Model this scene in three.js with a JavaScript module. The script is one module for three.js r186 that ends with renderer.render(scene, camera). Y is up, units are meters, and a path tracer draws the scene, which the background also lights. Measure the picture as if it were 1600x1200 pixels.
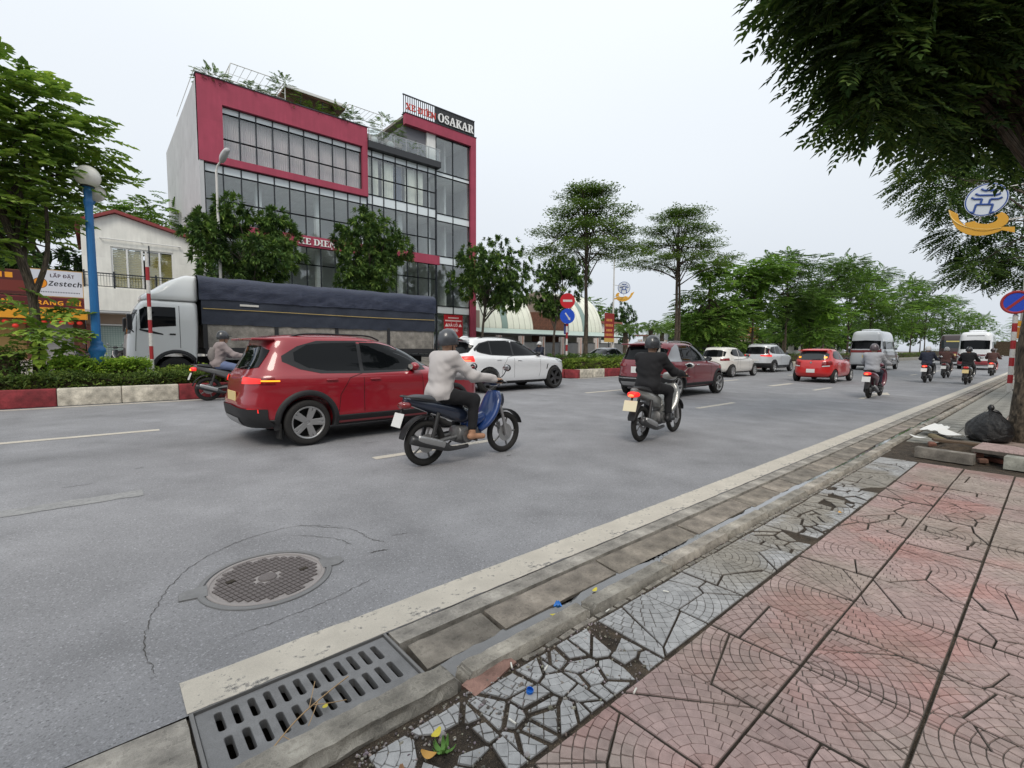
import * as THREE from 'three';
import { mergeGeometries, mergeVertices, toCreasedNormals } from 'three/addons/utils/BufferGeometryUtils.js';
import { RoundedBoxGeometry } from 'three/addons/geometries/RoundedBoxGeometry.js';
import { TextGeometry } from 'three/addons/geometries/TextGeometry.js';
import { FontLoader } from 'three/addons/loaders/FontLoader.js';
import { Brush, Evaluator, SUBTRACTION } from 'three-bvh-csg';

// ---------------------------------------------------------------- camera, sky, sun, exposure
// x runs along the road the way the near traffic drives, z towards the camera's pavement, y up; the camera stands at x = z = 0.
const scene = new THREE.Scene();
const W0 = 1600, H0 = 1200, FPX = 747, EYE = 1.5;
const D2R = Math.PI / 180, YAW = 41.1 * D2R, PITCH = 4.238 * D2R, ROLL = 0.331 * D2R;
const camera = new THREE.PerspectiveCamera(2 * Math.atan(600 / FPX) / D2R, W0 / H0, 0.05, 3000);
const fwd = new THREE.Vector3(Math.sin(YAW) * Math.cos(PITCH), -Math.sin(PITCH), -Math.cos(YAW) * Math.cos(PITCH));
const right0 = new THREE.Vector3(Math.cos(YAW), 0, Math.sin(YAW)), up0 = right0.clone().cross(fwd);
const camR = right0.clone().multiplyScalar(Math.cos(ROLL)).addScaledVector(up0, Math.sin(ROLL)), camU = camR.clone().cross(fwd);
camera.position.set(0, EYE, 0);
camera.quaternion.setFromRotationMatrix(new THREE.Matrix4().makeBasis(camR, camU, fwd.clone().negate()));
scene.add(camera);

// an overcast sky: brighter towards the zenith, faint cloud structure
{
  const w = 512, h = 256, d = new Float32Array(w * h * 4);
  const wav = (a, b, c) => Math.sin(a) * Math.sin(b) * c;
  for (let j = 0; j < h; j++) for (let i = 0; i < w; i++) {
    const el = ((j + .5) / h - .5) * Math.PI, az = (i + .5) / w * 2 * Math.PI, s = Math.max(0, Math.sin(el));
    const c = wav(az * 3 + 1, s * 9 + az * 2, .016) + wav(az * 7 + 2, s * 23 + 1, .01) + wav(az * 2, s * 5 + 2, .022);
    let L = el < 0 ? .5 : .68 + .38 * Math.pow(s, .85) + c * (1 - .5 * s);
    const k = (j * w + i) * 4, cool = 1 - s;
    d[k] = L * (.935 - .035 * cool); d[k + 1] = L * (.985 - .02 * cool); d[k + 2] = L * (1.02 + .03 * cool); d[k + 3] = 1;
  }
  const t = new THREE.DataTexture(d, w, h, THREE.RGBAFormat, THREE.FloatType);
  t.mapping = THREE.EquirectangularReflectionMapping; t.magFilter = t.minFilter = THREE.LinearFilter; t.needsUpdate = true;
  scene.background = t; scene.environment = t;
}
const sun = new THREE.DirectionalLight(0xfff6ea, 1.5);
sun.position.set(-24, 56, 26); sun.target.position.set(12, 0, -10);
sun.castShadow = true; sun.shadow.radius = 40; sun.shadow.mapSize.set(2048, 2048);
Object.assign(sun.shadow.camera, { left: -60, right: 60, top: 60, bottom: -60, near: 1, far: 200 });
sun.name = 'sun'; scene.add(sun, sun.target);
const renderer = new THREE.WebGLRenderer({ antialias: true });
renderer.toneMapping = THREE.LinearToneMapping; renderer.toneMappingExposure = 1.12;
renderer.outputColorSpace = THREE.SRGBColorSpace; renderer.shadowMap.enabled = true;


// ---------------------------------------------------------------- helpers
let seed = 7;
const rnd = () => { seed = (seed * 1664525 + 1013904223) >>> 0; return seed / 4294967296; };
const rr = (a, b) => a + (b - a) * rnd();
const reseed = (n) => { seed = n >>> 0; for (let i = 0; i < 4; i++) rnd(); };
const V = (x, y, z) => new THREE.Vector3(x, y, z);
const clamp = (x, a, b) => Math.min(b, Math.max(a, x)), lerp = (a, b, t) => a + (b - a) * t;
const sstep = (a, b, x) => { const t = clamp((x - a) / (b - a), 0, 1); return t * t * (3 - 2 * t); };
// cheap value noise
const hsh = (x, y) => { let n = Math.imul(x | 0, 374761393) ^ Math.imul(y | 0, 668265263); n = Math.imul(n ^ (n >>> 13), 1274126177); return ((n ^ (n >>> 16)) >>> 0) / 4294967296; };
const vnoise = (x, y, p = 0) => {
  const xi = Math.floor(x), yi = Math.floor(y), fx = x - xi, fy = y - yi, u = fx * fx * (3 - 2 * fx), v = fy * fy * (3 - 2 * fy);
  const H = (a, b) => p ? hsh(((a % p) + p) % p, ((b % p) + p) % p) : hsh(a, b);
  return lerp(lerp(H(xi, yi), H(xi + 1, yi), u), lerp(H(xi, yi + 1), H(xi + 1, yi + 1), u), v);
};
const fbm = (x, y, o = 4, p = 0) => { let s = 0, a = .5, t = 0; for (let i = 0; i < o; i++) { s += a * vnoise(x, y, p); t += a; a *= .5; x *= 2; y *= 2; p *= 2; } return s / t; };
// a pixel of the 1600 x 1200 photograph gives a direction; the point lies where it meets the plane z = const or the road
const ray = (x, y) => fwd.clone().multiplyScalar(FPX).addScaledVector(camR, x - 800).addScaledVector(camU, 600 - y);
const onZ = (x, y, z) => { const d = ray(x, y); return d.multiplyScalar(z / d.z).add(camera.position); };
const CROSS = .018;                                   // crossfall of the carriageway, up towards the median
const roadY = (z) => z > -2.4 ? 0 : z > -14 ? CROSS * (-2.4 - z) : z > -17 ? CROSS * 11.6 : Math.max(-.05, CROSS * 11.6 - CROSS * (-17 - z));

const names = new Map();
const numbered = (n) => { const k = names.get(n) || 0; names.set(n, k + 1); return k ? n + '_' + String(k).padStart(3, '0') : n; };
const shadow = (o) => { o.traverse((m) => { if (m.isMesh) { m.castShadow = true; m.receiveShadow = true; } }); return o; };
function tag(o, label, category, group, kind) {
  if (label) o.userData.label = label;
  if (category) o.userData.category = category;
  if (group) o.userData.group = group;
  if (kind) o.userData.kind = kind;
  return o;
}
const flat = (gs) => Array.isArray(gs) ? (gs.length === 1 ? gs[0] : mergeGeometries(gs.map((g) => {
  let q = g.index ? g.toNonIndexed() : g.clone();
  for (const k of Object.keys(q.attributes)) if (!['position', 'normal', 'uv'].includes(k)) q.deleteAttribute(k);
  if (!q.attributes.normal) q.computeVertexNormals();
  if (!q.attributes.uv) q.setAttribute('uv', new THREE.BufferAttribute(new Float32Array(q.attributes.position.count * 2), 2));
  return q;
}))) : gs;
function part(parent, name, geo, material) {          // one named mesh below a thing
  const m = new THREE.Mesh(flat(geo), material); m.name = name; parent.add(m); return m;
}
function thing(name, label, category, pos = [0, 0, 0], turn = 0, group) {
  const o = new THREE.Group(); o.name = numbered(name); o.position.set(...pos); o.rotation.y = turn;
  scene.add(o); return tag(o, label, category, group);
}
function solo(name, geo, material, label, category, group) {   // a thing of one mesh
  const m = new THREE.Mesh(flat(geo), material); m.name = numbered(name); scene.add(m); return tag(m, label, category, group);
}
function struct(name, geo, material) {
  const m = geo ? new THREE.Mesh(flat(geo), material) : new THREE.Group(); m.name = numbered(name); scene.add(m); m.userData.kind = 'structure'; return m;
}
function copyOf(o, label) { const c = o.clone(); c.name = numbered(o.name.replace(/_\d\d\d$/, '')); c.userData = { ...o.userData }; if (label) c.userData.label = label; scene.add(c); return c; }

const lin = (r, g, b) => new THREE.Color().setRGB(r, g, b);
const mat = (c, o = {}) => { const { phys, ...r } = o; const m = new (phys ? THREE.MeshPhysicalMaterial : THREE.MeshStandardMaterial)({ roughness: .7, ...r }); m.color.copy(Array.isArray(c) ? lin(...c) : new THREE.Color(c)); return m; };
const box = (w, h, d, x = 0, y = 0, z = 0) => new THREE.BoxGeometry(w, h, d).translate(x, y, z);
const rbox = (w, h, d, r, x = 0, y = 0, z = 0, s = 2) => new RoundedBoxGeometry(w, h, d, s, Math.min(r, w / 2.01, h / 2.01, d / 2.01)).translate(x, y, z);
const span = (x0, x1, y0, y1, z0, z1) => box(Math.abs(x1 - x0), Math.abs(y1 - y0), Math.abs(z1 - z0), (x0 + x1) / 2, (y0 + y1) / 2, (z0 + z1) / 2);
const cyl = (r0, r1, h, n = 16) => new THREE.CylinderGeometry(r1, r0, h, n).translate(0, h / 2, 0);   // r0 bottom, r1 top, stands on y = 0
const rod = (a, b, r0, r1 = r0, n = 8) => {
  const A = Array.isArray(a) ? V(...a) : a, B = Array.isArray(b) ? V(...b) : b, d = B.clone().sub(A), g = cyl(r0, r1, d.length(), n);
  return g.applyQuaternion(new THREE.Quaternion().setFromUnitVectors(V(0, 1, 0), d.normalize())).translate(A.x, A.y, A.z);
};
const tube = (pts, r, n = 8, seg = 0) => new THREE.TubeGeometry(new THREE.CatmullRomCurve3(pts.map((p) => Array.isArray(p) ? V(...p) : p)), seg || pts.length * 4, r, n);
const extr = (pts, d, bev = 0, holes = []) => {
  const s = new THREE.Shape(pts.map((p) => new THREE.Vector2(...p)));
  for (const h of holes) s.holes.push(new THREE.Path(h.map((p) => new THREE.Vector2(...p))));
  return new THREE.ExtrudeGeometry(s, { depth: d, bevelEnabled: bev > 0, bevelSize: bev, bevelThickness: bev, bevelSegments: 2, curveSegments: 10 });
};
const lathe = (pts, n = 24) => new THREE.LatheGeometry(pts.map((p) => new THREE.Vector2(...p)), n);
// ellipse-section hull along a spine: [x, y, z, half width (z), half height]
function hull(sp, n = 14, pw = 2, seg = 0) {
  let S = sp;
  if (seg) {
    const C = [0, 1, 2, 3, 4].map((k) => sp.map((s) => s[k])); S = [];
    const cr = (a, i, t) => { const p0 = a[Math.max(0, i - 1)], p1 = a[i], p2 = a[i + 1], p3 = a[Math.min(a.length - 1, i + 2)]; return .5 * (2 * p1 + (p2 - p0) * t + (2 * p0 - 5 * p1 + 4 * p2 - p3) * t * t + (3 * p1 - p0 - 3 * p2 + p3) * t * t * t); };
    for (let i = 0; i < sp.length - 1; i++) for (let k = 0; k < seg; k++) S.push(C.map((a) => cr(a, i, k / seg)));
    S.push(sp[sp.length - 1]);
  }
  const pos = [], idx = [];
  S.forEach((s, i) => {
    const a = S[Math.max(0, i - 1)], b = S[Math.min(S.length - 1, i + 1)], T = V(b[0] - a[0], b[1] - a[1], b[2] - a[2]).normalize();
    const Z = V(0, 0, 1).addScaledVector(T, -T.z).normalize(), N = T.clone().cross(Z).negate();
    for (let k = 0; k < n; k++) {
      const q = k / n * 2 * Math.PI, c = Math.cos(q), d = Math.sin(q), u = Math.sign(c) * Math.abs(c) ** (2 / pw) * Math.max(s[3], 1e-3), v = Math.sign(d) * Math.abs(d) ** (2 / pw) * Math.max(s[4], 1e-3);
      pos.push(s[0] + Z.x * u + N.x * v, s[1] + Z.y * u + N.y * v, s[2] + Z.z * u + N.z * v);
    }
  });
  const m = S.length;
  for (let i = 0; i < m - 1; i++) for (let k = 0; k < n; k++) { const a = i * n + k, b = i * n + (k + 1) % n, c = a + n, d = b + n; idx.push(a, c, b, b, c, d); }
  for (const [r, f] of [[0, 0], [m - 1, 1]]) { const c = pos.length / 3; pos.push(S[r][0], S[r][1], S[r][2]); for (let k = 0; k < n; k++) { const a = r * n + k, b = r * n + (k + 1) % n; f ? idx.push(a, c, b) : idx.push(a, b, c); } }
  const g = new THREE.BufferGeometry(); g.setAttribute('position', new THREE.Float32BufferAttribute(pos, 3)); g.setIndex(idx); g.computeVertexNormals();
  return fixWinding(g);
}
function fixWinding(g) {                              // turn faces outward by signed volume
  const p = g.attributes.position, ix = g.index.array; let v = 0; const A = V(), B = V(), Cc = V();
  for (let i = 0; i < ix.length; i += 3) { A.fromBufferAttribute(p, ix[i]); B.fromBufferAttribute(p, ix[i + 1]); Cc.fromBufferAttribute(p, ix[i + 2]); v += A.dot(B.cross(Cc)); }
  if (v < 0) { for (let i = 0; i < ix.length; i += 3) { const t = ix[i]; ix[i] = ix[i + 1]; ix[i + 1] = t; } g.computeVertexNormals(); }
  return g;
}
const planarUV = (g, sc = 1, ax = 'xz') => { const p = g.attributes.position, u = new Float32Array(p.count * 2); for (let i = 0; i < p.count; i++) { u[2 * i] = p['get' + ax[0].toUpperCase()](i) * sc; u[2 * i + 1] = p['get' + ax[1].toUpperCase()](i) * sc; } g.setAttribute('uv', new THREE.BufferAttribute(u, 2)); return g; };
const boxUV = (g, sc = 1) => {                        // uv in metres by the way each face points
  const q = g.index ? g.toNonIndexed() : g, p = q.attributes.position, n = q.attributes.normal, u = new Float32Array(p.count * 2);
  for (let i = 0; i < p.count; i++) { const a = Math.abs(n.getX(i)), b = Math.abs(n.getY(i)), c = Math.abs(n.getZ(i)); const s = b >= a && b >= c ? [p.getX(i), p.getZ(i)] : a > c ? [p.getZ(i), p.getY(i)] : [p.getX(i), p.getY(i)]; u[2 * i] = s[0] * sc; u[2 * i + 1] = s[1] * sc; }
  q.setAttribute('uv', new THREE.BufferAttribute(u, 2)); return q;
};

// ---------------------------------------------------------------- textures
function dtex(n, f, srgb = true, m = n) {             // f(x, y) -> [r, g, b] in 0..1 (sRGB when srgb)
  const d = new Uint8Array(n * m * 4);
  for (let j = 0; j < m; j++) for (let i = 0; i < n; i++) { const c = f(i, j), k = (j * n + i) * 4; d[k] = clamp(c[0], 0, 1) * 255; d[k + 1] = clamp(c[1], 0, 1) * 255; d[k + 2] = clamp(c[2], 0, 1) * 255; d[k + 3] = 255; }
  const t = new THREE.DataTexture(d, n, m); t.wrapS = t.wrapT = THREE.RepeatWrapping; t.magFilter = THREE.LinearFilter; t.minFilter = THREE.LinearMipmapLinearFilter; t.generateMipmaps = true;
  if (srgb) t.colorSpace = THREE.SRGBColorSpace; t.needsUpdate = true; return t;
}
const rep = (t, s, s2 = s) => { const c = t.clone(); c.repeat.set(s, s2); c.needsUpdate = true; return c; };
function canvasTex(w, h, draw) { const c = document.createElement('canvas'); c.width = w; c.height = h; const x = c.getContext('2d'); draw(x, w, h); const t = new THREE.CanvasTexture(c); t.colorSpace = THREE.SRGBColorSpace; t.anisotropy = 8; return t; }
reseed(3);
const texAsphalt = dtex(1024, (() => {
  const n = 1024, a = new Float32Array(n * n);
  for (let j = 0; j < n; j++) for (let i = 0; i < n; i++) a[j * n + i] = .5 + .10 * (fbm(i / 128, j / 128, 3, 8) - .5) + .10 * (hsh(i, j + 9) - .5);
  for (let k = 0; k < 52000; k++) {                   // aggregate: light and dark stones in bitumen
    const x = rnd() * n | 0, y = rnd() * n | 0, r = rr(.5, 1.6), v = rnd() < .55 ? rr(.03, .15) : -rr(.04, .13), R = Math.ceil(r);
    for (let b = -R; b <= R; b++) for (let c = -R; c <= R; c++) if (b * b + c * c <= r * r) { const q = ((y + b + n) % n) * n + (x + c + n) % n; a[q] = lerp(a[q], .5 + v, .75); }
  }
  return (i, j) => { const v = a[j * n + i]; return [v, v * 1.0, v * 1.005]; };
})());
const texFine = dtex(512, (i, j) => { const v = .9 + .2 * (fbm(i / 32, j / 32, 5, 16) - .5) + .13 * (hsh(i, j) - .5); return [v, v, v]; });
const texConcrete = dtex(512, (i, j) => { const a = fbm(i / 64, j / 64, 5, 8), b = fbm(i / 16 + 7, j / 16, 3, 32), s = hsh(i, j) - .5; const v = .82 + .42 * (a - .5) + .18 * (b - .5) + .15 * s - (b > .68 ? .1 : 0); return [v, v * .985, v * .95]; });
const texDirt = dtex(512, (i, j) => { const a = fbm(i / 40, j / 40, 5, 13), b = hsh(i, j), v = .34 + .3 * (a - .5) + .22 * (b - .5) + (b > .965 ? .3 : 0); return [v * 1.04, v * .96, v * .86]; });
const texStreak = dtex(256, (i, j) => { const a = fbm(i / 10, j / 90, 4, 26), b = fbm(i / 50, j / 50, 4, 6), v = .95 + .09 * (a - .5) + .12 * (b - .5); return [v, v, v]; });
const texBark = dtex(256, (i, j) => { const a = fbm(i / 10, j / 34, 5, 26), v = .55 + .75 * (a - .5) + .1 * (hsh(i, j) - .5); return [v, v * .96, v * .9]; });
const bumpNoise = dtex(512, (i, j) => { const v = .5 + .7 * (fbm(i / 24, j / 24, 5, 22) - .5) + .18 * (hsh(i, j) - .5); return [v, v, v]; }, false);

// ---------------------------------------------------------------- ground, road, markings
function gridGeo(xs, zs, yf, cf, uvs) {               // sheet over the lines xs, zs
  const nx = xs.length, nz = zs.length, p = new Float32Array(nx * nz * 3), c = cf && new Float32Array(nx * nz * 3), u = new Float32Array(nx * nz * 2), ix = [];
  for (let j = 0; j < nz; j++) for (let i = 0; i < nx; i++) {
    const k = j * nx + i; p.set([xs[i], yf(xs[i], zs[j]), zs[j]], k * 3); u.set([xs[i] * uvs, zs[j] * uvs], k * 2);
    if (c) c.set(cf(xs[i], zs[j]), k * 3);
    if (i < nx - 1 && j < nz - 1) ix.push(k, k + nx, k + 1, k + 1, k + nx, k + nx + 1);
  }
  const g = new THREE.BufferGeometry(); g.setAttribute('position', new THREE.BufferAttribute(p, 3)); g.setAttribute('uv', new THREE.BufferAttribute(u, 2));
  if (c) g.setAttribute('color', new THREE.BufferAttribute(c, 3)); g.setIndex(ix); g.computeVertexNormals();
  if (g.attributes.normal.getY(0) < 0) { const a = g.index.array; for (let i = 0; i < a.length; i += 3) { const t = a[i]; a[i] = a[i + 1]; a[i + 1] = t; } g.computeVertexNormals(); }
  return g;
}
const steps = (a, b, s) => { const n = Math.max(1, Math.round((b - a) / s)); return Array.from({ length: n + 1 }, (_, i) => a + (b - a) * i / n); };
const M = {};
M.asphalt = mat([1.06, 1.06, 1.09], { map: rep(texAsphalt, 1), roughness: .86, vertexColors: true, bumpMap: texAsphalt, bumpScale: .004 });
M.earth = mat([.62, .56, .47], { map: texDirt, roughness: 1 });
struct('ground', gridGeo([-900, -60, 0, 60, 200, 1500], [-900, -200, -60, -31, -1.6, 30, 900], () => -.42, null, .3), M.earth);
const xsNear = [...steps(-40, -6, 4), ...steps(-5.6, 40, .4), ...steps(44, 100, 4), ...steps(120, 700, 40)];
const roadTone = (x, z) => { const a = fbm(x * .55 + 40, z * .9 + 11, 4), b = fbm(x * .08, z * .6 + 5, 3), lane = ((-2.5 - z) % 3.7 + 3.7) % 3.7, oil = Math.exp(-(((lane - 1.85) / .35) ** 2)) * sstep(.45, .7, fbm(x * .35 + 9, z * 2, 3)), track = Math.exp(-(((lane - 1.05) / .3) ** 2)) + Math.exp(-(((lane - 2.65) / .3) ** 2)), t = 1 + .17 * (a - .5) + .22 * (b - .5) - .12 * oil + .05 * track * (a + .4); return [t, t, t * 1.004]; };
const road = struct('road', gridGeo(xsNear, [-14, ...steps(-13.6, -2.25, .42)], (x, z) => roadY(z), roadTone, 1 / 3), M.asphalt);
struct('road', gridGeo([...steps(-60, 60, 3), 100, 200, 400, 700], steps(-31, -17, 2), (x, z) => roadY(z), roadTone, 1 / 3), M.asphalt);
struct('road', gridGeo(steps(5.6, 15.6, 1), steps(-17, -14, 1), () => CROSS * 11.6, roadTone, 1 / 3), M.asphalt);   // opening in the median

const texPaint = dtex(512, (i, j) => {
  const a = fbm(i / 14, j / 14, 5, 36), b = fbm(i / 90 + 5, j / 90, 3, 6), s = hsh(i, j), worn = a * .75 + b * .45 + (s - .5) * .22;
  const p = .82 + .14 * (b - .5) + .1 * (s - .5); if (worn > .83) { const v = .44 + .3 * (s - .5); return [v, v, v]; } return [p, p * .98, p * .94];
});
const texPaintThin = dtex(512, (i, j) => {
  const a = fbm(i / 12, j / 12, 5, 42), b = fbm(i / 80 + 5, j / 80, 3, 6), s = hsh(i, j), worn = a * .7 + b * .5 + (s - .5) * .5;
  if (worn > .54) { const v = .515 + .2 * (s - .5); return [v, v, v * 1.01]; } const p = .6 + .14 * (s - .5); return [p, p, p];
});
M.paint = mat([.80, .77, .725], { map: texPaint, roughness: .8, bumpMap: bumpNoise, bumpScale: .003 });
M.paintOld = mat([1.0, 1.0, .98], { map: texPaintThin, roughness: .85 });
function stripe(name, x0, x1, z0, z1, m, jag = .006, h = .004) {
  const g = gridGeo(steps(x0, x1, Math.max(.05, (x1 - x0) / 160)), steps(z0, z1, (z1 - z0) / 3), (x, z) => roadY(z) + h, null, 1.1), p = g.attributes.position;
  for (let i = 0; i < p.count; i++) { const z = p.getZ(i), e = Math.abs(z - z0) < 1e-4 ? -1 : Math.abs(z - z1) < 1e-4 ? 1 : 0; if (e) p.setZ(i, z + (fbm(p.getX(i) * 9, e * 3 + z, 3) - .5) * 2 * jag); }
  return part(markings, name, g, m);
}
const markings = struct('road_marking');
stripe('edge_line', .22, 14, -2.49, -2.255, M.paint, .012);
stripe('edge_line', 14, 160, -2.49, -2.255, M.paint, .01);
for (const [a, b] of [[2.68, 4.72], [11.1, 13.1], [19.5, 21.5], [27.9, 29.9], [36.3, 38.3], [44.7, 46.7], [53, 55]]) stripe('lane_dash', a, b, -5.87, -5.73, M.paint);
stripe('lane_dash', -6, .3, -5.98, -5.76, M.paintOld, .03);
for (const [a, b] of [[-4.5, .75], [3.1, 5.2], [11.5, 13.6], [20, 22.2], [28.4, 30.4], [36.8, 38.8], [45, 47]]) stripe('lane_dash', a, b, -9.76, -9.6, M.paint);
stripe('lane_dash', 19.9, 22.2, -7.55, -7.32, M.paint);
stripe('median_line', -40, 5.4, -13.86, -13.7, M.paint, .01);
stripe('median_line', 15.8, 120, -13.86, -13.7, M.paint, .01);
{ // direction arrow in the kerb lane
  const g = extr([[0, -.07], [2.2, -.07], [2.2, -.3], [3.4, 0], [2.2, .3], [2.2, .07], [0, .07]], .002).rotateX(-Math.PI / 2); planarUV(g, 1.1);
  const m = part(markings, 'arrow', g, M.paint); m.position.set(17.6, roadY(-3.95) + .004, -3.95);
}
// cracks in the asphalt: thin dirt-filled strips following a wandering line
M.crack = mat([.07, .066, .062], { roughness: 1 });
function crackLine(pts, w = .006) {
  const P = []; const C = new THREE.CatmullRomCurve3(pts.map(([x, z]) => V(x, 0, z))); const n = pts.length * 14;
  for (let i = 0; i <= n; i++) { const q = C.getPoint(i / n); P.push([q.x + (rnd() - .5) * .018, q.z + (rnd() - .5) * .018]); }
  const pos = [], ix = [];
  P.forEach(([x, z], i) => { const a = P[Math.max(0, i - 1)], b = P[Math.min(n, i + 1)], dx = b[0] - a[0], dz = b[1] - a[1], l = Math.hypot(dx, dz) || 1, e = w * (.25 + rnd()) * Math.min(1, i / 6, (n - i) / 6) * .5; for (const s of [-1, 1]) { const zz = z + s * dx / l * e; pos.push(x - s * dz / l * e, roadY(zz) + .003, zz); } if (i < n) ix.push(2 * i, 2 * i + 1, 2 * i + 2, 2 * i + 1, 2 * i + 3, 2 * i + 2); });
  const g = new THREE.BufferGeometry(); g.setAttribute('position', new THREE.Float32BufferAttribute(pos, 3)); g.setIndex(ix); g.computeVertexNormals(); return g;
}
reseed(21);
part(road, 'asphalt_crack', [
  crackLine([[.15, -2.62], [.12, -2.9], [.2, -3.3], [.42, -3.75], [.8, -4.02], [1.2, -4.05], [1.5, -3.8]], .005), crackLine([[1.2, -4.05], [1.52, -3.7], [1.55, -3.45], [1.62, -3.3]], .006), crackLine([[1.1, -3.9], [1.35, -3.6], [1.4, -3.4]], .005),
  crackLine([[.45, -2.72], [.9, -2.75], [1.35, -2.86]], .004), crackLine([[.25, -2.36], [.7, -2.4], [1.1, -2.37], [1.3, -2.42]], .012), crackLine([[1.7, -3.4], [1.85, -3.36]], .005),
  ...Array.from({ length: 26 }, () => { const x = rr(-1, 9), z = rr(-12, -3.2), l = rr(.08, .35); return crackLine([[x, z], [x + l * .5, z + rr(-.02, .02)], [x + l, z + rr(-.03, .03)]], .007); }),
], M.crack);

// ---------------------------------------------------------------- gutter, kerb
M.edging = mat([.50, .48, .46], { map: texConcrete, roughness: .92, bumpMap: bumpNoise, bumpScale: .008 });
M.slab = [[.36, .325, .29], [.40, .36, .325], [.32, .295, .27], [.42, .37, .35]].map((c) => mat(c, { map: texConcrete, roughness: .9, bumpMap: bumpNoise, bumpScale: .008 }));
M.kerb = [[.54, .51, .47], [.47, .45, .42], [.58, .54, .5]].map((c) => mat(c, { map: texConcrete, roughness: .9, bumpMap: bumpNoise, bumpScale: .012 }));
M.wet = mat([.12, .115, .11], { roughness: .06, map: texFine, phys: true, clearcoat: 1, clearcoatRoughness: .04 });
M.dirt = mat([.45, .40, .35], { map: texDirt, roughness: 1, bumpMap: bumpNoise, bumpScale: .02 });
const gutter = struct('gutter');
part(gutter, 'gutter_bed', [boxUV(span(1.1, 160, -.3, -.075, -2.26, -1.62), 1), boxUV(span(-40, .222, -.3, -.018, -2.252, -1.62), 1)], M.dirt);
reseed(5);
function roughBlock(w, h, d, nx, ny, nz, amp, rnd0) { // box with noise-worn faces and softened edges
  const g = mergeVertices((() => { const q = new THREE.BoxGeometry(w, h, d, nx, ny, nz); q.deleteAttribute('uv'); q.deleteAttribute('normal'); return q; })()), p = g.attributes.position;
  for (let i = 0; i < p.count; i++) {
    let x = p.getX(i), y = p.getY(i), z = p.getZ(i); const k = [Math.abs(x) > w / 2 - 1e-4, Math.abs(y) > h / 2 - 1e-4, Math.abs(z) > d / 2 - 1e-4].filter(Boolean).length;
    const n = (s) => (fbm(x * 14 + rnd0 + s, z * 14 + y * 9 + s * 3, 3) - .5) * 2 * amp, soft = k >= 2 ? amp * (1.6 + 1.6 * fbm(x * 11 + rnd0, z * 7, 2)) : 0;
    p.setXYZ(i, x + n(1) - Math.sign(x) * (Math.abs(x) > w / 2 - 1e-4 ? soft : 0), y + n(2) - Math.sign(y) * (Math.abs(y) > h / 2 - 1e-4 ? soft : 0), z + n(3) - Math.sign(z) * (Math.abs(z) > d / 2 - 1e-4 ? soft : 0));
  }
  g.computeVertexNormals(); return boxUV(toCreasedNormals(g, .9), 1.3);
}
for (let x = 1.1; x < 60;) { const l = x < 16 ? rr(2.4, 3.6) : 6, m = part(gutter, 'edging_stone', roughBlock(l - .003, .2, .13, Math.round(l * 8), 2, 2, .002, x), M.edging); m.position.set(x + l / 2, -.1 + .002, -2.19); x += l; }
for (let x = 1.13; x < 44;) {
  const l = x < 14 ? rr(.45, 1.1) : rr(1.2, 2), z0 = -2.118, z1 = -1.885 + rr(-.03, .015), m = part(gutter, 'gutter_slab', roughBlock(l - rr(.003, .009), .08, z1 - z0, Math.round(l * 14), 1, 4, .003, x * 3), M.slab[rnd() * 4 | 0]);
  m.position.set(x + l / 2, -.055 + rr(-.006, .004), (z0 + z1) / 2); m.rotation.set(.10 + rr(-.02, .02), rr(-.02, .02), rr(-.012, .012)); x += l;
}
{ const m = part(gutter, 'gutter_slab', roughBlock(1.7, .12, .42, 16, 1, 5, .003, 2), M.edging); m.position.set(-.628, -.056, -2.045); }
{ // shallow dirty water along the foot of the kerb
  const g = gridGeo(steps(1.12, 15, .06), [-1.95, -1.9, -1.86, -1.82, -1.77], () => 0, null, 1), p = g.attributes.position;
  for (let i = 0; i < p.count; i++) { const x = p.getX(i), z = p.getZ(i); p.setY(i, -.038); if (z < -1.94) p.setZ(i, -1.905 + (fbm(x * 3.3, 4, 4) - .5) * .12); }
  g.computeVertexNormals(); struct('gutter_water', g, M.wet);
}
const kerb = struct('kerb');
for (let x = 1.2, k = 0; x < 80; k++) {
  const l = x < 20 ? rr(.75, 1.05) : 3, m = part(kerb, 'kerb_stone', roughBlock(l - .008, .16, .135, Math.round(l * 26), 4, 6, .006, x * 1.7), M.kerb[k % 3]);
  m.position.set(x + l / 2, -.052 + rr(-.004, .004), -1.725 + rr(-.004, .004)); m.rotation.y = rr(-.006, .006); x += l;
}
for (const [x, l] of [[-.5, 1.2], [.58, 1.0], [-2, 1.6]]) { const m = part(kerb, 'kerb_stone', roughBlock(l - .01, .22, .17, Math.round(l * 26), 5, 6, .01, x * 5 + 9), M.kerb[1]); m.position.set(x + .1, -.065, -1.745); m.rotation.set(.05, rr(-.012, .012), 0); }
{ const m = part(kerb, 'brick', roughBlock(.3, .05, .11, 6, 1, 3, .004, 3), mat([.5, .30, .26], { map: texConcrete, roughness: .9 })); m.position.set(1.32, -.02, -1.66); m.rotation.set(.1, .16, .02); }

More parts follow.
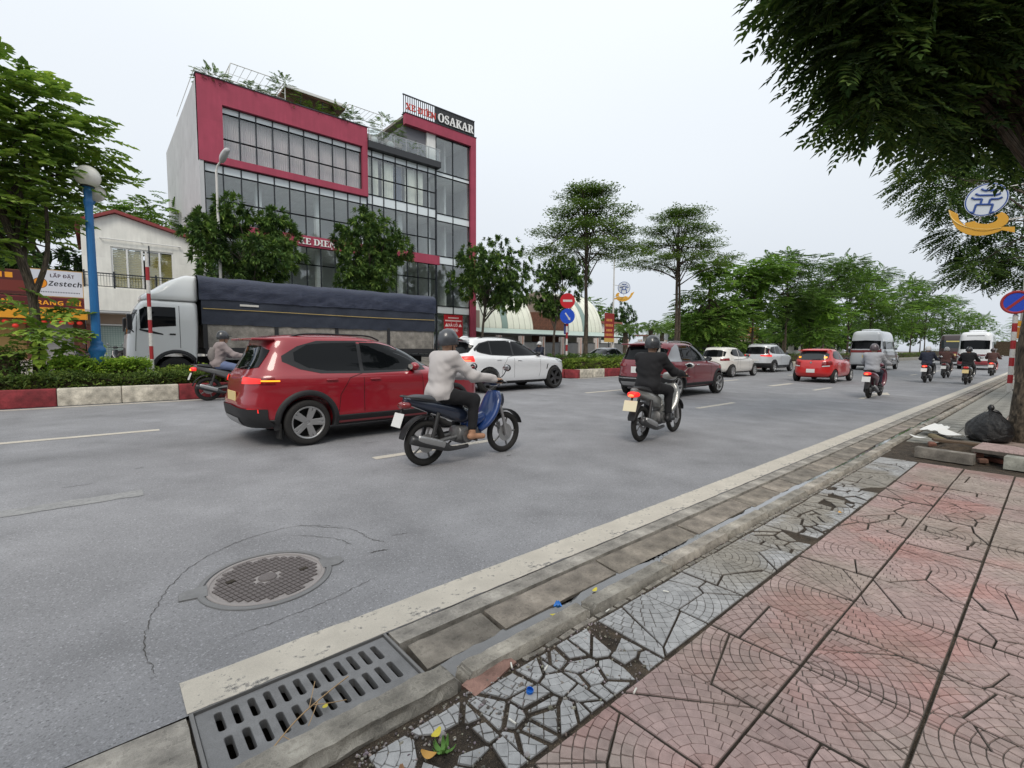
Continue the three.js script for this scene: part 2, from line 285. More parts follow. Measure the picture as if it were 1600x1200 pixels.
// storm drain: cast plate with two rows of slots in a steel frame over a pit
M.castIron = mat([.26, .26, .262], { map: texFine, roughness: .62, metalness: .25, bumpMap: bumpNoise, bumpScale: .003 });
M.steel = mat([.26, .255, .25], { map: texFine, roughness: .6, metalness: .35 });
M.pit = mat([.34, .33, .30], { map: texDirt, roughness: 1 });
{
  const d = thing('storm_drain', 'long grey cast drain grate with two rows of slots beside the kerb', 'drain grate', [.225, 0, -2.262]);
  const L = .865, D = .50, holes = [], R = (x0, z0, w, h) => { const r = w * .42, o = []; for (let q = 0; q < 4; q++) for (let k = 0; k <= 3; k++) { const a = (q + k / 3) * Math.PI / 2 + Math.PI, cx = q === 0 || q === 3 ? x0 + r : x0 + w - r, cz = q < 2 ? z0 + r : z0 + h - r; o.push([cx + Math.cos(a) * r, cz + Math.sin(a) * r]); } return o.reverse(); };
  for (let i = 0; i < 12; i++) { const x = .075 + i * .0615; holes.push(R(x, .05, .034, .13)); holes.push(R(x + .008, .215, .034, .14)); }
  part(d, 'grate_plate', extr([[.02, .018], [L - .02, .018], [L - .02, D - .01], [.02, D - .01]], .035, .003, holes).rotateX(Math.PI / 2).translate(0, -.012, 0), M.castIron);
  part(d, 'frame', [span(0, L, -.06, .002, -.004, .012), span(0, .014, -.06, .002, .012, D), span(L - .014, L, -.06, .002, .012, D)], M.steel);
  part(d, 'pit', [span(0, L, -.8, -.78, 0, D), span(.001, .012, -.78, -.06, 0, D), span(L - .012, L - .001, -.78, -.06, 0, D), span(0, L, -.78, -.06, -.003, .008), span(0, L, -.78, -.06, D - .03, D - .012)], M.pit);
}
// manhole
{
  const mx = .78, mz = -3.285, d = thing('manhole_cover', 'round brown cast manhole cover with brick pattern set in the asphalt', 'manhole', [mx, roadY(mz) - .004, mz], .3);
  d.rotation.x = CROSS;
  const iron = mat([.21, .185, .18], { map: texFine, roughness: .7, metalness: .2, bumpMap: bumpNoise, bumpScale: .003 }), ribs = mat([.36, .33, .32], { map: texFine, roughness: .8 });
  const ear = (a, r) => [[-.07, .33], [-.055, .47], [.03, .47], [.06, .43], [.07, .33]].map(([u, v]) => [u * Math.cos(a) - v * Math.sin(a), u * Math.sin(a) + v * Math.cos(a)]);
  part(d, 'frame', [lathe([[.352, -.03], [.352, .012], [.358, .014], [.385, .013], [.388, .008], [.388, -.03]], 72), ...[1.15, 4.3].map((a) => extr(ear(a), .012, .002).rotateX(-Math.PI / 2))], M.castIron);
  part(d, 'cover', lathe([[0, .004], [.346, .004], [.348, .002], [.348, -.03]], 72), ribs);
  part(d, 'rim', lathe([[.322, .003], [.324, .011], [.343, .011], [.346, .003]], 72), ribs);
  const pads = [], N = 15;
  for (let r = 0; r < N; r++) for (let c = 0; c < 22; c++) {
    const wide = (r + (c >> 1)) % 3 === 0, x = (c - 10.5) * .0295, z = (r - 7) * .042; if (Math.hypot(Math.abs(x) + .012, Math.abs(z) + .017) > .318 || Math.hypot(x, z) < .075) continue;
    pads.push(rbox(.0245, .012, wide ? .037 : .036, .003, x, .006, z, 1));
  }
  part(d, 'tread_pattern', pads, iron).userData.kind = 'stuff';
  part(d, 'hub', lathe([[0, .014], [.05, .014], [.056, .006]], 28), iron);
  for (const [x, z] of [[.19, .1], [-.17, -.12]]) part(d, 'lifting_hole', box(.05, .006, .03, x, .0135, z).rotateY(0), M.pit);
}

// ---------------------------------------------------------------- pavement: cast tiles with a fan pattern, cracked, on soil
struct('pavement_bed', gridGeo([...steps(-1.5, 10, .07), ...steps(11, 60, 1)], [...steps(-1.66, .4, .07), .8, 1.5, 4, 12, 30], (x, z) => -.0155 + (x < 12 && z < .5 ? (fbm(x * 5, z * 5, 4) - .5) * .014 : 0), null, 1.1), M.dirt);
const clipPoly = (P, nx, nz, c) => {                  // keep nx x + nz z <= c
  const o = []; for (let i = 0; i < P.length; i++) { const a = P[i], b = P[(i + 1) % P.length], da = nx * a[0] + nz * a[1] - c, db = nx * b[0] + nz * b[1] - c; if (da <= 0) o.push(a); if ((da < 0 && db > 0) || (da > 0 && db < 0)) { const t = da / (da - db); o.push([a[0] + (b[0] - a[0]) * t, a[1] + (b[1] - a[1]) * t]); } } return o;
};
const area = (P) => { let s = 0; for (let i = 0; i < P.length; i++) { const a = P[i], b = P[(i + 1) % P.length]; s += a[0] * b[1] - a[1] * b[0]; } return s / 2; };
const insetPoly = (P, d) => { let Q = P; const s = Math.sign(area(P)); for (let i = 0; i < P.length; i++) { const a = P[i], b = P[(i + 1) % P.length], dx = b[0] - a[0], dz = b[1] - a[1], l = Math.hypot(dx, dz); if (l < 1e-6) continue; const nx = s * dz / l, nz = -s * dx / l; Q = clipPoly(Q, nx, nz, nx * a[0] + nz * a[1] - d); } return Q; };
class TileMesh {
  constructor() { this.p = []; this.c = []; }
  tri(a, b, c, col) { for (const q of [a, b, c]) { this.p.push(...q); this.c.push(...col); } }
  slab(P, y0, y1, bev, col, tilt) {                   // convex polygon, raised from y0 to y1 with a bevelled rim
    if (P.length < 3) return; if (area(P) > 0) P = P.slice().reverse(); const T = insetPoly(P, bev); if (T.length < 3) return;
    const up = (q, y) => [q[0], y + tilt(q[0], q[1]), q[1]];
    for (let i = 1; i < T.length - 1; i++) this.tri(up(T[0], y1), up(T[i], y1), up(T[i + 1], y1), col);
    if (T.length === P.length) for (let i = 0; i < P.length; i++) { const a = P[i], b = P[(i + 1) % P.length], c = T[i], d = T[(i + 1) % P.length]; this.tri(up(a, y0), up(b, y0), up(d, y1), col); this.tri(up(a, y0), up(d, y1), up(c, y1), col); }
    else for (let i = 0; i < T.length; i++) { const a = T[i], b = T[(i + 1) % T.length]; this.tri(up(a, y0), up(b, y0), up(b, y1), col); this.tri(up(a, y0), up(b, y1), up(a, y1), col); }
  }
  geo() { const g = new THREE.BufferGeometry(); g.setAttribute('position', new THREE.Float32BufferAttribute(this.p, 3)); g.setAttribute('color', new THREE.Float32BufferAttribute(this.c, 3)); g.computeVertexNormals(); return planarUV(g, 1.6); }
}
function voronoi(P, n, gap) {                         // pieces of a broken tile
  if (n < 2) return [P];
  const xs = P.map((q) => q[0]), zs = P.map((q) => q[1]), S = Array.from({ length: n }, () => [rr(Math.min(...xs), Math.max(...xs)), rr(Math.min(...zs), Math.max(...zs))]);
  return S.map((s, i) => { let Q = P; S.forEach((t, j) => { if (i === j) return; const dx = t[0] - s[0], dz = t[1] - s[1], l = Math.hypot(dx, dz); Q = clipPoly(Q, dx / l, dz / l, (dx * (s[0] + t[0]) + dz * (s[1] + t[1])) / 2 / l - gap / 2); }); return Q; }).filter((q) => q.length > 2 && Math.abs(area(q)) > 2e-4);
}
// fan pattern: rings of little setts round the corner (fx, fz)
function fanCells(fx, fz, size, ring) {
  const cells = []; for (let k = 0; k < Math.ceil(size * 1.45 / ring); k++) {
    const r0 = k * ring, r1 = r0 + ring, n = Math.max(4, Math.round(2 * Math.PI * (r0 + r1) / 2 / (ring * 1.25) / 4) * 4), o = (k % 2) * .5;
    for (let i = 0; i < n; i++) { const a = (i + o) / n * 2 * Math.PI, b = (i + 1 + o) / n * 2 * Math.PI, mid = (a + b) / 2; cells.push([[fx + r0 * Math.cos(a), fz + r0 * Math.sin(a)], [fx + r1 * Math.cos(a), fz + r1 * Math.sin(a)], [fx + r1 * 1.004 * Math.cos(mid), fz + r1 * 1.004 * Math.sin(mid)], [fx + r1 * Math.cos(b), fz + r1 * Math.sin(b)], [fx + r0 * Math.cos(b), fz + r0 * Math.sin(b)]]); }
  } return cells;
}
M.tile = mat([1, 1, 1], { vertexColors: true, map: texFine, roughness: .88, bumpMap: bumpNoise, bumpScale: .004 });
const TS = .449;
function fanTile(x0, z0, w, d, fx, fz, tone, nCrack, gap, drop = 0, detail = true, loose = 0) {
  const wobble = loose ? 2.6 : 1, out = [], Q = [[x0 + .004, z0 + .004], [x0 + w - .004, z0 + .004], [x0 + w - .004, z0 + d - .004], [x0 + .004, z0 + d - .004]];
  const cells = detail ? fanCells(fx, fz, TS, .0445) : null, base = rr(-.004, .004), sl = rr(-.012, .012), sl2 = rr(-.012, .012);
  for (let P of voronoi(Q, nCrack, gap)) {
    if (rnd() < drop) continue;
    if (loose) { const k = P.length, nn = 2; P = P.flatMap((a, i) => { const b = P[(i + 1) % k]; return [a, ...Array.from({ length: nn }, (_, s) => [lerp(a[0], b[0], (s + 1) / (nn + 1)), lerp(a[1], b[1], (s + 1) / (nn + 1))])]; }); }
    if (loose) { P = insetPoly(P, rnd() * rnd() * .009); if (P.length < 3) continue; }
    const t = new TileMesh(), cx = P.reduce((s, q) => s + q[0], 0) / P.length, cz = P.reduce((s, q) => s + q[1], 0) / P.length, lift = base + (nCrack > 1 ? rr(-.003, .002) * wobble : 0), ax = nCrack > 1 ? rr(-.012, .012) * wobble : sl, az = nCrack > 1 ? rr(-.012, .012) * wobble : sl2;
    const tilt = (x, z) => lift + (x - cx) * ax + (z - cz) * az, pt = rr(-.07, .07), col = (x, z) => tone(x, z, pt);
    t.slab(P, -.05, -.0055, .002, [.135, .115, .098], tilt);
    if (cells) for (const c of cells) {
      let q = c; for (let i = 0; i < P.length && q.length; i++) { const s = area(P) > 0 ? 1 : -1, a = P[i], b = P[(i + 1) % P.length], dx = b[0] - a[0], dz = b[1] - a[1], l = Math.hypot(dx, dz); if (l < 1e-7) continue; const nx = s * dz / l, nz = -s * dx / l; q = clipPoly(q, nx, nz, nx * a[0] + nz * a[1] - .002); }
      if (q.length < 3 || Math.abs(area(q)) < 6e-5) continue;
      q = insetPoly(q, lerp(.0022, .0006, sstep(.42, .7, fbm(q[0][0] * 3.1 + 9, q[0][1] * 3.1, 3)))); if (q.length < 3) continue;
      t.slab(q, -.0055, rr(-.0012, .0008), .0014, col(q[0][0], q[0][1]), tilt);
    } else t.slab(insetPoly(P, .003), -.0055, 0, .003, col(cx, cz), tilt);
    out.push(t);
  }
  return out;
}
const soil = (x, z) => .82 * sstep(.5, .74, fbm(x * 1.7 + 31, z * 2.3 + 7, 4) * .8 + fbm(x * 14, z * 14, 2) * .25);
const pink = (x, z, p) => { const d = soil(x, z) * .5; const a = fbm(x * 2.2 + 3, z * 2.2 + 8, 4), g = fbm(x * 9, z * 9 + 4, 3), red = sstep(.46, .72, a), dust = sstep(.4, .75, fbm(x * 1.1 + 20, z * 1.6, 3)), l = 1.1 + p + .26 * (g - .5) + .12 * (rnd() - .5); return [lerp(lerp(lerp(.42, .42, red), .39, dust), .25, d) * l, lerp(lerp(lerp(.305, .245, red), .325, dust), .205, d) * l, lerp(lerp(lerp(.285, .22, red), .285, dust), .165, d) * l]; };
const greyT = (x, z, p) => { const g = fbm(x * 7, z * 7 + 4, 4), mud = sstep(.5, .68, fbm(x * 1.3 + 2.2, z * 2 + 6, 3)) * sstep(2.6, 3.4, x), l = 1 + p + .3 * (g - .5) + .14 * (rnd() - .5); return [lerp(.45, .33, mud) * l, lerp(.45, .305, mud) * l, lerp(.45, .265, mud) * l]; };
reseed(77);
const pavement = struct('pavement');
const X00 = 2.48;
for (let i = -4; i < 13; i++) for (let j = 0; j < 4; j++) {
  const x0 = X00 + i * TS, z0 = -1.178 + j * TS - (j ? 0 : .0), near = x0 < 6.9; if (x0 + z0 * 1.2 < .1 && j > 1) continue;
  const fx = X00 + 2 * Math.round((x0 + TS / 2 - X00) / (2 * TS)) * TS, zr = -1.178 + TS, fz = zr + 2 * Math.round((z0 + TS / 2 - zr) / (2 * TS)) * TS;
  const bad = x0 > 4.3 && x0 < 6.6 && j < 2 ? rr(5, 11) | 0 : i < -1 && j < 2 ? rr(2, 6) | 0 : rnd() < .55 ? rr(2, 5) | 0 : 1;
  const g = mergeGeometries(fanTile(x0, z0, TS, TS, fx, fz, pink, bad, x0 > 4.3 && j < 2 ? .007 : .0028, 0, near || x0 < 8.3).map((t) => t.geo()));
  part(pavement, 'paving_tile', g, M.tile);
}
for (let i = -4; i < 13; i++) {                        // grey tiles next to the kerb: broken, some gone
  const x0 = X00 + i * TS, wild = i < -1 ? 2 : i > 2 && i < 9 ? 1 : 0, n = wild === 2 ? rr(12, 20) | 0 : wild === 1 ? 11 : rr(3, 6) | 0;
  const fx = X00 + 2 * Math.round((x0 + TS / 2 - X00) / (2 * TS)) * TS;
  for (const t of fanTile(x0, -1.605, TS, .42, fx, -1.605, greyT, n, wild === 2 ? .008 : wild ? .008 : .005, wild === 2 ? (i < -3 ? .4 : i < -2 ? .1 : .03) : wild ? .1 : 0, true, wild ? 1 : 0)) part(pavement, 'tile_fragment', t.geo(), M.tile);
}
for (let x = 1.5; x < 9;) { const l = rr(.09, .2), m = part(pavement, 'border_stone', roughBlock(l - .006, .05, .04, 5, 1, 2, .003, x * 9), M.kerb[rnd() * 3 | 0]); m.position.set(x + l / 2, -.024 + rr(-.006, .004), -1.633); m.rotation.y = rr(-.05, .05); x += l; }
const pinkM = mat([.44, .35, .325], { map: texConcrete, roughness: .9, bumpMap: bumpNoise, bumpScale: .006 }), greyM = mat([.40, .40, .385], { map: texConcrete, roughness: .9, bumpMap: bumpNoise, bumpScale: .006 });
for (let x = 10.4; x < 30; x += TS) for (let j = -1; j < 4; j++) { const m = part(pavement, 'paving_tile', boxUV(box(TS - .012, .05, TS - .012)), j < 1 ? greyM : pinkM); m.position.set(x, -.026 + rr(-.003, .003), -1.4 + (j + 1) * TS); m.rotation.set(rr(-.006, .006), 0, rr(-.006, .006)); }
struct('pavement', boxUV(span(30, 160, -.05, 0, -1.6, 12)), greyM);

// rubble, litter and weeds
reseed(12);
{
  const g = new THREE.IcosahedronGeometry(1, 1), p = g.attributes.position; for (let i = 0; i < p.count; i++) { const s = .75 + .5 * hsh(p.getX(i) * 90, p.getY(i) * 70 + p.getZ(i) * 40); p.setXYZ(i, p.getX(i) * s, p.getY(i) * s * .7, p.getZ(i) * s); } g.computeVertexNormals();
  const n = 1500, im = new THREE.InstancedMesh(g, mat([1, 1, 1], { roughness: .95 }), n), m4 = new THREE.Matrix4(), q = new THREE.Quaternion(), e = new THREE.Euler();
  for (let i = 0; i < n; i++) { const near = rnd() < .7, x = near ? .5 + 1.6 * rnd() ** 1.3 : rr(2, 8), z = near ? lerp(-1.63, -1.18, rnd() ** 1.4) : rr(-1.66, -1.55), s = rr(.002, .0065) * (rnd() < .08 ? 2 : 1); m4.compose(V(x, -.012 + s * .3, z), q.setFromEuler(e.set(rr(0, 6), rr(0, 6), rr(0, 6))), V(s, s, s)); im.setMatrixAt(i, m4); const v = rr(.1, .42); im.setColorAt(i, lin(v, v * rr(.8, .98), v * rr(.7, .95))); }
  im.name = 'gravel'; scene.add(im); tag(im, 'small brown pebbles and grit in the bare soil behind the kerb', 'gravel', null, 'stuff');
}
const leafFlat = (l, w, curl) => { const g = new THREE.PlaneGeometry(l, w, 6, 2), p = g.attributes.position; for (let i = 0; i < p.count; i++) { const t = p.getX(i) / l + .5, k = Math.sin(Math.PI * Math.min(1, t * .92 + .04)) ** .7; p.setXYZ(i, p.getX(i), p.getY(i) * k, curl * ((t - .5) ** 2 * 4 * l + Math.abs(p.getY(i)) * .7)); } g.computeVertexNormals(); return g.rotateX(-Math.PI / 2); };
const litter = (g, m, x, y, z, ry, name, label, cat, grp) => { const o = solo(name, g, m, label, cat, grp); o.position.set(x, y, z); o.rotation.y = ry; return o; };
const yel = mat([.62, .52, .05], { roughness: .6 }), brn = mat([.30, .16, .08], { roughness: .8 }), och = mat([.55, .30, .07], { roughness: .7 });
litter(leafFlat(.055, .03, .2), yel, .93, .012, -1.5, .4, 'fallen_leaf', 'yellow fallen leaf on the soil beside the small weed', 'leaf');
litter(leafFlat(.08, .035, .25), brn, .74, .004, -1.42, 1.1, 'fallen_leaf', 'long brown dry leaf on the soil behind the drain', 'leaf');
litter(leafFlat(.06, .035, .25), och, .86, .006, -1.44, 2.2, 'fallen_leaf', 'curled orange leaf lying against the weed', 'leaf');
litter(leafFlat(.06, .026, .1), yel, 2.33, -.028, -1.86, .3, 'fallen_leaf', 'yellow leaf floating in the gutter water past the blue scrap', 'leaf');
litter(leafFlat(.05, .022, .1), yel, 1.93, -.028, -1.83, 2.6, 'fallen_leaf', 'yellow leaf under the blue plastic scrap in the gutter', 'leaf');
litter(leafFlat(.026, .02, .1), yel, .66, .008, -1.93, .5, 'fallen_leaf', 'tiny yellow leaf on the drain grate', 'leaf');
litter(leafFlat(.05, .03, .2), och, 5.1, .012, -1.25, .5, 'fallen_leaf', 'greenish leaf on the muddy broken tiles', 'leaf');
{ const g = new THREE.CylinderGeometry(.0145, .0155, .014, 26, 1, true), cap = new THREE.CircleGeometry(.0145, 26).rotateX(-Math.PI / 2).translate(0, -.006, 0), rim = new THREE.TorusGeometry(.0148, .0014, 6, 26).rotateX(Math.PI / 2).translate(0, .007, 0); litter([g, cap, rim], mat([.01, .17, .66], { roughness: .35 }), 1.37, .008, -1.44, 0, 'bottle_cap', 'bright blue plastic bottle cap lying in the soil', 'bottle cap').rotation.x = .25; }
litter(leafFlat(.05, .05, .5), mat([.02, .2, .62], { roughness: .4 }), 1.98, -.012, -1.85, .8, 'plastic_scrap', 'crumpled blue plastic scrap at the edge of the gutter water', 'scrap');
const butt = rod([-.018, 0, 0], [.018, 0, 0], .0042, .0042, 8);
[[1.53, -1.5, .4], [1.42, -1.62, 1], [1.72, -1.14, .3], [2.6, -1.52, 2], [1.2, -1.36, 1.7], [2.15, -1.62, .1]].forEach(([x, z, r]) => litter(butt, mat([.75, .73, .66], { roughness: .8 }), x, .008, z, r, 'cigarette_butt', 'white cigarette butt dropped on the broken grey tiles', 'cigarette butt', 'cigarette butts along the kerb'));
{ // weed
  const w = thing('weed', 'small green weed sprouting from the soil behind the drain', 'weed', [.92, -.02, -1.44]); const m = mat([.12, .26, .05], { roughness: .7, side: 2 });
  for (let i = 0; i < 11; i++) { const g = leafFlat(rr(.035, .07), .014, .3).translate(.028, 0, 0).rotateZ(rr(.2, .9)).rotateY(i * 2.4); part(w, 'leaf', g, m); }
}
{ // dead twig on the grate
  const t = thing('twig', 'thin dry brown branching twig lying across the drain grate', 'twig', [0, 0, 0]); const m = mat([.42, .28, .15], { roughness: .9 });
  part(t, 'stem', tube([[.42, .012, -1.83], [.55, .02, -1.92], [.68, .022, -1.98], [.8, .02, -2.03]], .0028, 5, 20), m);
  for (const p of [[[.6, .02, -1.945], [.63, .03, -2.0], [.67, .03, -2.08]], [[.62, .02, -1.955], [.68, .02, -1.92], [.74, .015, -1.9]], [[.48, .015, -1.87], [.5, .012, -1.83]], [[.64, .02, -1.96], [.6, .02, -1.9], [.57, .015, -1.86]]]) part(t, 'side_twig', tube(p, .0018, 5, 12), m);
}

// ---------------------------------------------------------------- vehicles
// A body is a stack of horizontal slices; each slice is a superellipse between xr(y) and xf(y), half width w(y). x = 0 is the rear axle, x = wb the front one.
const lookup = (rows, y, k) => {                      // monotone cubic through [y, v1, v2, ...]
  const n = rows.length; if (y <= rows[0][0]) return rows[0][k]; if (y >= rows[n - 1][0]) return rows[n - 1][k];
  let i = 0; while (rows[i + 1][0] < y) i++;
  const h = rows[i + 1][0] - rows[i][0], s = (j) => (rows[j + 1][k] - rows[j][k]) / (rows[j + 1][0] - rows[j][0]), m = (j) => { if (j === 0) return s(0); if (j === n - 1) return s(n - 2); const a = s(j - 1), b = s(j); return a * b <= 0 ? 0 : 2 * a * b / (a + b); };
  const t = (y - rows[i][0]) / h, t2 = t * t, t3 = t2 * t;
  return (2 * t3 - 3 * t2 + 1) * rows[i][k] + (t3 - 2 * t2 + t) * h * m(i) + (-2 * t3 + 3 * t2) * rows[i + 1][k] + (t3 - t2) * h * m(i + 1);
};
class Body {
  constructor(rows, o = {}) { this.rows = rows; this.nr = o.nr || 5; this.nf = o.nf || 4; this.nw = o.nw || 0; this.y0 = rows[0][0]; this.y1 = rows[rows.length - 1][0]; this.sag = o.sag || (() => 0); }
  sl(y) { const a = lookup(this.rows, y, 1), b = lookup(this.rows, y, 2); return { c: (a + b) / 2, a: (b - a) / 2, w: lookup(this.rows, y, 3) }; }
  P(th, y) { const s = this.sl(y), co = Math.cos(th), si = Math.sin(th), n = co > 0 ? this.nf : this.nr, x = s.c + s.a * Math.sign(co) * Math.abs(co) ** (2 / n); return V(x, y + this.sag(x, y), s.w * Math.sign(si) * Math.abs(si) ** (2 / n)); }
  N(th, y) { const e = .004, a = this.P(th + e, y).sub(this.P(th - e, y)), b = this.P(th, y + e).sub(this.P(th, y - e)), n = b.cross(a).normalize(), p = this.P(th, y), c = this.sl(y).c; if (n.x * (p.x - c) + n.z * p.z < 0) n.negate(); return n; }
  zAt(x, y) { const s = this.sl(y), u = (x - s.c) / s.a, n = u > 0 ? this.nf : this.nr; return s.w * Math.max(0, 1 - Math.abs(u) ** n) ** (1 / n); }
  xAt(z, y, front) { const s = this.sl(y), n = front ? this.nf : this.nr; return s.c + (front ? 1 : -1) * s.a * Math.max(0, 1 - Math.min(1, Math.abs(z) / s.w) ** n) ** (1 / n); }
  ring(y, m) {                                        // resampled by arc length
    const q = [], L = [0], S = this.sl(y); for (let i = 0; i <= 480; i++) { const th = i / 480 * 2 * Math.PI, co = Math.cos(th), si = Math.sin(th), n = co > 0 ? this.nf : this.nr, x = S.c + S.a * Math.sign(co) * Math.abs(co) ** (2 / n); q.push(V(x, y + this.sag(x, y), S.w * Math.sign(si) * Math.abs(si) ** (2 / n))); if (i) L.push(L[i - 1] + q[i].distanceTo(q[i - 1])); }
    const o = []; let k = 0; for (let i = 0; i < m; i++) { const t = i / m * L[480]; while (L[k + 1] < t) k++; o.push(q[k].clone().lerp(q[k + 1], (t - L[k]) / (L[k + 1] - L[k] || 1))); } return o;
  }
  geo(ys, m = 96, off = 0) {
    const pos = [], ix = []; ys.forEach((y) => this.ring(y, m).forEach((p) => { const s = this.sl(y); pos.push(p.x + off * (p.x - s.c) / (s.a || 1), p.y, p.z + off * p.z / (s.w || 1)); }));
    const R = ys.length; for (let j = 0; j < R - 1; j++) for (let i = 0; i < m; i++) { const a = j * m + i, b = j * m + (i + 1) % m; ix.push(a, a + m, b, b, a + m, b + m); }
    for (const j of [0, R - 1]) { const s = this.sl(ys[j]), c = pos.length / 3; pos.push(s.c, ys[j] + this.sag(s.c, ys[j]), 0); for (let i = 0; i < m; i++) { const a = j * m + i, b = j * m + (i + 1) % m; j ? ix.push(a, c, b) : ix.push(a, b, c); } }
    const g = new THREE.BufferGeometry(); g.setAttribute('position', new THREE.Float32BufferAttribute(pos, 3)); g.setIndex(ix); g.computeVertexNormals(); return fixWinding(g);
  }
  // patches that lie on the body: stations along one coordinate with a low and a high edge
  patch(f, st, off, nx = 20, ny = 6) {
    const pos = [], ix = [], at = (t) => { let i = 0; while (i < st.length - 2 && st[i + 1][0] < t) i++; if (st[0][0] > st[st.length - 1][0]) { i = 0; while (i < st.length - 2 && st[i + 1][0] > t) i++; } const k = clamp((t - st[i][0]) / (st[i + 1][0] - st[i][0]), 0, 1); return [lerp(st[i][1], st[i + 1][1], k), lerp(st[i][2], st[i + 1][2], k)]; };
    const ts = new Set(st.map((s) => s[0])); for (let i = 0; i <= nx; i++) ts.add(lerp(st[0][0], st[st.length - 1][0], i / nx)); const T = [...ts].sort((a, b) => a - b);
    for (const t of T) { const [lo, hi] = at(t); for (let j = 0; j <= ny; j++) { const y = lerp(lo, hi, j / ny), [p, n] = f(t, y); p.addScaledVector(n, off); pos.push(p.x, p.y, p.z); } }
    for (let i = 0; i < T.length - 1; i++) for (let j = 0; j < ny; j++) { const a = i * (ny + 1) + j; ix.push(a, a + ny + 1, a + 1, a + 1, a + ny + 1, a + ny + 2); }
    const g = new THREE.BufferGeometry(); g.setAttribute('position', new THREE.Float32BufferAttribute(pos, 3)); g.setIndex(ix); g.computeVertexNormals();
    const p0 = f(T[T.length >> 1], (at(T[T.length >> 1])[0] + at(T[T.length >> 1])[1]) / 2)[1], k = (T.length >> 1) * (ny + 1) + (ny >> 1), nn = g.attributes.normal;
    if (p0.x * nn.getX(k) + p0.y * nn.getY(k) + p0.z * nn.getZ(k) < 0) { const a = g.index.array; for (let i = 0; i < a.length; i += 3) { const q = a[i]; a[i] = a[i + 1]; a[i + 1] = q; } g.computeVertexNormals(); }
    return g;
  }
  side(st, s = 1, off = .004, nx, ny) { return this.patch((x, y) => { const e = .01, z = this.zAt(x, y), n = V(-(this.zAt(x + e, y) - this.zAt(x - e, y)) / 2 / e, -(this.zAt(x, y + e) - this.zAt(x, y - e)) / 2 / e, 1).normalize(); n.z *= s; return [V(x, y + this.sag(x, y), s * z), n]; }, st, off, nx, ny); }
  end(st, front, off = .004, nx, ny) { return this.patch((z, y) => { const e = .01, x = this.xAt(z, y, front), s = front ? 1 : -1, n = V(1, -(this.xAt(z, y + e, front) - this.xAt(z, y - e, front)) / 2 / e, -(this.xAt(z + e, y, front) - this.xAt(z - e, y, front)) / 2 / e).normalize().multiplyScalar(s); return [V(x, y + this.sag(x, y), z), n]; }, st, front ? off : off, nx, ny); }
  wrap(st, off = .004, nx, ny) { return this.patch((th, y) => [this.P(th, y), this.N(th, y)], st, off, nx, ny); }
  thRear(f, s = 1) { return Math.PI - s * Math.asin(Math.min(1, f) ** (this.nr / 2)); }      // angle where |z| = f w on the rear
  thSide(x, y, s = 1) { const q = this.sl(y), u = (x - q.c) / q.a, n = u > 0 ? this.nf : this.nr, t = Math.acos(Math.sign(u) * Math.min(1, Math.abs(u)) ** (n / 2)); return s > 0 ? t : -t; }
}
const paintMat = (c, o = {}) => mat(c, { phys: true, roughness: .38, metalness: .05, clearcoat: 1, clearcoatRoughness: .06, ...o });
M.glassDark = mat([.005, .006, .007], { phys: true, roughness: .03, specularIntensity: .4 });
M.glassMid = mat([.03, .037, .04], { roughness: .04 });
M.plastic = mat([.022, .022, .024], { roughness: .6, map: texFine });
M.trim = mat([.012, .012, .013], { roughness: .35 });
M.tyre = mat([.022, .021, .02], { roughness: .85, map: texFine });
M.alloy = mat([.42, .42, .42], { roughness: .38, metalness: .75 });
M.alloyDark = mat([.07, .07, .072], { roughness: .4, metalness: .6 });
M.chrome = mat([.7, .7, .7], { roughness: .12, metalness: 1 });
M.plate = mat([.72, .72, .70], { roughness: .5 });
M.plateY = mat([.70, .55, .25], { roughness: .5 });
M.under = mat([.012, .012, .012], { roughness: .95 });
M.red = mat([.35, .012, .012], { phys: true, roughness: .2, clearcoat: 1, emissive: new THREE.Color(.28, .01, .006), emissiveIntensity: 1 });
M.redOff = mat([.20, .012, .014], { phys: true, roughness: .16, clearcoat: 1 });
M.redOn = mat([.6, .03, .02], { roughness: .3, emissive: new THREE.Color(.75, .016, .018), emissiveIntensity: 1 });
M.brakeOn = mat([.8, .2, .1], { roughness: .3, emissive: new THREE.Color(1.7, .22, .07), emissiveIntensity: 1 });
M.amber = mat([.8, .3, .02], { roughness: .3, emissive: new THREE.Color(1.5, .45, .03), emissiveIntensity: 1 });
M.lampOn = mat([.9, .9, .85], { roughness: .2, emissive: new THREE.Color(3, 2.9, 2.6), emissiveIntensity: 1 });
M.lens = mat([.55, .57, .58], { phys: true, roughness: .1, clearcoat: 1 });
const ev = new Evaluator(); ev.useGroups = false; ev.attributes = ['position', 'normal'];

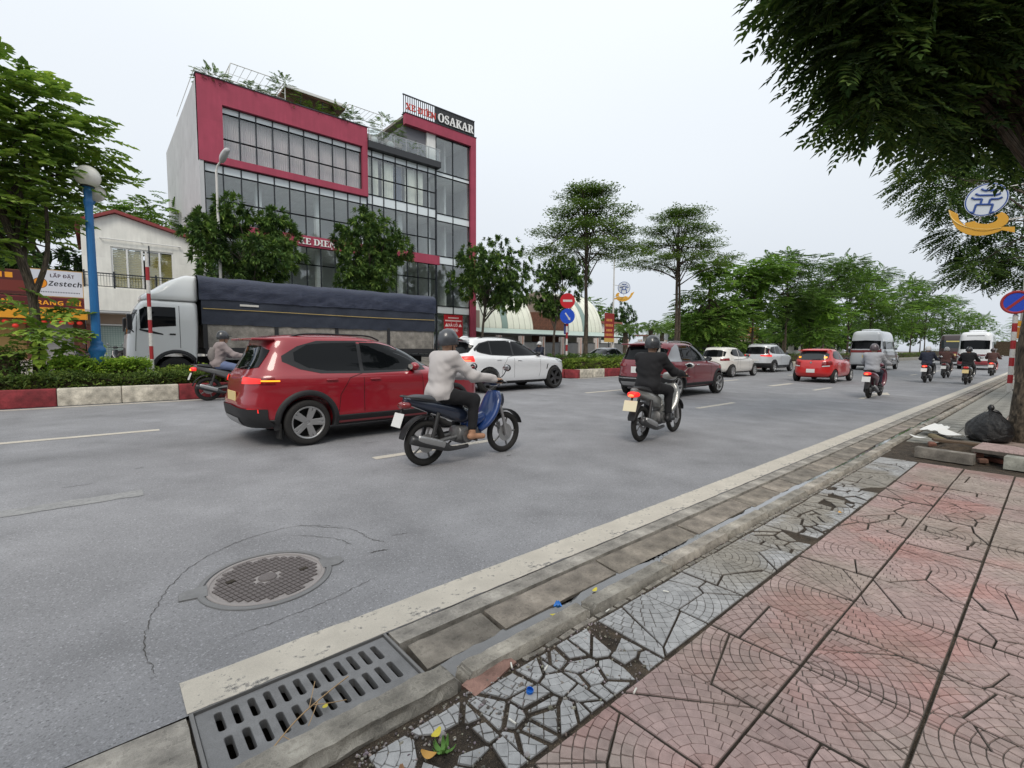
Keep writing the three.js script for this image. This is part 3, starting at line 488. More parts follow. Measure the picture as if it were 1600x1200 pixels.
const wheelCache = new Map();
function wheelGeos(R, tw, rimR, spokes, twin) {
  const k = [R, tw, rimR, spokes, twin].join(); if (wheelCache.has(k)) return wheelCache.get(k);
  const r = rimR, h = tw / 2, rot = (g) => g.rotateX(Math.PI / 2);      // axis along z, outer face +z
  const tyre = rot(lathe([[r - .012, -h * .8], [r + .02, -h * .98], [R - .03, -h], [R - .008, -h * .85], [R, -h * .55], [R, h * .55], [R - .008, h * .85], [R - .03, h], [r + .02, h * .98], [r - .012, h * .8]], 40));
  const rim = [rot(lathe([[r - .03, -h * .5], [r - .022, h * .5], [r + .004, h * .93], [r - .002, h * .98], [r - .02, h * .86]], 36)), rot(lathe([[0, h * .62], [.03, h * .6], [.055, h * .5], [.06, h * .3], [.05, h * .1]], 20))];
  for (let i = 0; i < spokes; i++) for (const s of twin ? [-1, 1] : [0]) {
    const g = extr([[.03, -.022 + s * .012], [r - .016, -.018 + s * .03], [r - .016, .018 + s * .03], [.03, .022 + s * .012]], .018, .006); g.translate(0, 0, h * .52);
    const p = g.attributes.position; for (let j = 0; j < p.count; j++) { const q = Math.hypot(p.getX(j), p.getY(j)) / r; p.setZ(j, p.getZ(j) + (q - .4) * h * .28); } g.computeVertexNormals(); rim.push(g.rotateZ(i / spokes * 2 * Math.PI));
  }
  const disc = rot(lathe([[0, h * .02], [r - .024, h * .02], [r - .024, -h * .02]], 28)), o = { tyre, rim: flat(rim), disc }; wheelCache.set(k, o); return o;
}
function addWheel(car, x, z, R, tw, rimR, spokes, twin, rimM, turn = 0) {
  const g = wheelGeos(R, tw, rimR, spokes, twin), w = new THREE.Group(); w.name = 'wheel'; w.position.set(x, R, z); w.rotation.set(0, (z > 0 ? 0 : Math.PI) + turn, rnd() * 0 + x * 1.7); car.add(w);
  part(w, 'tyre', g.tyre, M.tyre); part(w, 'rim', g.rim, rimM); part(w, 'brake_disc', g.disc, M.under); return w;
}
const archTrim = (B, xc, R, s, w0, off) => {          // flare round a wheel arch, following the body side
  const pos = [], ix = [], n = 30, a0 = -.25, a1 = Math.PI + .25;
  for (let i = 0; i <= n; i++) { const a = lerp(a0, a1, i / n), prof = [[-.012, -.07], [-.014, off + .004], [.006, off + .012], [w0 * .7, off + .008], [w0, -.004]]; for (const [dr, dz] of prof) { const x = xc + (R + dr) * Math.cos(a), y = R * .92 + (R + dr) * Math.sin(a), yy = Math.max(y, .2); pos.push(x, yy, s * (B.zAt(x, Math.max(yy, B.y0 + .06)) + dz)); } }
  for (let i = 0; i < n; i++) for (let j = 0; j < 4; j++) { const a = i * 5 + j; s > 0 ? ix.push(a, a + 1, a + 5, a + 1, a + 6, a + 5) : ix.push(a, a + 5, a + 1, a + 1, a + 5, a + 6); }
  const g = new THREE.BufferGeometry(); g.setAttribute('position', new THREE.Float32BufferAttribute(pos, 3)); g.setIndex(ix); g.computeVertexNormals(); return g;
};
const seam = (B, pts, s, w = .008) => {               // door gap: a narrow dark strip along the side
  const out = []; for (let i = 0; i < pts.length - 1; i++) { const [x0, y0] = pts[i], [x1, y1] = pts[i + 1], n = 8, pos = [], ix = []; const dx = x1 - x0, dy = y1 - y0, l = Math.hypot(dx, dy), px = -dy / l * w / 2, py = dx / l * w / 2; for (let k = 0; k <= n; k++) for (const q of [-1, 1]) { const x = lerp(x0, x1, k / n) + q * px, y = lerp(y0, y1, k / n) + q * py; pos.push(x, y + B.sag(x, y), s * (B.zAt(x, y) + .0025)); } for (let k = 0; k < n; k++) { const a = 2 * k; ix.push(a, a + 1, a + 2, a + 1, a + 3, a + 2); } const g = new THREE.BufferGeometry(); g.setAttribute('position', new THREE.Float32BufferAttribute(pos, 3)); g.setIndex(ix); g.computeVertexNormals(); out.push(g); } return out;
};
function car(o) {
  const B = new Body(o.rows, o), t = thing(o.name, o.label, o.category || 'car', o.pos, o.turn || 0, o.group), { wb, R } = o;
  const ys = []; for (let y = B.y0; y < B.y1 - 1e-6;) { ys.push(y); const slope = Math.abs(lookup(o.rows, y + .02, 2) - lookup(o.rows, y, 2)) / .02 + Math.abs(lookup(o.rows, y + .02, 1) - lookup(o.rows, y, 1)) / .02 + 3 * Math.abs(lookup(o.rows, y + .02, 3) - lookup(o.rows, y, 3)) / .02; y += clamp(.09 / (.6 + slope), .006, .05); } ys.push(B.y1);
  let g = B.geo(ys, 108); const AR = R + (o.archGap || .045);
  if (!o.noArch) {
    let b = new Brush(g.clone()); for (const x of [0, wb]) for (const s of [-1, 1]) { const c = new Brush(new THREE.CylinderGeometry(AR, AR, .6, 40).rotateX(Math.PI / 2)); c.position.set(x, R + .005, s * (B.sl(.6).w + .3 - .27)); c.updateMatrixWorld(); b.updateMatrixWorld(); b = ev.evaluate(b, c, SUBTRACTION); }
    g = b.geometry; g.clearGroups();
  }
  const body = part(t, 'body', g, o.paint);
  if (o.clad !== 0) { const c = o.clad || .36, cy = [B.y0 - .02, B.y0 + .02, lerp(B.y0, c, .5), c - .02, c]; let cg = B.geo(cy.map((y) => Math.max(y, B.y0)), 96, .008); if (!o.noArch) { let b = new Brush(cg); for (const x of [0, wb]) for (const s of [-1, 1]) { const cc = new Brush(new THREE.CylinderGeometry(AR + .002, AR + .002, .62, 40).rotateX(Math.PI / 2)); cc.position.set(x, R + .005, s * (B.sl(.6).w + .31 - .27)); cc.updateMatrixWorld(); b.updateMatrixWorld(); b = ev.evaluate(b, cc, SUBTRACTION); } cg = b.geometry; cg.clearGroups(); } part(t, 'lower_cladding', cg, o.cladM || M.plastic); }
  for (const x of [0, wb]) for (const s of [-1, 1]) { if (o.flare) part(t, 'wheel_arch_trim', archTrim(B, x, AR, s, o.flare, .012), o.flareM || M.plastic); addWheel(t, x, s * (B.sl(.5).w - o.tw / 2 - .012), R, o.tw, o.rim, o.spokes || 5, o.twin, o.rimM || M.alloy, 0); }
  part(t, 'underbody', [span(.3, wb - .3, B.y0 - .03, B.y0 + .06, -.6, .6), rod([0, R, -.7], [0, R, .7], .04), rod([wb, R, -.7], [wb, R, .7], .04)], M.under);
  const gl = o.glass || M.glassDark;
  for (const s of [-1, 1]) {
    for (const st of o.sideGlass) part(t, 'side_window', B.side(st, s, .005), gl);
    if (o.dlo) for (const st of o.dlo) part(t, 'window_surround', B.side(st, s, .0025), o.dloM || M.trim);
    for (const p of o.seams || []) part(t, 'door_gap', seam(B, p, s), M.under);
    for (const [x, y] of o.handles || []) part(t, 'door_handle', rbox(.17, .028, .03, .012, x, y, s * (B.zAt(x, y) + .012)), o.handleM || o.paint);
    if (o.mirror) { const [x, y] = o.mirror, z = s * (B.zAt(x, y) + .1), m = part(t, 'wing_mirror', [new THREE.SphereGeometry(1, 18, 12).scale(.075, .07, .1).translate(x, y + .02, z), rod([x, y - .03, s * (B.zAt(x, y) - .02)], [x, y, z], .022)], o.mirrorM || o.paint); part(m, 'mirror_glass', new THREE.CircleGeometry(.06, 16).scale(1.25, .85, 1).rotateY(-Math.PI / 2).translate(x - .074, y + .02, z), M.chrome); }
    for (const [st, m, n] of o.sideBits || []) part(t, n || 'side_trim', B.side(st, s, .008, 24), m);
    for (const q of o.tail || []) part(t, q.name || 'tail_light', q.geo(B, s), q.m);
    for (const q of o.head || []) part(t, 'headlight', q.geo(B, s), q.m);
    if (o.rails) part(t, 'roof_rail', tube(o.rails.map(([x, y, z]) => [x, y, s * z]), .014, 6, 24), o.railM || M.trim);
  }
  if (o.rearGlass) part(t, 'rear_window', B.end(o.rearGlass, false, .006), o.rearM || gl);
  if (o.windscreen) part(t, 'windscreen', B.end(o.windscreen, true, .006), o.screenM || M.glassMid);
  for (const [n, st, m, off] of o.rearBits || []) part(t, n, B.end(st, false, off || .008), m);
  for (const [n, st, m, off] of o.frontBits || []) part(t, n, B.end(st, true, off || .008), m);
  if (o.plate) { const [y, w, h, m] = o.plate, x = B.xAt(0, y, false); part(t, 'number_plate', rbox(.014, h, w, .004, x - .012, y, 0), m || M.plate); }
  if (o.spoiler) part(t, 'spoiler', hull(o.spoiler, 12, 3, 3), o.spoilerM || o.paint);
  if (o.wiper) part(t, 'rear_wiper', rod([B.xAt(0, o.wiper, false) - .02, o.wiper, 0], [B.xAt(.3, o.wiper + .03, false) - .02, o.wiper + .04, .34], .009), M.trim);
  if (o.extra) o.extra(t, B);
  return { t, B };
}
const wrapTail = (f0, xEnd, yMid, lo0, hi0, lo1, hi1, off = .01) => (B, s) => { const a = B.thRear(f0, s), b = B.thSide(xEnd, yMid, s), bb = s > 0 ? b : b + 2 * Math.PI; return B.wrap(a < bb ? [[a, lo0, hi0], [bb, lo1, hi1]] : [[bb, lo1, hi1], [a, lo0, hi0]], off, 28, 4); };

// the red crossover in the middle lane
reseed(31);
const redPaint = paintMat([.29, .006, .016]), whitePaint = paintMat([.76, .77, .78]), maroonPaint = paintMat([.17, .012, .022]), beigeWhite = paintMat([.70, .68, .63]), silverPaint = paintMat([.62, .64, .66], { metalness: .2 }), brightRed = paintMat([.56, .012, .012]);
const zc = (z, w) => z - w;                            // centre line from the near side
car({
  name: 'crossover_car', label: 'metallic red crossover with roof spoiler and silver alloy wheels in the middle lane', pos: [2.27, roadY(-7.8), -7.06 - .86], turn: .012,
  paint: redPaint, wb: 2.5, R: .325, tw: .215, rim: .232, spokes: 5, twin: true, archGap: .055, flare: .07, clad: .4, nr: 5.6, nf: 4.4,
  rows: [[.24, -.5, 3.1, .76], [.3, -.7, 3.2, .86], [.42, -.78, 3.28, .89], [.6, -.80, 3.3, .885], [.74, -.765, 3.3, .885], [.86, -.75, 3.26, .895], [.95, -.735, 3.1, .885], [1.0, -.71, 2.8, .865], [1.04, -.68, 2.45, .835], [1.1, -.64, 2.2, .80], [1.3, -.53, 1.86, .735], [1.46, -.47, 1.5, .68], [1.53, -.42, 1.25, .64], [1.57, -.3, 1.05, .56], [1.595, 0, .85, .4], [1.605, .35, .6, .08]],
  sideGlass: [[[-.14, 1.21, 1.33], [.05, 1.1, 1.44], [.3, 1.055, 1.465], [.8, 1.04, 1.48]], [[.86, 1.04, 1.48], [1.15, 1.045, 1.475], [1.4, 1.05, 1.43], [1.72, 1.055, 1.27], [1.9, 1.06, 1.12]]],
  dlo: [[[-.3, 1.2, 1.28], [-.08, 1.09, 1.42], [.2, 1.025, 1.5], [.9, 1.01, 1.51], [1.2, 1.015, 1.5], [1.45, 1.02, 1.45], [1.78, 1.03, 1.27], [1.98, 1.04, 1.09]]],
  seams: [[[.44, .45], [.47, .7], [.62, .95], [.84, 1.02]], [[.84, 1.02], [.84, .42]], [[1.86, 1.02], [1.9, .6], [1.84, .42]]],
  handles: [[.34, .93], [1.02, .92]], mirror: [1.72, 1.08],
  tail: [{ geo: wrapTail(.45, -.42, .9, .9, .97, .89, .985), m: M.redOff }, { name: 'tail_light_bar', geo: wrapTail(.62, -.36, .93, .93, .95, .925, .945, .014), m: M.amber }, { geo: wrapTail(.5, -.58, .93, .89, .985, .9, .965, .016), m: M.redOn }, { name: 'reflector', geo: wrapTail(.72, -.62, .52, .51, .56, .5, .55, .014), m: M.redOn }],
  rearGlass: [[-.6, 1.12, 1.36], [-.4, 1.09, 1.42], [0, 1.08, 1.43], [.4, 1.09, 1.42], [.6, 1.12, 1.36]], windscreen: [[-.7, 1.1, 1.32], [-.5, 1.08, 1.45], [0, 1.07, 1.48], [.5, 1.08, 1.45], [.7, 1.1, 1.32]],
  rearBits: [['rear_bumper', [[-.8, .3, .55], [0, .3, .58], [.8, .3, .55]], M.plastic, .02], ['skid_plate', [[-.4, .31, .42], [.4, .31, .42]], M.alloy, .03]],
  plate: [.7, .47, .14, M.plateY], wiper: 1.1, rails: [[-.2, 1.53, .56], [.0, 1.59, .56], [.7, 1.6, .56], [1.1, 1.58, .55], [1.25, 1.52, .55]],
  extra(t, B) { part(t, 'roof_spoiler', (() => { const g = rbox(.3, .035, 1.22, .016, -.5, 1.515, 0, 3); return g; })(), redPaint); part(t, 'high_brake_light', rbox(.012, .018, .3, .004, -.655, 1.51, 0), M.redOff); for (const s of [-1, 1]) part(t, 'mud_flap', span(-.38, -.36, .12, .34, s * .62, s * .84), M.under); },
});
// white sport utility car beside the median
car({
  name: 'sport_utility_car', label: 'white sport utility car with dark alloy wheels passing the median opening', pos: [11.74 - 2.86, roadY(-12.1), -11.22 - .9], turn: .01,
  paint: whitePaint, wb: 2.86, R: .365, tw: .24, rim: .265, spokes: 5, twin: true, rimM: M.alloyDark, archGap: .05, clad: .33, nr: 4.4, nf: 3.4,
  rows: [[.25, -.6, 3.4, .8], [.32, -.86, 3.6, .9], [.5, -.94, 3.7, .935], [.7, -.93, 3.72, .935], [.9, -.92, 3.66, .945], [1.0, -.9, 3.45, .93], [1.06, -.87, 3.0, .9], [1.1, -.84, 2.75, .87], [1.16, -.8, 2.5, .84], [1.36, -.66, 2.08, .76], [1.52, -.57, 1.68, .7], [1.6, -.5, 1.38, .65], [1.645, -.32, 1.1, .55], [1.67, 0, .85, .38], [1.68, .35, .6, .08]],
  sideGlass: [[[-.36, 1.26, 1.3], [-.2, 1.2, 1.46], [.1, 1.15, 1.53]], [[.15, 1.145, 1.53], [.6, 1.12, 1.555], [.95, 1.115, 1.555]], [[1.02, 1.115, 1.555], [1.35, 1.12, 1.54], [1.65, 1.125, 1.46], [1.95, 1.13, 1.32], [2.2, 1.14, 1.19]]],
  dlo: [[[-.44, 1.25, 1.31], [-.24, 1.18, 1.48], [.1, 1.12, 1.56], [.9, 1.09, 1.58], [1.35, 1.095, 1.565], [1.7, 1.1, 1.47], [2.0, 1.11, 1.33], [2.28, 1.12, 1.18]]],
  seams: [[[.48, .45], [.5, .75], [.72, 1.05], [.98, 1.1]], [[.98, 1.1], [.98, .42]], [[2.1, 1.1], [2.14, .65], [2.06, .42]]], handles: [[.36, .99], [1.2, .97]], mirror: [2.1, 1.14], mirrorM: M.trim,
  tail: [{ geo: wrapTail(.4, -.5, 1.0, 1.0, 1.07, .93, 1.1), m: M.redOn }, { name: 'tail_light_lens', geo: wrapTail(.55, -.6, 1.0, .96, 1.0, .94, .98, .013), m: M.brakeOn }],
  head: [{ geo: (B, s) => B.wrap((() => { const b = B.thSide(3.05, .93, s), a = s * .35; return a < b ? [[a, .86, .95], [b, .9, .99]] : [[b, .9, .99], [a, .86, .95]]; })(), .01), m: M.lens }],
  sideBits: [[[[2.42, .66, .68], [2.46, .68, .82], [2.5, .8, .84]], M.trim, 'side_vent']],
  rearGlass: [[-.66, 1.2, 1.4], [-.45, 1.16, 1.5], [0, 1.15, 1.52], [.45, 1.16, 1.5], [.66, 1.2, 1.4]], windscreen: [[-.74, 1.2, 1.38], [-.5, 1.17, 1.52], [0, 1.16, 1.56], [.5, 1.17, 1.52], [.74, 1.2, 1.38]],
  rails: [[-.3, 1.59, .57], [0, 1.66, .56], [.8, 1.675, .55], [1.2, 1.645, .55], [1.4, 1.58, .56]], plate: [.82, .47, .12],
  rearBits: [['rear_bumper', [[-.8, .34, .52], [.8, .34, .52]], M.plastic, .012]],
  extra(t) { part(t, 'roof_spoiler', rbox(.26, .04, 1.26, .018, -.66, 1.575, 0, 3), whitePaint); part(t, 'aerial_fin', hull([[-.42, 1.62, 0, .02, .03], [-.3, 1.67, 0, .02, .035], [-.12, 1.675, 0, .008, .01]], 10, 2, 3), whitePaint); },
});
// dark red sport utility car ahead
car({
  name: 'sport_utility_car', label: 'dark red sport utility car with silver rear pillar ahead of the white one', pos: [15.2 - 2.6, roadY(-8), -7.2 - .86], turn: .015,
  paint: maroonPaint, wb: 2.6, R: .335, tw: .22, rim: .24, spokes: 5, archGap: .055, flare: .075, clad: .42, nr: 4.4, nf: 3.6,
  rows: [[.26, -.5, 3.2, .76], [.34, -.74, 3.3, .87], [.5, -.86, 3.4, .89], [.66, -.85, 3.4, .885], [.8, -.82, 3.38, .89], [.92, -.8, 3.28, .9], [1.0, -.77, 2.95, .875], [1.06, -.74, 2.5, .84], [1.12, -.7, 2.28, .805], [1.32, -.6, 1.95, .745], [1.48, -.53, 1.58, .695], [1.56, -.46, 1.3, .64], [1.6, -.3, 1.05, .55], [1.625, 0, .85, .38], [1.635, .35, .6, .08]],
  sideGlass: [[[.12, 1.13, 1.4], [.3, 1.09, 1.49], [.86, 1.07, 1.515]], [[.92, 1.07, 1.515], [1.2, 1.075, 1.5], [1.5, 1.08, 1.42], [1.8, 1.085, 1.27], [1.98, 1.09, 1.15]]],
  dlo: [[[.06, 1.1, 1.42], [.26, 1.055, 1.52], [.9, 1.04, 1.54], [1.2, 1.045, 1.53], [1.54, 1.05, 1.44], [1.85, 1.06, 1.28], [2.06, 1.07, 1.12]]],
  sideBits: [[[[-.34, 1.06, 1.2], [-.12, 1.05, 1.45], [.1, 1.045, 1.54], [.22, 1.045, 1.54]], mat([.4, .41, .43], { roughness: .35, metalness: .6 }), 'silver_pillar']],
  seams: [[[.46, .45], [.5, .7], [.66, 1.0], [.88, 1.05]], [[.88, 1.05], [.88, .43]], [[1.96, 1.06], [2, .6], [1.94, .43]]], handles: [[.4, .97], [1.08, .95]], handleM: M.chrome, mirror: [1.86, 1.1], mirrorM: M.trim,
  tail: [{ geo: wrapTail(.4, -.4, .93, .9, .98, .93, 1.0), m: M.redOff }], rearGlass: [[-.68, 1.14, 1.4], [-.45, 1.1, 1.48], [0, 1.09, 1.49], [.45, 1.1, 1.48], [.68, 1.14, 1.4]], windscreen: [[-.7, 1.14, 1.36], [-.5, 1.12, 1.48], [0, 1.11, 1.5], [.5, 1.12, 1.48], [.7, 1.14, 1.36]],
  plate: [.8, .34, .2], wiper: 1.1, rails: [[-.2, 1.56, .57], [0, 1.62, .56], [.8, 1.63, .55], [1.15, 1.6, .55], [1.32, 1.53, .56]], railM: M.alloy,
  rearBits: [['rear_bumper', [[-.82, .3, .62], [0, .3, .6], [.82, .3, .62]], M.plastic, .02], ['bumper_strip', [[-.6, .55, .575], [.6, .55, .575]], M.alloy, .028], ['skid_plate', [[-.5, .36, .47], [.5, .36, .47]], M.alloy, .03]],
  extra(t) { part(t, 'roof_spoiler', rbox(.26, .04, 1.22, .018, -.58, 1.545, 0, 3), maroonPaint); part(t, 'tailgate_badge', new THREE.CylinderGeometry(.05, .05, .012, 20).rotateZ(Math.PI / 2).scale(1, .7, 1.3).translate(-.79, .98, 0), M.chrome); },
});
// white hatchback
const hatchRows = (k) => [[.22, -.4, 2.95, .72], [.3, -.58, 3.12, .81], [.45, -.66, 3.2, .845], [.62, -.66, 3.2, .84], [.76, -.64, 3.16, .845], [.86, -.62, 3.0, .835], [.93, -.59, 2.62, .81], [.98, -.56, 2.3, .78], [1.05, -.52, 2.05, .745], [1.22, -.42, 1.72, .685], [1.36, -.33, 1.36, .63], [1.43, -.25, 1.12, .58], [1.465, -.1, .9, .48], [1.485, .2, .7, .3], [1.49, .4, .5, .06]].map((r) => [r[0] * k, r[1], r[2], r[3]]);
car({
  name: 'hatchback_car', label: 'cream white hatchback with dark tail lamp driving beside the silver people carrier', pos: [23.5, roadY(-11.3), -10.5 - .82], turn: .01,
  paint: beigeWhite, wb: 2.57, R: .3, tw: .19, rim: .21, spokes: 8, archGap: .045, clad: .26, nr: 3.6, nf: 3.2, rows: hatchRows(1.0),
  sideGlass: [[[-.02, 1.12, 1.2], [.2, 1.04, 1.36], [.7, 1.0, 1.38]], [[.76, 1.0, 1.38], [1.1, 1.0, 1.36], [1.4, 1.01, 1.25], [1.75, 1.02, 1.08]]], seams: [[[.4, .4], [.44, .65], [.56, .95], [.73, .99]], [[.73, .99], [.73, .36]], [[1.8, .98], [1.84, .36]]],
  handles: [[.34, .88], [.98, .87]], mirror: [1.65, 1.02], mirrorM: M.trim, tail: [{ geo: wrapTail(.5, -.22, .85, .8, .9, .82, .94), m: M.redOff }], rearGlass: [[-.56, 1.02, 1.24], [-.35, .99, 1.32], [0, .98, 1.34], [.35, .99, 1.32], [.56, 1.02, 1.24]], windscreen: [[-.6, 1.06, 1.22], [-.4, 1.04, 1.33], [0, 1.03, 1.36], [.4, 1.04, 1.33], [.6, 1.06, 1.22]], plate: [.55, .47, .12],
  sideBits: [[[[.1, .84, .855], [1.2, .88, .895], [1.75, .9, .915]], M.trim, 'side_stripe']],
});
// silver people carrier
car({
  name: 'people_carrier', label: 'silver white people carrier with tall red tail lamps and dark cladding', pos: [30.75, roadY(-12.1), -11.27 - .86], turn: .01,
  paint: silverPaint, wb: 2.775, R: .32, tw: .2, rim: .22, spokes: 5, archGap: .055, flare: .06, clad: .42, nr: 4.4, nf: 3.4,
  rows: [[.25, -.5, 3.2, .76], [.34, -.72, 3.4, .86], [.5, -.8, 3.52, .875], [.7, -.79, 3.52, .875], [.9, -.77, 3.42, .88], [1.0, -.75, 3.1, .865], [1.06, -.72, 2.75, .835], [1.14, -.69, 2.45, .795], [1.36, -.6, 2.05, .735], [1.54, -.52, 1.62, .68], [1.63, -.44, 1.3, .62], [1.67, -.2, 1.05, .5], [1.695, .1, .8, .3], [1.7, .4, .6, .06]],
  sideGlass: [[[-.36, 1.2, 1.3], [-.2, 1.13, 1.5], [.2, 1.1, 1.54]], [[.25, 1.1, 1.54], [.95, 1.08, 1.57]], [[1.0, 1.08, 1.57], [1.35, 1.08, 1.52], [1.7, 1.09, 1.37], [2.1, 1.1, 1.17]]], mirror: [1.95, 1.12], mirrorM: M.trim, handles: [[.4, .97], [1.15, .95]],
  seams: [[[.95, 1.06], [.95, .43]], [[2.05, 1.06], [2.08, .43]]],
  tail: [{ geo: wrapTail(.35, -.32, .95, .96, 1.03, .93, 1.04), m: M.redOn }, { geo: wrapTail(.86, -.5, 1.2, 1.0, 1.42, 1.0, 1.2), m: M.redOff }], rearGlass: [[-.66, 1.12, 1.4], [-.45, 1.08, 1.5], [0, 1.07, 1.52], [.45, 1.08, 1.5], [.66, 1.12, 1.4]], windscreen: [[-.68, 1.18, 1.38], [-.45, 1.15, 1.52], [0, 1.14, 1.56], [.45, 1.15, 1.52], [.68, 1.18, 1.38]], plate: [.72, .47, .12],
  rearBits: [['rear_bumper', [[-.82, .3, .55], [.82, .3, .55]], M.plastic, .014]], rails: [[-.2, 1.63, .52], [.1, 1.69, .5], [.8, 1.7, .5], [1.15, 1.66, .5]], railM: M.alloy,
});
// small red hatchback
car({
  name: 'hatchback_car', label: 'bright red small hatchback with yellow stickers on its rear window', pos: [24.25, roadY(-7.2), -6.4 - .79], turn: .012,
  paint: brightRed, wb: 2.45, R: .285, tw: .18, rim: .19, spokes: 6, clad: .22, nr: 4.2, nf: 3.2, rows: hatchRows(1.01).map((r) => [r[0], r[1] * 1.0, r[2] - .12, r[3] * .975]),
  sideGlass: [[[-.06, 1.08, 1.2], [.15, 1.03, 1.37], [.7, 1.0, 1.39]], [[.76, 1.0, 1.39], [1.05, 1.0, 1.36], [1.35, 1.01, 1.24], [1.65, 1.02, 1.08]]], seams: [[[.73, .99], [.73, .34]], [[1.7, .98], [1.72, .34]]], handles: [[.34, .88], [.98, .87]], mirror: [1.6, 1.02], mirrorM: M.trim,
  tail: [{ geo: wrapTail(.5, -.3, .8, .74, .9, .8, .96), m: M.redOff }, { name: 'reflector', geo: (B, s) => B.end([[.42 * s, .7, .74], [.66 * s, .72, .77]].sort((a, b) => a[0] - b[0]), false, .016), m: M.lens }],
  rearGlass: [[-.58, 1.04, 1.26], [-.4, .99, 1.36], [0, .985, 1.38], [.4, .99, 1.36], [.58, 1.04, 1.26]], rearM: M.glassMid, windscreen: [[-.6, 1.06, 1.22], [0, 1.03, 1.36], [.6, 1.06, 1.22]], plate: [.52, .33, .16], wiper: 1.0,
  rearBits: [['sticker', [[-.54, 1.07, 1.14], [-.44, 1.07, 1.14]], M.amber, .012], ['sticker', [[.44, 1.07, 1.14], [.54, 1.07, 1.14]], M.amber, .012]],
  extra(t, B) { part(t, 'roof_spoiler', rbox(.24, .035, 1.14, .016, -.36, 1.41, 0, 3), brightRed); part(t, 'tailgate_badge', new THREE.CylinderGeometry(.045, .045, .012, 18).rotateZ(Math.PI / 2).translate(B.xAt(0, .88, false) - .01, .88, 0), M.chrome); },
});
// minibuses and coach
const vanRows = (H, L, w, ro) => [[.3, -ro + .3, L - ro - .3, w - .14], [.4, -ro + .06, L - ro - .1, w - .02], [.6, -ro, L - ro, w], [1.0, -ro, L - ro - .02, w], [1.2, -ro + .01, L - ro - .3, w - .004], [1.32, -ro + .02, L - ro - .75, w - .015], [1.7, -ro + .05, L - ro - 1.15, w - .05], [H - .35, -ro + .12, L - ro - 1.75, w - .12], [H - .14, -ro + .2, L - ro - 2.15, w - .19], [H - .05, -ro + .34, L - ro - 2.5, w - .3], [H - .01, -ro + .7, L - ro - 3, w - .5], [H, -ro + 1.4, L - ro - 3.6, .1]];
const vanTwo = paintMat([.19, .185, .19], { metalness: .25 }), vanSilver = paintMat([.60, .62, .64]), vanWhite = paintMat([.74, .75, .76]);
car({
  name: 'minibus', label: 'silver roofed minibus with brown grey lower body and red rear band', category: 'minibus', pos: [42.0, roadY(-9), -8.1 - .98], turn: .012,
  paint: vanSilver, wb: 3.67, R: .345, tw: .22, rim: .21, spokes: 8, nr: 9, nf: 4, clad: .4, rows: vanRows(2.8, 6.1, 1.02, 1.25), archGap: .05,
  sideGlass: [[[-.95, 1.5, 2.02], [.6, 1.5, 2.03], [2.5, 1.5, 2.03]], [[2.6, 1.45, 2.03], [3.0, 1.42, 2.0], [3.6, 1.42, 1.68]]], sideBits: [[[[-1.1, .42, 1.34], [0, .42, 1.34], [1.5, .42, 1.34], [3.6, .42, 1.3], [4.3, .42, 1.05]], vanTwo, 'lower_panel']],
  seams: [[[-.3, 1.4], [-.3, .45]]], mirror: [3.55, 1.5], mirrorM: M.trim, tail: [{ geo: wrapTail(.9, -1.18, 1.1, 1.0, 1.5, 1.0, 1.5), m: M.redOff }], rearGlass: [[-.84, 1.5, 2.06], [0, 1.5, 2.1], [.84, 1.5, 2.06]],
  windscreen: [[-.8, 1.45, 1.9], [0, 1.4, 2.1], [.8, 1.45, 1.9]], rearBits: [['rear_band', [[-.9, 1.24, 1.42], [.9, 1.24, 1.42]], mat([.25, .03, .03], { roughness: .4 }), .008], ['door_panel', [[-.8, .72, 1.18], [.8, .72, 1.18]], vanSilver, .016]], plate: [.98, .34, .2, M.plateY],
  extra(t) { part(t, 'roof_unit', hull([[-.6, 2.8, 0, .35, .04], [-.3, 2.84, 0, .5, .07], [.5, 2.84, 0, .5, .07], [.9, 2.8, 0, .35, .03]], 14, 3, 3), vanSilver); },
});
car({
  name: 'minibus', label: 'tall white minibus in the kerb lane with dark rear window', category: 'minibus', pos: [53.5, roadY(-4.5), -3.55 - .98], turn: .01,
  paint: vanWhite, wb: 3.67, R: .36, tw: .24, rim: .22, spokes: 8, nr: 9, nf: 4, clad: .5, rows: vanRows(3.0, 6.3, 1.06, 1.3), archGap: .05,
  sideGlass: [[[-.95, 1.6, 2.2], [2.5, 1.6, 2.2]]], tail: [{ geo: wrapTail(.9, -1.2, 1.1, .9, 1.3, .9, 1.3), m: M.redOff }], rearGlass: [[-.84, 1.62, 2.3], [0, 1.62, 2.34], [.84, 1.62, 2.3]], mirror: [3.55, 1.6], mirrorM: M.trim,
  rearBits: [['rear_band', [[-.9, 1.08, 1.22], [.9, 1.08, 1.22]], mat([.16, .05, .06], { roughness: .4 }), .008], ['rear_bumper', [[-.95, .42, .72], [.95, .42, .72]], mat([.3, .05, .06]), .02]], plate: [.95, .34, .2, M.plateY],
  extra(t) { part(t, 'roof_unit', hull([[-.6, 3.0, 0, .35, .05], [-.3, 3.06, 0, .5, .09], [.6, 3.06, 0, .5, .09], [1.0, 3.0, 0, .35, .04]], 14, 3, 3), vanWhite); part(t, 'vent_slot', span(-1.18, -1.1, 2.62, 2.7, -.5, .5), M.trim); },
});
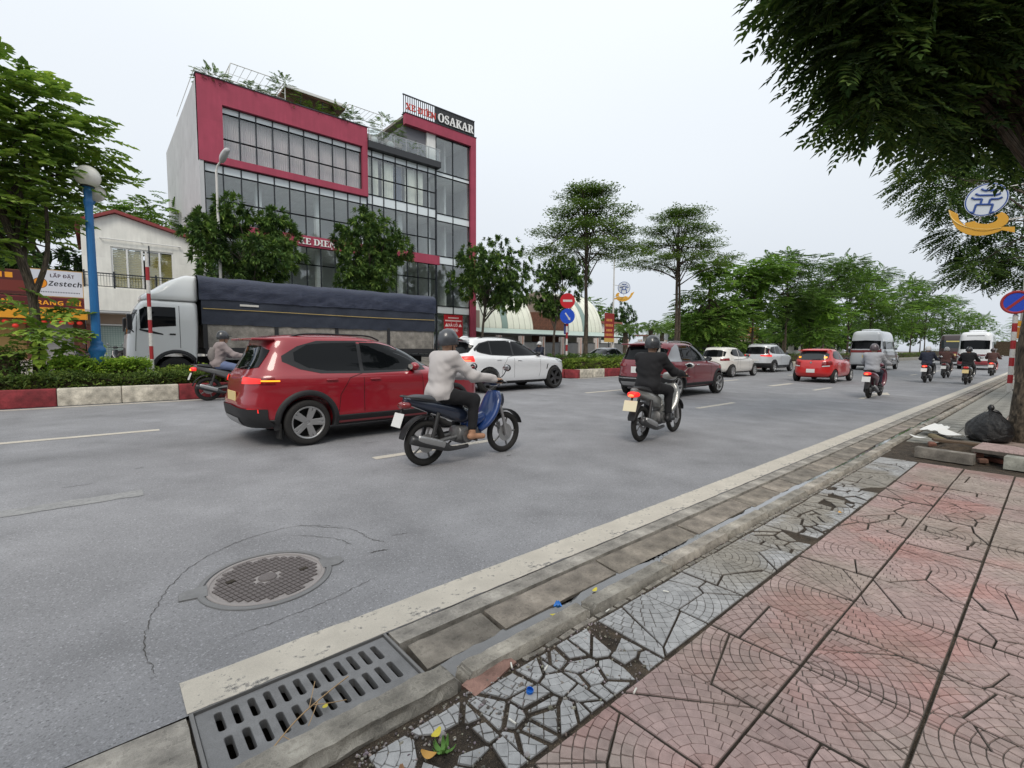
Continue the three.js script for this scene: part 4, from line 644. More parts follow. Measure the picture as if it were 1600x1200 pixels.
car({
  name: 'coach', label: 'dark brown coach with a lit yellow destination board at its rear', category: 'coach', pos: [66, roadY(-7), -5.9 - 1.15], turn: .008,
  paint: paintMat([.05, .03, .03]), wb: 4.2, R: .42, tw: .26, rim: .25, spokes: 8, nr: 14, nf: 8, clad: .5, archGap: .06,
  rows: [[.34, -1.7, 6, 1.0], [.5, -1.9, 6.2, 1.15], [1.2, -1.92, 6.2, 1.16], [2.4, -1.85, 6.0, 1.12], [2.9, -1.78, 5.7, 1.04], [3.05, -1.6, 5.4, .9], [3.1, 0, 3, .1]],
  sideGlass: [[[-1.5, 1.6, 2.5], [5, 1.6, 2.5]]], rearGlass: [[-.95, 1.7, 2.5], [.95, 1.7, 2.5]], rearM: M.glassMid, rearBits: [['route_board', [[-.6, 2.32, 2.44], [.6, 2.32, 2.44]], mat([.6, .5, .15], { roughness: .4 }), .02], ['rear_band', [[-1.05, .8, 1.35], [1.05, .8, 1.35]], mat([.16, .03, .035], { roughness: .4 }), .01]], plate: [1.05, .4, .2, M.plateY], tail: [{ geo: wrapTail(.86, -1.8, 1.1, .7, 1.0, .7, 1.0), m: M.redOff }],
});
// saloons: one with a roof beacon ahead, three on the far carriageway
const saloonRows = [[.22, -.6, 3.2, .74], [.3, -.9, 3.42, .84], [.45, -1.0, 3.52, .88], [.62, -1.0, 3.52, .88], [.78, -.98, 3.46, .885], [.88, -.92, 3.2, .87], [.95, -.72, 2.75, .84], [1.0, -.45, 2.4, .80], [1.1, -.2, 2.1, .74], [1.25, .1, 1.72, .67], [1.36, .32, 1.42, .6], [1.41, .45, 1.2, .52], [1.435, .6, 1.0, .35], [1.44, .75, .9, .06]];
const saloon = (o) => car({ name: 'saloon_car', wb: 2.66, R: .315, tw: .2, rim: .22, spokes: 7, nr: 3.4, nf: 3.2, clad: .26, rows: saloonRows, archGap: .04, sideGlass: [[[-.25, .98, 1.06], [.1, .99, 1.24], [.4, .99, 1.34], [.75, .99, 1.37]], [[.82, .99, 1.37], [1.15, .99, 1.34], [1.5, 1.0, 1.24], [1.95, 1.0, 1.07]]], seams: [[[.78, .98], [.78, .34]], [[1.95, .97], [1.98, .34]]], handles: [[.4, .87], [1.1, .86]], mirror: [1.8, 1.02], mirrorM: o.paint, windscreen: [[-.66, 1.03, 1.2], [-.4, 1.01, 1.32], [0, 1.0, 1.34], [.4, 1.01, 1.32], [.66, 1.03, 1.2]], rearGlass: [[-.62, 1.03, 1.2], [0, 1.0, 1.34], [.62, 1.03, 1.2]], tail: [{ geo: wrapTail(.45, -.75, .8, .74, .85, .76, .87), m: M.redOff }], head: [{ geo: (B, s) => { const b = B.thSide(2.9, .78, s), a = s * .45; return B.wrap(a < b ? [[a, .7, .78], [b, .74, .84]] : [[b, .74, .84], [a, .7, .78]], .01); }, m: o.lampM || M.lens }], plate: [.6, .47, .12], ...o });
saloon({ label: 'white saloon with a red beacon on its roof ahead of the minibus', pos: [64, roadY(-12), -12.6], paint: whitePaint, extra(t) { part(t, 'roof_beacon', rbox(.28, .14, .7, .05, .8, 1.5, 0), M.redOn); } });
saloon({ label: 'black saloon on the far carriageway behind the road sign', pos: [26.2, roadY(-19.5), -19.6], turn: Math.PI, paint: paintMat([.018, .02, .026]), screenM: M.glassDark });
saloon({ label: 'white saloon on the far carriageway beside the dark red car', pos: [31, roadY(-19.4), -19.3], turn: Math.PI, paint: whitePaint, screenM: M.glassDark });
saloon({ label: 'dark saloon on the far carriageway behind the cream hatchback', pos: [52, roadY(-19.5), -19.3], turn: Math.PI, paint: paintMat([.03, .035, .04]) });
saloon({ label: 'grey saloon with lit headlamps behind the tarpaulin truck', pos: [18.6, roadY(-20), -20.2], turn: Math.PI, paint: paintMat([.10, .105, .11]), lampM: M.lampOn });

// ---------------------------------------------------------------- median: painted kerb blocks, soil
const MY = CROSS * 11.6, MT = MY + .385;              // road level and kerb top
M.kerbRed = mat([.36, .045, .06], { map: texConcrete, roughness: .75, bumpMap: bumpNoise, bumpScale: .006 });
M.kerbWhite = mat([.88, .84, .76], { map: texConcrete, roughness: .8, bumpMap: bumpNoise, bumpScale: .006 });
M.stone = mat([.45, .44, .42], { map: texConcrete, roughness: .9 });
const medKerb = struct('median_kerb');
const mblock = (x0, x1, z, m, d = .2) => { const g = boxUV(toCreasedNormals(rbox(x1 - x0 - .008, .385, d, .02, 0, 0, 0), .6), 1.1), b = part(medKerb, 'kerb_block', g, m); b.position.set((x0 + x1) / 2, MY + .192, z); return b; };
for (let k = -26; k < 5; k++) { const x0 = .43 + (k - 1) * 1.075; if (x0 > 5) break; mblock(x0, x0 + 1.075, -14.1, ((k + 400) % 4) < 2 ? M.kerbWhite : M.kerbRed); }
for (let k = 0; k < 50; k++) { const x0 = 15.86 + k * 1.055; mblock(x0, x0 + 1.055, -14.1, (k % 4) < 2 ? M.kerbWhite : M.kerbRed); }
for (const [a, b] of [[68.6, 150], [150, 320]]) mblock(a, b, -14.1, M.stone);
for (const [a, b] of [[-27, 5], [16, 320]]) mblock(a, b, -16.9, M.stone);
for (const [x, s] of [[15.66, 1], [5.1, -1]]) for (let i = 0; i < 5; i++) { const b = part(medKerb, 'kerb_block', boxUV(toCreasedNormals(rbox(.66, .385, .2, .02), .6), 1.1), M.kerbRed), a = (i - 2) * .66; b.position.set(x + s * Math.abs(a) ** 2 * .14, MY + .192, -15.5 + a); b.rotation.y = Math.PI / 2 + s * a * .27; }
struct('median_soil', [boxUV(span(-27, 5, MY, MT - .06, -16.8, -14.2)), boxUV(span(16, 320, MY, MT - .06, -16.8, -14.2))], M.dirt);

// ---------------------------------------------------------------- leaves
class Leaves {
  constructor() { this.p = []; this.c = []; }
  add(unit, m, col, vary = .25) {
    const e = m.elements, u = unit; let v = 1;
    for (let i = 0; i < u.length; i += 3) {
      if (i % 18 === 0) v = 1 + (rnd() - .5) * 2 * vary;
      const x = u[i], y = u[i + 1], z = u[i + 2];
      this.p.push(e[0] * x + e[4] * y + e[8] * z + e[12], e[1] * x + e[5] * y + e[9] * z + e[13], e[2] * x + e[6] * y + e[10] * z + e[14]); this.c.push(Math.min(.9, col[0] * v * (1 + (v - 1) * .6)), Math.min(.9, col[1] * v), col[2] * v);
    }
  }
  geo() { const g = new THREE.BufferGeometry(); g.setAttribute('position', new THREE.Float32BufferAttribute(this.p, 3)); g.setAttribute('color', new THREE.Float32BufferAttribute(this.c, 3)); g.computeVertexNormals(); return g; }
}
// a leaf is two triangles folded along its rib: base, shoulder, tip
const leafTri = (o, base, dir, side, up, l, w, fold, droop) => {
  const tip = base.clone().addScaledVector(dir, l).addScaledVector(up, -droop * l), mid = base.clone().addScaledVector(dir, l * .45).addScaledVector(up, fold * w - droop * l * .25), A = mid.clone().addScaledVector(side, w), B = mid.clone().addScaledVector(side, -w);
  for (const q of [base, A, tip, base, tip, B]) o.push(q.x, q.y, q.z);
};
function unitSpray(L, pairs, leaf, wide, droop) {      // twig along +x with leaflets left and right, lying flat
  const o = []; for (let i = 0; i < pairs; i++) { const t = (i + .6) / pairs, x = L * t, y = -droop * L * t * t; for (const s of [-1, 1]) { const a = s * (1.15 - .35 * t + (rnd() - .5) * .3), d = V(Math.cos(a), (rnd() - .6) * .3, Math.sin(a)).normalize(), up = V(0, 1, 0), sd = d.clone().cross(up).normalize(); leafTri(o, V(x, y, 0), d, sd, up, leaf * (.8 + .35 * Math.sin(Math.PI * t)), leaf * wide, .35, .18); } } leafTri(o, V(L, -droop * L, 0), V(1, 0, 0), V(0, 0, 1), V(0, 1, 0), leaf, leaf * wide, .3, .2); return o;
}
function unitRosette(n, leaf, wide, droop) {           // long leaves round the end of a twig (+x)
  const o = []; for (let i = 0; i < n; i++) { const a = i * 2.399, open = .5 + .75 * (i / n), d = V(Math.cos(open), Math.sin(open) * Math.cos(a), Math.sin(open) * Math.sin(a)), up = V(0, 1, 0), sd = d.clone().cross(V(.3, 1, .1)).normalize(); leafTri(o, V(rnd() * .06, 0, 0), d, sd, up, leaf * (.8 + rnd() * .4), leaf * wide, .2, droop); } return o;
}
function unitPad(n, r, leaf, wide) {                   // flat pad of small leaves
  const o = []; for (let i = 0; i < n; i++) { const a = rnd() * 6.283, q = r * Math.sqrt(rnd()), b = V(Math.cos(a) * q, (rnd() - .5) * r * .22, Math.sin(a) * q), an = rnd() * 6.283, d = V(Math.cos(an), (rnd() - .3) * .5, Math.sin(an)).normalize(), sd = d.clone().cross(V(0, 1, 0)).normalize(); leafTri(o, b, d, sd, V(0, 1, 0), leaf * (.7 + rnd() * .6), leaf * wide, .3, .2); } return o;
}
reseed(91);
const U = {
  round: [0, 1, 2].map(() => unitSpray(.6, 5, .19, .44, .2)),
  spray: [0, 1, 2].map(() => unitSpray(.62, 6, .2, .30, .22)), sprayFine: [0, 1, 2].map(() => unitSpray(.7, 8, .15, .27, .18)), rosette: [0, 1, 2].map(() => unitRosette(14, .34, .19, .22)),
  pad: [0, 1, 2].map(() => unitPad(24, .42, .1, .34)), frond: [0, 1, 2].map(() => unitSpray(.62, 9, .135, .21, .3)), hedge: [0, 1, 2].map(() => unitPad(12, .09, .05, .35)), palm: null,
};
const leafMat = (through = .3, rough = .55) => mat([1, 1, 1], { phys: true, vertexColors: true, roughness: rough, transmission: through, thickness: 0, specularIntensity: .35, side: THREE.DoubleSide });
M.leaf = leafMat(.32, .96); M.leafDark = leafMat(.2, .92); M.leafSoft = leafMat(.4, .96);
M.bark = mat([.30, .255, .21], { map: rep(texBark, 2, 2), roughness: .95, bumpMap: texBark, bumpScale: .03 });
M.barkGrey = mat([.26, .235, .21], { map: rep(texBark, 2, 2), roughness: .95, bumpMap: texBark, bumpScale: .02 });
function taper(pts, r0, r1, n = 10, seg = 5, wob = 0) {
  const P = pts.map((p) => Array.isArray(p) ? V(...p) : p), C = new THREE.CatmullRomCurve3(P), m = (P.length - 1) * seg, pos = [], uv = [], ix = [], len = C.getLength(); let N = V(1, 0, 0);
  for (let i = 0; i <= m; i++) { const t = i / m, c = C.getPoint(t), T = C.getTangent(t); N = N.clone().addScaledVector(T, -N.dot(T)); if (N.lengthSq() < 1e-6) N = V(0, 0, 1); N.normalize(); const Bn = T.clone().cross(N), r = lerp(r0, r1, t ** .8); for (let k = 0; k <= n; k++) { const a = k / n * 2 * Math.PI, q = r * (1 + wob * (fbm(Math.cos(a) * 2 + 5, t * len * 3 + Math.sin(a) * 2, 2) - .5)); pos.push(c.x + (N.x * Math.cos(a) + Bn.x * Math.sin(a)) * q, c.y + (N.y * Math.cos(a) + Bn.y * Math.sin(a)) * q, c.z + (N.z * Math.cos(a) + Bn.z * Math.sin(a)) * q); uv.push(k / n, t * len * .6); } }
  for (let i = 0; i < m; i++) for (let k = 0; k < n; k++) { const a = i * (n + 1) + k, b = a + n + 1; ix.push(a, a + 1, b, a + 1, b + 1, b); }
  const g = new THREE.BufferGeometry(); g.setAttribute('position', new THREE.Float32BufferAttribute(pos, 3)); g.setAttribute('uv', new THREE.Float32BufferAttribute(uv, 2)); g.setIndex(ix); g.computeVertexNormals(); return g;
}
const m4 = new THREE.Matrix4(), zAx = V(), yAx = V();
function place(L, unit, p, dir, scale, col, vary, roll = .5) { // unit with +x along dir, its flat side turned up
  const d = dir.normalize(); yAx.set((rnd() - .5) * roll, 1, (rnd() - .5) * roll); zAx.copy(d).cross(yAx).normalize(); yAx.copy(zAx).cross(d).normalize();
  m4.makeBasis(d, yAx, zAx).scale(V(scale, scale, scale)).setPosition(p); L.add(unit, m4, col, vary);
}
// clumps: [x, y, z, rx, ry, rz, count]; colours are picked between two greens
function fillCrown(L, units, clumps, o) {
  for (const [cx, cy, cz, rx, ry, rz, n] of clumps) for (let i = 0; i < n; i++) {
    const u = rnd() * 2 - 1, a = rnd() * 6.283, q = Math.sqrt(1 - u * u), r = lerp(o.inner ?? .45, 1, Math.cbrt(rnd())), d = V(q * Math.cos(a), u, q * Math.sin(a)), p = V(cx + d.x * rx * r, cy + d.y * ry * r, cz + d.z * rz * r);
    const dir = V(d.x + (rnd() - .5) * .9, d.y * (o.rise ?? .25) + (o.lift ?? 0) + (rnd() - .5) * .3, d.z + (rnd() - .5) * .9), k = rnd() * rnd() * .5 + rnd() * .5, c = o.c0.map((v, j) => lerp(v, o.c1[j], k));
    place(L, units[rnd() * units.length | 0], p, dir, (o.s ?? 1) * (.75 + rnd() * .5), c, o.vary ?? .22, o.roll ?? .6);
  }
}
function tree(o) {                                     // trunk, limbs, crown
  const t = thing(o.name || 'street_tree', o.label, o.category || 'tree', o.pos, 0, o.group);
  const [bx, by, bz] = o.pos, loc = o.clumps.map((c) => [c[0] - bx, c[1] - by, c[2] - bz, ...c.slice(3)]);
  for (const tr of o.trunks) part(t, 'trunk', taper(tr.pts, tr.r0, tr.r1, 12, 6, .25), o.bark || M.bark);
  const top = o.trunks[0].pts[o.trunks[0].pts.length - 1], fork = o.fork || top;
  const limbs = []; for (const c of loc) { if (c[1] < (o.limbFrom ?? -9)) continue; const e = V(c[0], c[1] - c[4] * .15, c[2]), s = V(...fork).lerp(V(...top), rnd()), mid = s.clone().lerp(e, .5).add(V(0, (o.limbSag ?? .12) * s.distanceTo(e), 0)); limbs.push(taper([s, mid, e], o.limb || .06, .012, 6, 5)); for (let k = 0; k < (o.twigs ?? 3); k++) { const a = rnd() * 6.283; limbs.push(taper([mid.clone().lerp(e, rnd()), e.clone().add(V(Math.cos(a) * c[3] * .7, (rnd() - .3) * c[4], Math.sin(a) * c[5] * .7))], .016, .006, 5, 3)); } }
  part(t, 'limb', limbs, o.bark || M.bark).userData.kind = 'stuff';
  const L = new Leaves(); fillCrown(L, o.unit, loc, o); part(t, 'crown', L.geo(), o.mat || M.leaf); return t;
}
const ring = (cx, cy, cz, R, n, rx, ry, cnt, y = 0, ph = 0) => Array.from({ length: n }, (_, i) => { const a = ph + i / n * 6.283, q = R * rr(.75, 1.1); return [cx + Math.cos(a) * q, cy + y + rr(-.25, .25) * ry, cz + Math.sin(a) * q, rx * rr(.8, 1.2), ry * rr(.8, 1.2), rx * rr(.8, 1.2), cnt]; });
const gMid0 = [.06, .115, .022], gMid1 = [.22, .36, .05], gDark0 = [.026, .062, .02], gDark1 = [.09, .18, .04], gBr0 = [.085, .17, .026], gBr1 = [.30, .48, .07];

// ---------------------------------------------------------------- trees
reseed(404);
{ // tree standing on the median near the shops, low sprouts round its trunk
  const b = [-.98, MT - .06, -15.6];
  tree({ label: 'bright green leafy tree with low sprouts on the median before the shops', pos: b, trunks: [{ pts: [[0, -.05, 0], [.0, .9, 0], [-.06, 2.3, 0], [-.35, 3.6, .05], [-.7, 5, 0]], r0: .125, r1: .06 }, { pts: [[-.04, 2.0, 0], [.25, 3.0, .1], [.3, 4.4, .2]], r0: .07, r1: .03 }], fork: [-.1, 2.6, 0], limbFrom: 2.6, twigs: 1, unit: U.round, s: .85, c0: [.09, .165, .028], c1: [.40, .58, .075], mat: M.leafSoft, lift: .05, roll: .4,
    clumps: [[-1.50, 7.2, -16.1, 1.1, .75, 1.2, 120], [-2.40, 7.6, -16.1, 1.1, .7, 1.2, 110], [-0.70, 6.9, -15.8, .8, .5, .8, 80], [-0.20, 6.4, -16.0, .75, .35, .8, 62], [-1.10, 6.2, -15.7, 1.0, .6, 1, 100], [-2.20, 6.2, -15.9, 1.1, .8, 1.1, 120], [-0.70, 5.5, -15.9, .8, .4, .8, 70], [-0.15, 5.75, -15.9, .6, .18, .5, 26], [-1.70, 5.2, -15.7, 1.0, .6, 1, 100], [-2.60, 5, -16.0, .9, .8, .9, 90], [-1.00, 4.6, -15.8, .6, .35, .6, 42], [-2.00, 4.2, -15.8, .7, .5, .7, 60], [-1.85, 3.6, -15.7, .45, .3, .4, 22], [-1.25, 3.95, -15.7, .4, .2, .4, 14],
      [-1.0, 2.4, -15.4, .35, .2, .35, 12], [-.6, 2.0, -15.3, .32, .22, .3, 13], [-1.0, 1.85, -15.3, .32, .25, .3, 14], [-.75, 1.5, -15.3, .26, .2, .25, 11], [-.45, 2.35, -15.3, .2, .12, .2, 5], [-.75, 1.0, -15.3, .2, .12, .2, 5]] });
}
// row of round dark trees on the far pavement
const farTree = (x, w, y0, y1, tx, label, n = 26) => { const z = -31.2, cy = (y0 + y1) / 2, h = (y1 - y0) / 2, cl = []; for (let i = 0; i < n; i++) { const u = rnd() * 2 - 1, a = rnd() * 6.283, q = Math.sqrt(1 - u * u) * rr(.6, .88); cl.push([x + q * w * Math.cos(a), cy + u * h * .8, z + q * w * Math.sin(a), w * .34, h * .3, w * .34, 30]); } cl.push([x, cy, z, w * .6, h * .6, w * .6, 90]); return tree({ label, group: 'dark trees along the far pavement', pos: [tx, .1, z], trunks: [{ pts: [[0, 0, 0], [.05, 1.6, 0], [.1, 2.8, 0], [(x - tx) * .5, cy - h * .6, 0], [x - tx, cy, 0]], r0: .15, r1: .06 }], fork: [.1, 2.9, 0], unit: U.rosette, s: 1.05, c0: gDark0, c1: [.2, .33, .06], mat: M.leafDark, clumps: cl, bark: M.barkGrey, inner: .5, limb: .05, twigs: 1, vary: .3 }); };
farTree(6.9, 2.9, 4.5, 9.9, 6.9, 'round dark green tree behind the truck cab, in front of the red building');
farTree(14.3, 2.6, 4.9, 10.8, 14.3, 'dark green tree behind the tarpaulin load, before the glass facade');
farTree(24.8, 3.8, 4.2, 10.4, 23.9, 'wide dark green tree beside the red sale banner');
farTree(33.6, 3.1, 4.3, 10.0, 32.3, 'slim dark green tree behind the no entry sign', 20);
// tall umbrella-shaped trees on the median
const umbrella = (x, z, y0, y1, R, label, twin, o = {}) => {
  const cl = []; const tiers = 4; for (let k = 0; k < tiers; k++) { const t = k / (tiers - 1), y = lerp(y0, y1, t), r = R * (1 - .62 * t ** 1.4); const n = Math.round(9 - 4 * t); cl.push(...ring(x, y, z, r * .82, n, R * .26, .15, 30, 0, k * .9), ...ring(x, y + .08, z, r * .42, Math.max(3, n >> 1), R * .2, .13, 18, 0, k)); }
  const h = y0 - MT; const trunks = [{ pts: [[0, 0, 0], [.04, h * .4, .02], [-.03, h * .8, 0], [0, h + (y1 - y0) * .4, 0], [.05, y1 - MT - .3, 0]], r0: .13, r1: .03 }]; if (twin) trunks.push({ pts: [[.2, 0, .05], [.3, h * .4, .06], [.22, h * .9, 0], [.1, h + .6, 0]], r0: .1, r1: .04 });
  return tree({ label, pos: [x, MT - .06, z], group: 'trees along the median', trunks, fork: [0, h * .75, 0], unit: U.pad, s: 1, c0: gMid0, c1: [.25, .38, .06], clumps: cl, bark: M.bark, limb: .04, limbSag: .05, twigs: 2, inner: .2, mat: M.leaf, ...o });
};
umbrella(18.3, -15.5, 6.2, 9.0, 2.9, 'tall slender tree with flat leafy tiers beside the road sign');
umbrella(26.7, -15.5, 6.7, 9.5, 3.2, 'twin-trunked umbrella-shaped tree behind the dark red car', true);
{ // leafy tree with a low crown
  const x = 31, z = -15.6, cl = []; for (let i = 0; i < 26; i++) { const t = rnd(), y = lerp(2.0, 6.9, t), R = 2.0 * Math.sin(Math.PI * clamp(t * .8 + .16, 0, 1)), a = rnd() * 6.283; cl.push([x + Math.cos(a) * R * .75, y, z + Math.sin(a) * R * .75, .75, .42, .75, 40]); }
  tree({ label: 'fresh green tree with a full low crown behind the cream hatchback', group: 'trees along the median', pos: [x, MT - .06, z], trunks: [{ pts: [[0, 0, 0], [.05, 1.5, 0], [0, 4, 0], [0, 5.8, 0]], r0: .12, r1: .03 }], fork: [0, 1.6, 0], unit: U.spray, s: .95, c0: gBr0, c1: [.26, .44, .06], clumps: cl, lift: -.05 });
}
const rowTree = (x, z, h, R, kind, label) => {
  const cl = [], y0 = kind === 2 ? 1.6 : 3.4; const n = 20; for (let i = 0; i < n; i++) { const t = rnd(), y = lerp(y0 + .6, h - .3, t), q = R * Math.sqrt(Math.sin(Math.PI * clamp(.2 + .72 * t, 0, 1))), a = rnd() * 6.283, f = Math.sqrt(rnd()); cl.push([x + Math.cos(a) * q * f * .85, y, z + Math.sin(a) * q * f * .85, R * .36, .45, R * .36, 42]); }
  return tree({ label, group: 'trees along the median', pos: [x, MT - .06, z], trunks: [{ pts: [[0, 0, 0], [.04, 1.6, 0], [-.05, y0, 0], [0, h * .75, 0]], r0: .13, r1: .04 }], fork: [0, y0 * .8, 0], unit: kind === 1 ? U.sprayFine : U.spray, s: kind === 1 ? 1.35 : 1.25, c0: [gBr0, gMid0, gBr0][kind], c1: [[.25, .44, .045], [.15, .28, .035], [.24, .44, .045]][kind], clumps: cl, twigs: 1, mat: M.leafSoft, limb: .05 });
};
[[38, 8.6, 2.9, 0, 'light green spreading tree beyond the silver people carrier'], [44, 9.5, 3.1, 1, 'darker umbrella tree standing second beyond the people carrier'], [49, 6.6, 2.8, 2, 'low bright tree beside the red hatchback'], [55, 10.5, 3.6, 1, 'tall grey-green tree rising over the minibus'], [63, 10.8, 3.8, 0, 'broad light tree just past the silver minibus'], [72, 11.4, 4, 1, 'broad dark tree fourth past the minibus'], [82, 11.6, 4.2, 0, 'feathery tree farther along the median'], [94, 12, 4.3, 1, 'tall tree level with the white saloon and beyond'], [108, 12, 4.5, 0, 'tree far along the median where the row closes up'], [125, 12, 4.8, 1, 'dim tree near the end of the median row'], [145, 11.6, 5, 0, 'second last tree of the median row'], [170, 11.5, 5.4, 1, 'last tree of the median row above the coach']].forEach((a) => rowTree(a[0], -15.5 + rr(-.3, .3), a[1], a[2], a[3], a[4]));
// trees behind the houses and at the far end
const backTree = (x, z, h, R, dark, label) => { const cl = [], y0 = h * .25; for (let i = 0; i < 18; i++) { const u = rnd() * 2 - 1, a = rnd() * 6.283, q = Math.sqrt(1 - u * u) * .75; cl.push([x + q * R * Math.cos(a), lerp(y0, h, .5) + u * (h - y0) * .42, z + q * R * Math.sin(a), R * .42, R * .3, R * .42, 30]); } return tree({ label, group: 'trees behind the buildings', pos: [x, -.3, z], trunks: [{ pts: [[0, 0, 0], [0, h * .3, 0], [0, h * .7, 0]], r0: .2, r1: .08 }], unit: dark ? U.rosette : U.spray, s: dark ? 1.5 : 1.7, c0: dark ? gDark0 : gBr0, c1: dark ? [.1, .18, .045] : [.24, .4, .07], clumps: cl, twigs: 0, mat: dark ? M.leafDark : M.leaf }); };
backTree(3.0, -50, 14.2, 4.0, 0, 'light green tree showing behind the red roof of the white house'); backTree(8.5, -55, 15.0, 3.6, 0, 'light green tree between the white house and the red building'); backTree(-2.6, -43, 11.8, 2.4, 1, 'dark drooping tree behind the yellow shop sign');
[[60, -52, 9], [72, -55, 10], [86, -50, 9], [100, -48, 10], [118, -46, 11], [140, -44, 11]].forEach(([x, z, h], i) => backTree(x, z, h, 5, i % 2, ['green tree behind the palms', 'dark tree behind the restaurant banner', 'green tree behind the far palms', 'dark tree beyond the far palms', 'green tree in the far line of trees', 'dark tree closing the far line'][i]));
[[230, -8, 13, 9], [260, 6, 13, 10], [215, 12, 12, 8], [255, -26, 14, 10]].forEach(([x, z, h, R], i) => backTree(x, z, h, R, i % 2, ['hazy tree at the end of the road', 'dark hazy tree behind the white minibus', 'hazy tree at the right end of the road', 'dark hazy tree behind the coach'][i]));

// the big tree over the pavement: trunk at the edge of the frame, boughs reaching over the road
reseed(808);
{
  const pc = (px, py, dep, r, n) => { const d = ray(px, py), p = d.multiplyScalar(dep / FPX).add(camera.position); return [p.x, p.y, p.z, r, r * .75, r, n]; };
  const b = [11.7, -.03, -.27];
  tree({ label: 'large dark pavement tree with boughs hanging over the road beside the rubbish bag', pos: b, trunks: [{ pts: [[0, 0, 0], [.06, .8, .0], [.22, 2.2, .02], [.3, 4, 0], [-.4, 5.6, -.1]], r0: .30, r1: .16 }], fork: [.3, 4, 0], unit: U.frond, s: 1, c0: [.018, .042, .012], c1: [.15, .26, .045], mat: M.leafDark, limb: .07, bark: M.bark, twigs: 3, rise: .1, lift: -.22, roll: .7, vary: .35, inner: .3,
    clumps: [[1268, -46, 6, 0.28, 32], [1298, -20, 6, 0.32, 48], [1338, 16, 6.2, 0.38, 72], [1348, 62, 6.4, 0.34, 64], [1331, 88, 6.4, 0.16, 18], [1361, 124, 6.8, 0.32, 56], [1338, 146, 6.8, 0.14, 14], [1344, 174, 7, 0.18, 21], [1391, 152, 7, 0.34, 64], [1398, 22, 6.4, 0.55, 136], [1451, 70, 6.8, 0.55, 144], [1428, 172, 7.4, 0.28, 48], [1472, 202, 8, 0.28, 48], [1498, 138, 7.6, 0.42, 88], [1500, 14, 6.6, 0.75, 200], [1560, 60, 7.2, 0.75, 184], [1522, 180, 8.2, 0.45, 96], [1582, 176, 8, 0.55, 120], [1605, 105, 7.8, 0.75, 160], [1496, -64, 6.2, 0.7, 160], [1411, -79, 5.8, 0.6, 120], [1331, -84, 5.8, 0.5, 88], [1560, -50, 6.8, 0.9, 176], [1645, 0, 7.4, 1, 176], [1640, 220, 9, 0.5, 88]].map((a) => pc(...a)) });
  const c2 = [27.5, -.03, .9];
  tree({ label: 'dark green tree farther along the pavement behind the hanging emblem', pos: c2, trunks: [{ pts: [[0, 0, 0], [0, 2, 0], [-.2, 4.5, -.2], [-.6, 6.5, -.6]], r0: .2, r1: .08 }], fork: [0, 3, 0], unit: U.frond, s: 1.5, c0: [.02, .05, .014], c1: [.16, .27, .05], mat: M.leafDark, limb: .06, twigs: 2, rise: .15, lift: -.15, vary: .35, inner: .3,
    clumps: [[1450, 275, 17, .8, 110], [1480, 310, 18.5, .9, 120], [1500, 365, 19.5, .9, 120], [1530, 410, 19.5, .9, 120], [1505, 420, 18, .5, 50], [1570, 380, 20, 1.2, 150], [1600, 320, 20, 1.3, 150], [1590, 425, 19, .8, 90], [1540, 300, 21, 1.2, 140], [1440, 262, 16, .5, 50], [1560, 262, 18, 1, 120]].map((a) => pc(a[0] + 10, a[1], a[2] + 4.5, a[3] * 1.15, a[4])) });
}

// palms
reseed(55);
const palmFrond = () => { const o = [], L = 2.1; for (let i = 2; i < 26; i++) { const t = i / 26, x = L * t * (1 - .18 * t), y = .75 * Math.sin(t * 2.2) - 1.25 * t * t * .75; for (const s of [-1, 1]) { const l = .6 * Math.sin(Math.PI * (.15 + .8 * t)), d = V(.55, -.28 - .3 * t, s * .85).normalize(); leafTri(o, V(x, y, 0), d, V(.85, .1, -s * .55), V(0, 1, 0), l, .022, .4, .2); } } return o; };
const PF = [palmFrond(), palmFrond()];
const palm = (x, z, h, label) => { const t = thing('palm_tree', label, 'palm', [x, .1, z], 0, 'palms along the far pavement'); part(t, 'trunk', taper([[0, -.3, 0], [.03, h * .5, 0], [0, h, 0]], .22, .26, 12, 6, .6), M.bark); const L = new Leaves(); for (let i = 0; i < 20; i++) { const a = i * 2.4, e = .75 - .055 * i; place(L, PF[i % 2], V(0, h, 0), V(Math.cos(a), e, Math.sin(a)), rr(.85, 1.15), [.13, .22, .05], .2, .1); } part(t, 'fronds', L.geo(), M.leaf); };
[[43.2, -31, 3.2, 'palm nearest the vaulted hall, beside the red banner'], [48, -31, 3.6, 'palm second from the vaulted hall'], [52, -32, 3.4, 'palm third from the vaulted hall'], [70, -31, 3.4, 'palm before the restaurant banner'], [79, -31, 3.6, 'palm just past the restaurant banner'], [88, -31, 3.2, 'palm well past the restaurant banner'], [97, -31, 3.4, 'farthest palm of the row']].forEach((a) => palm(...a));

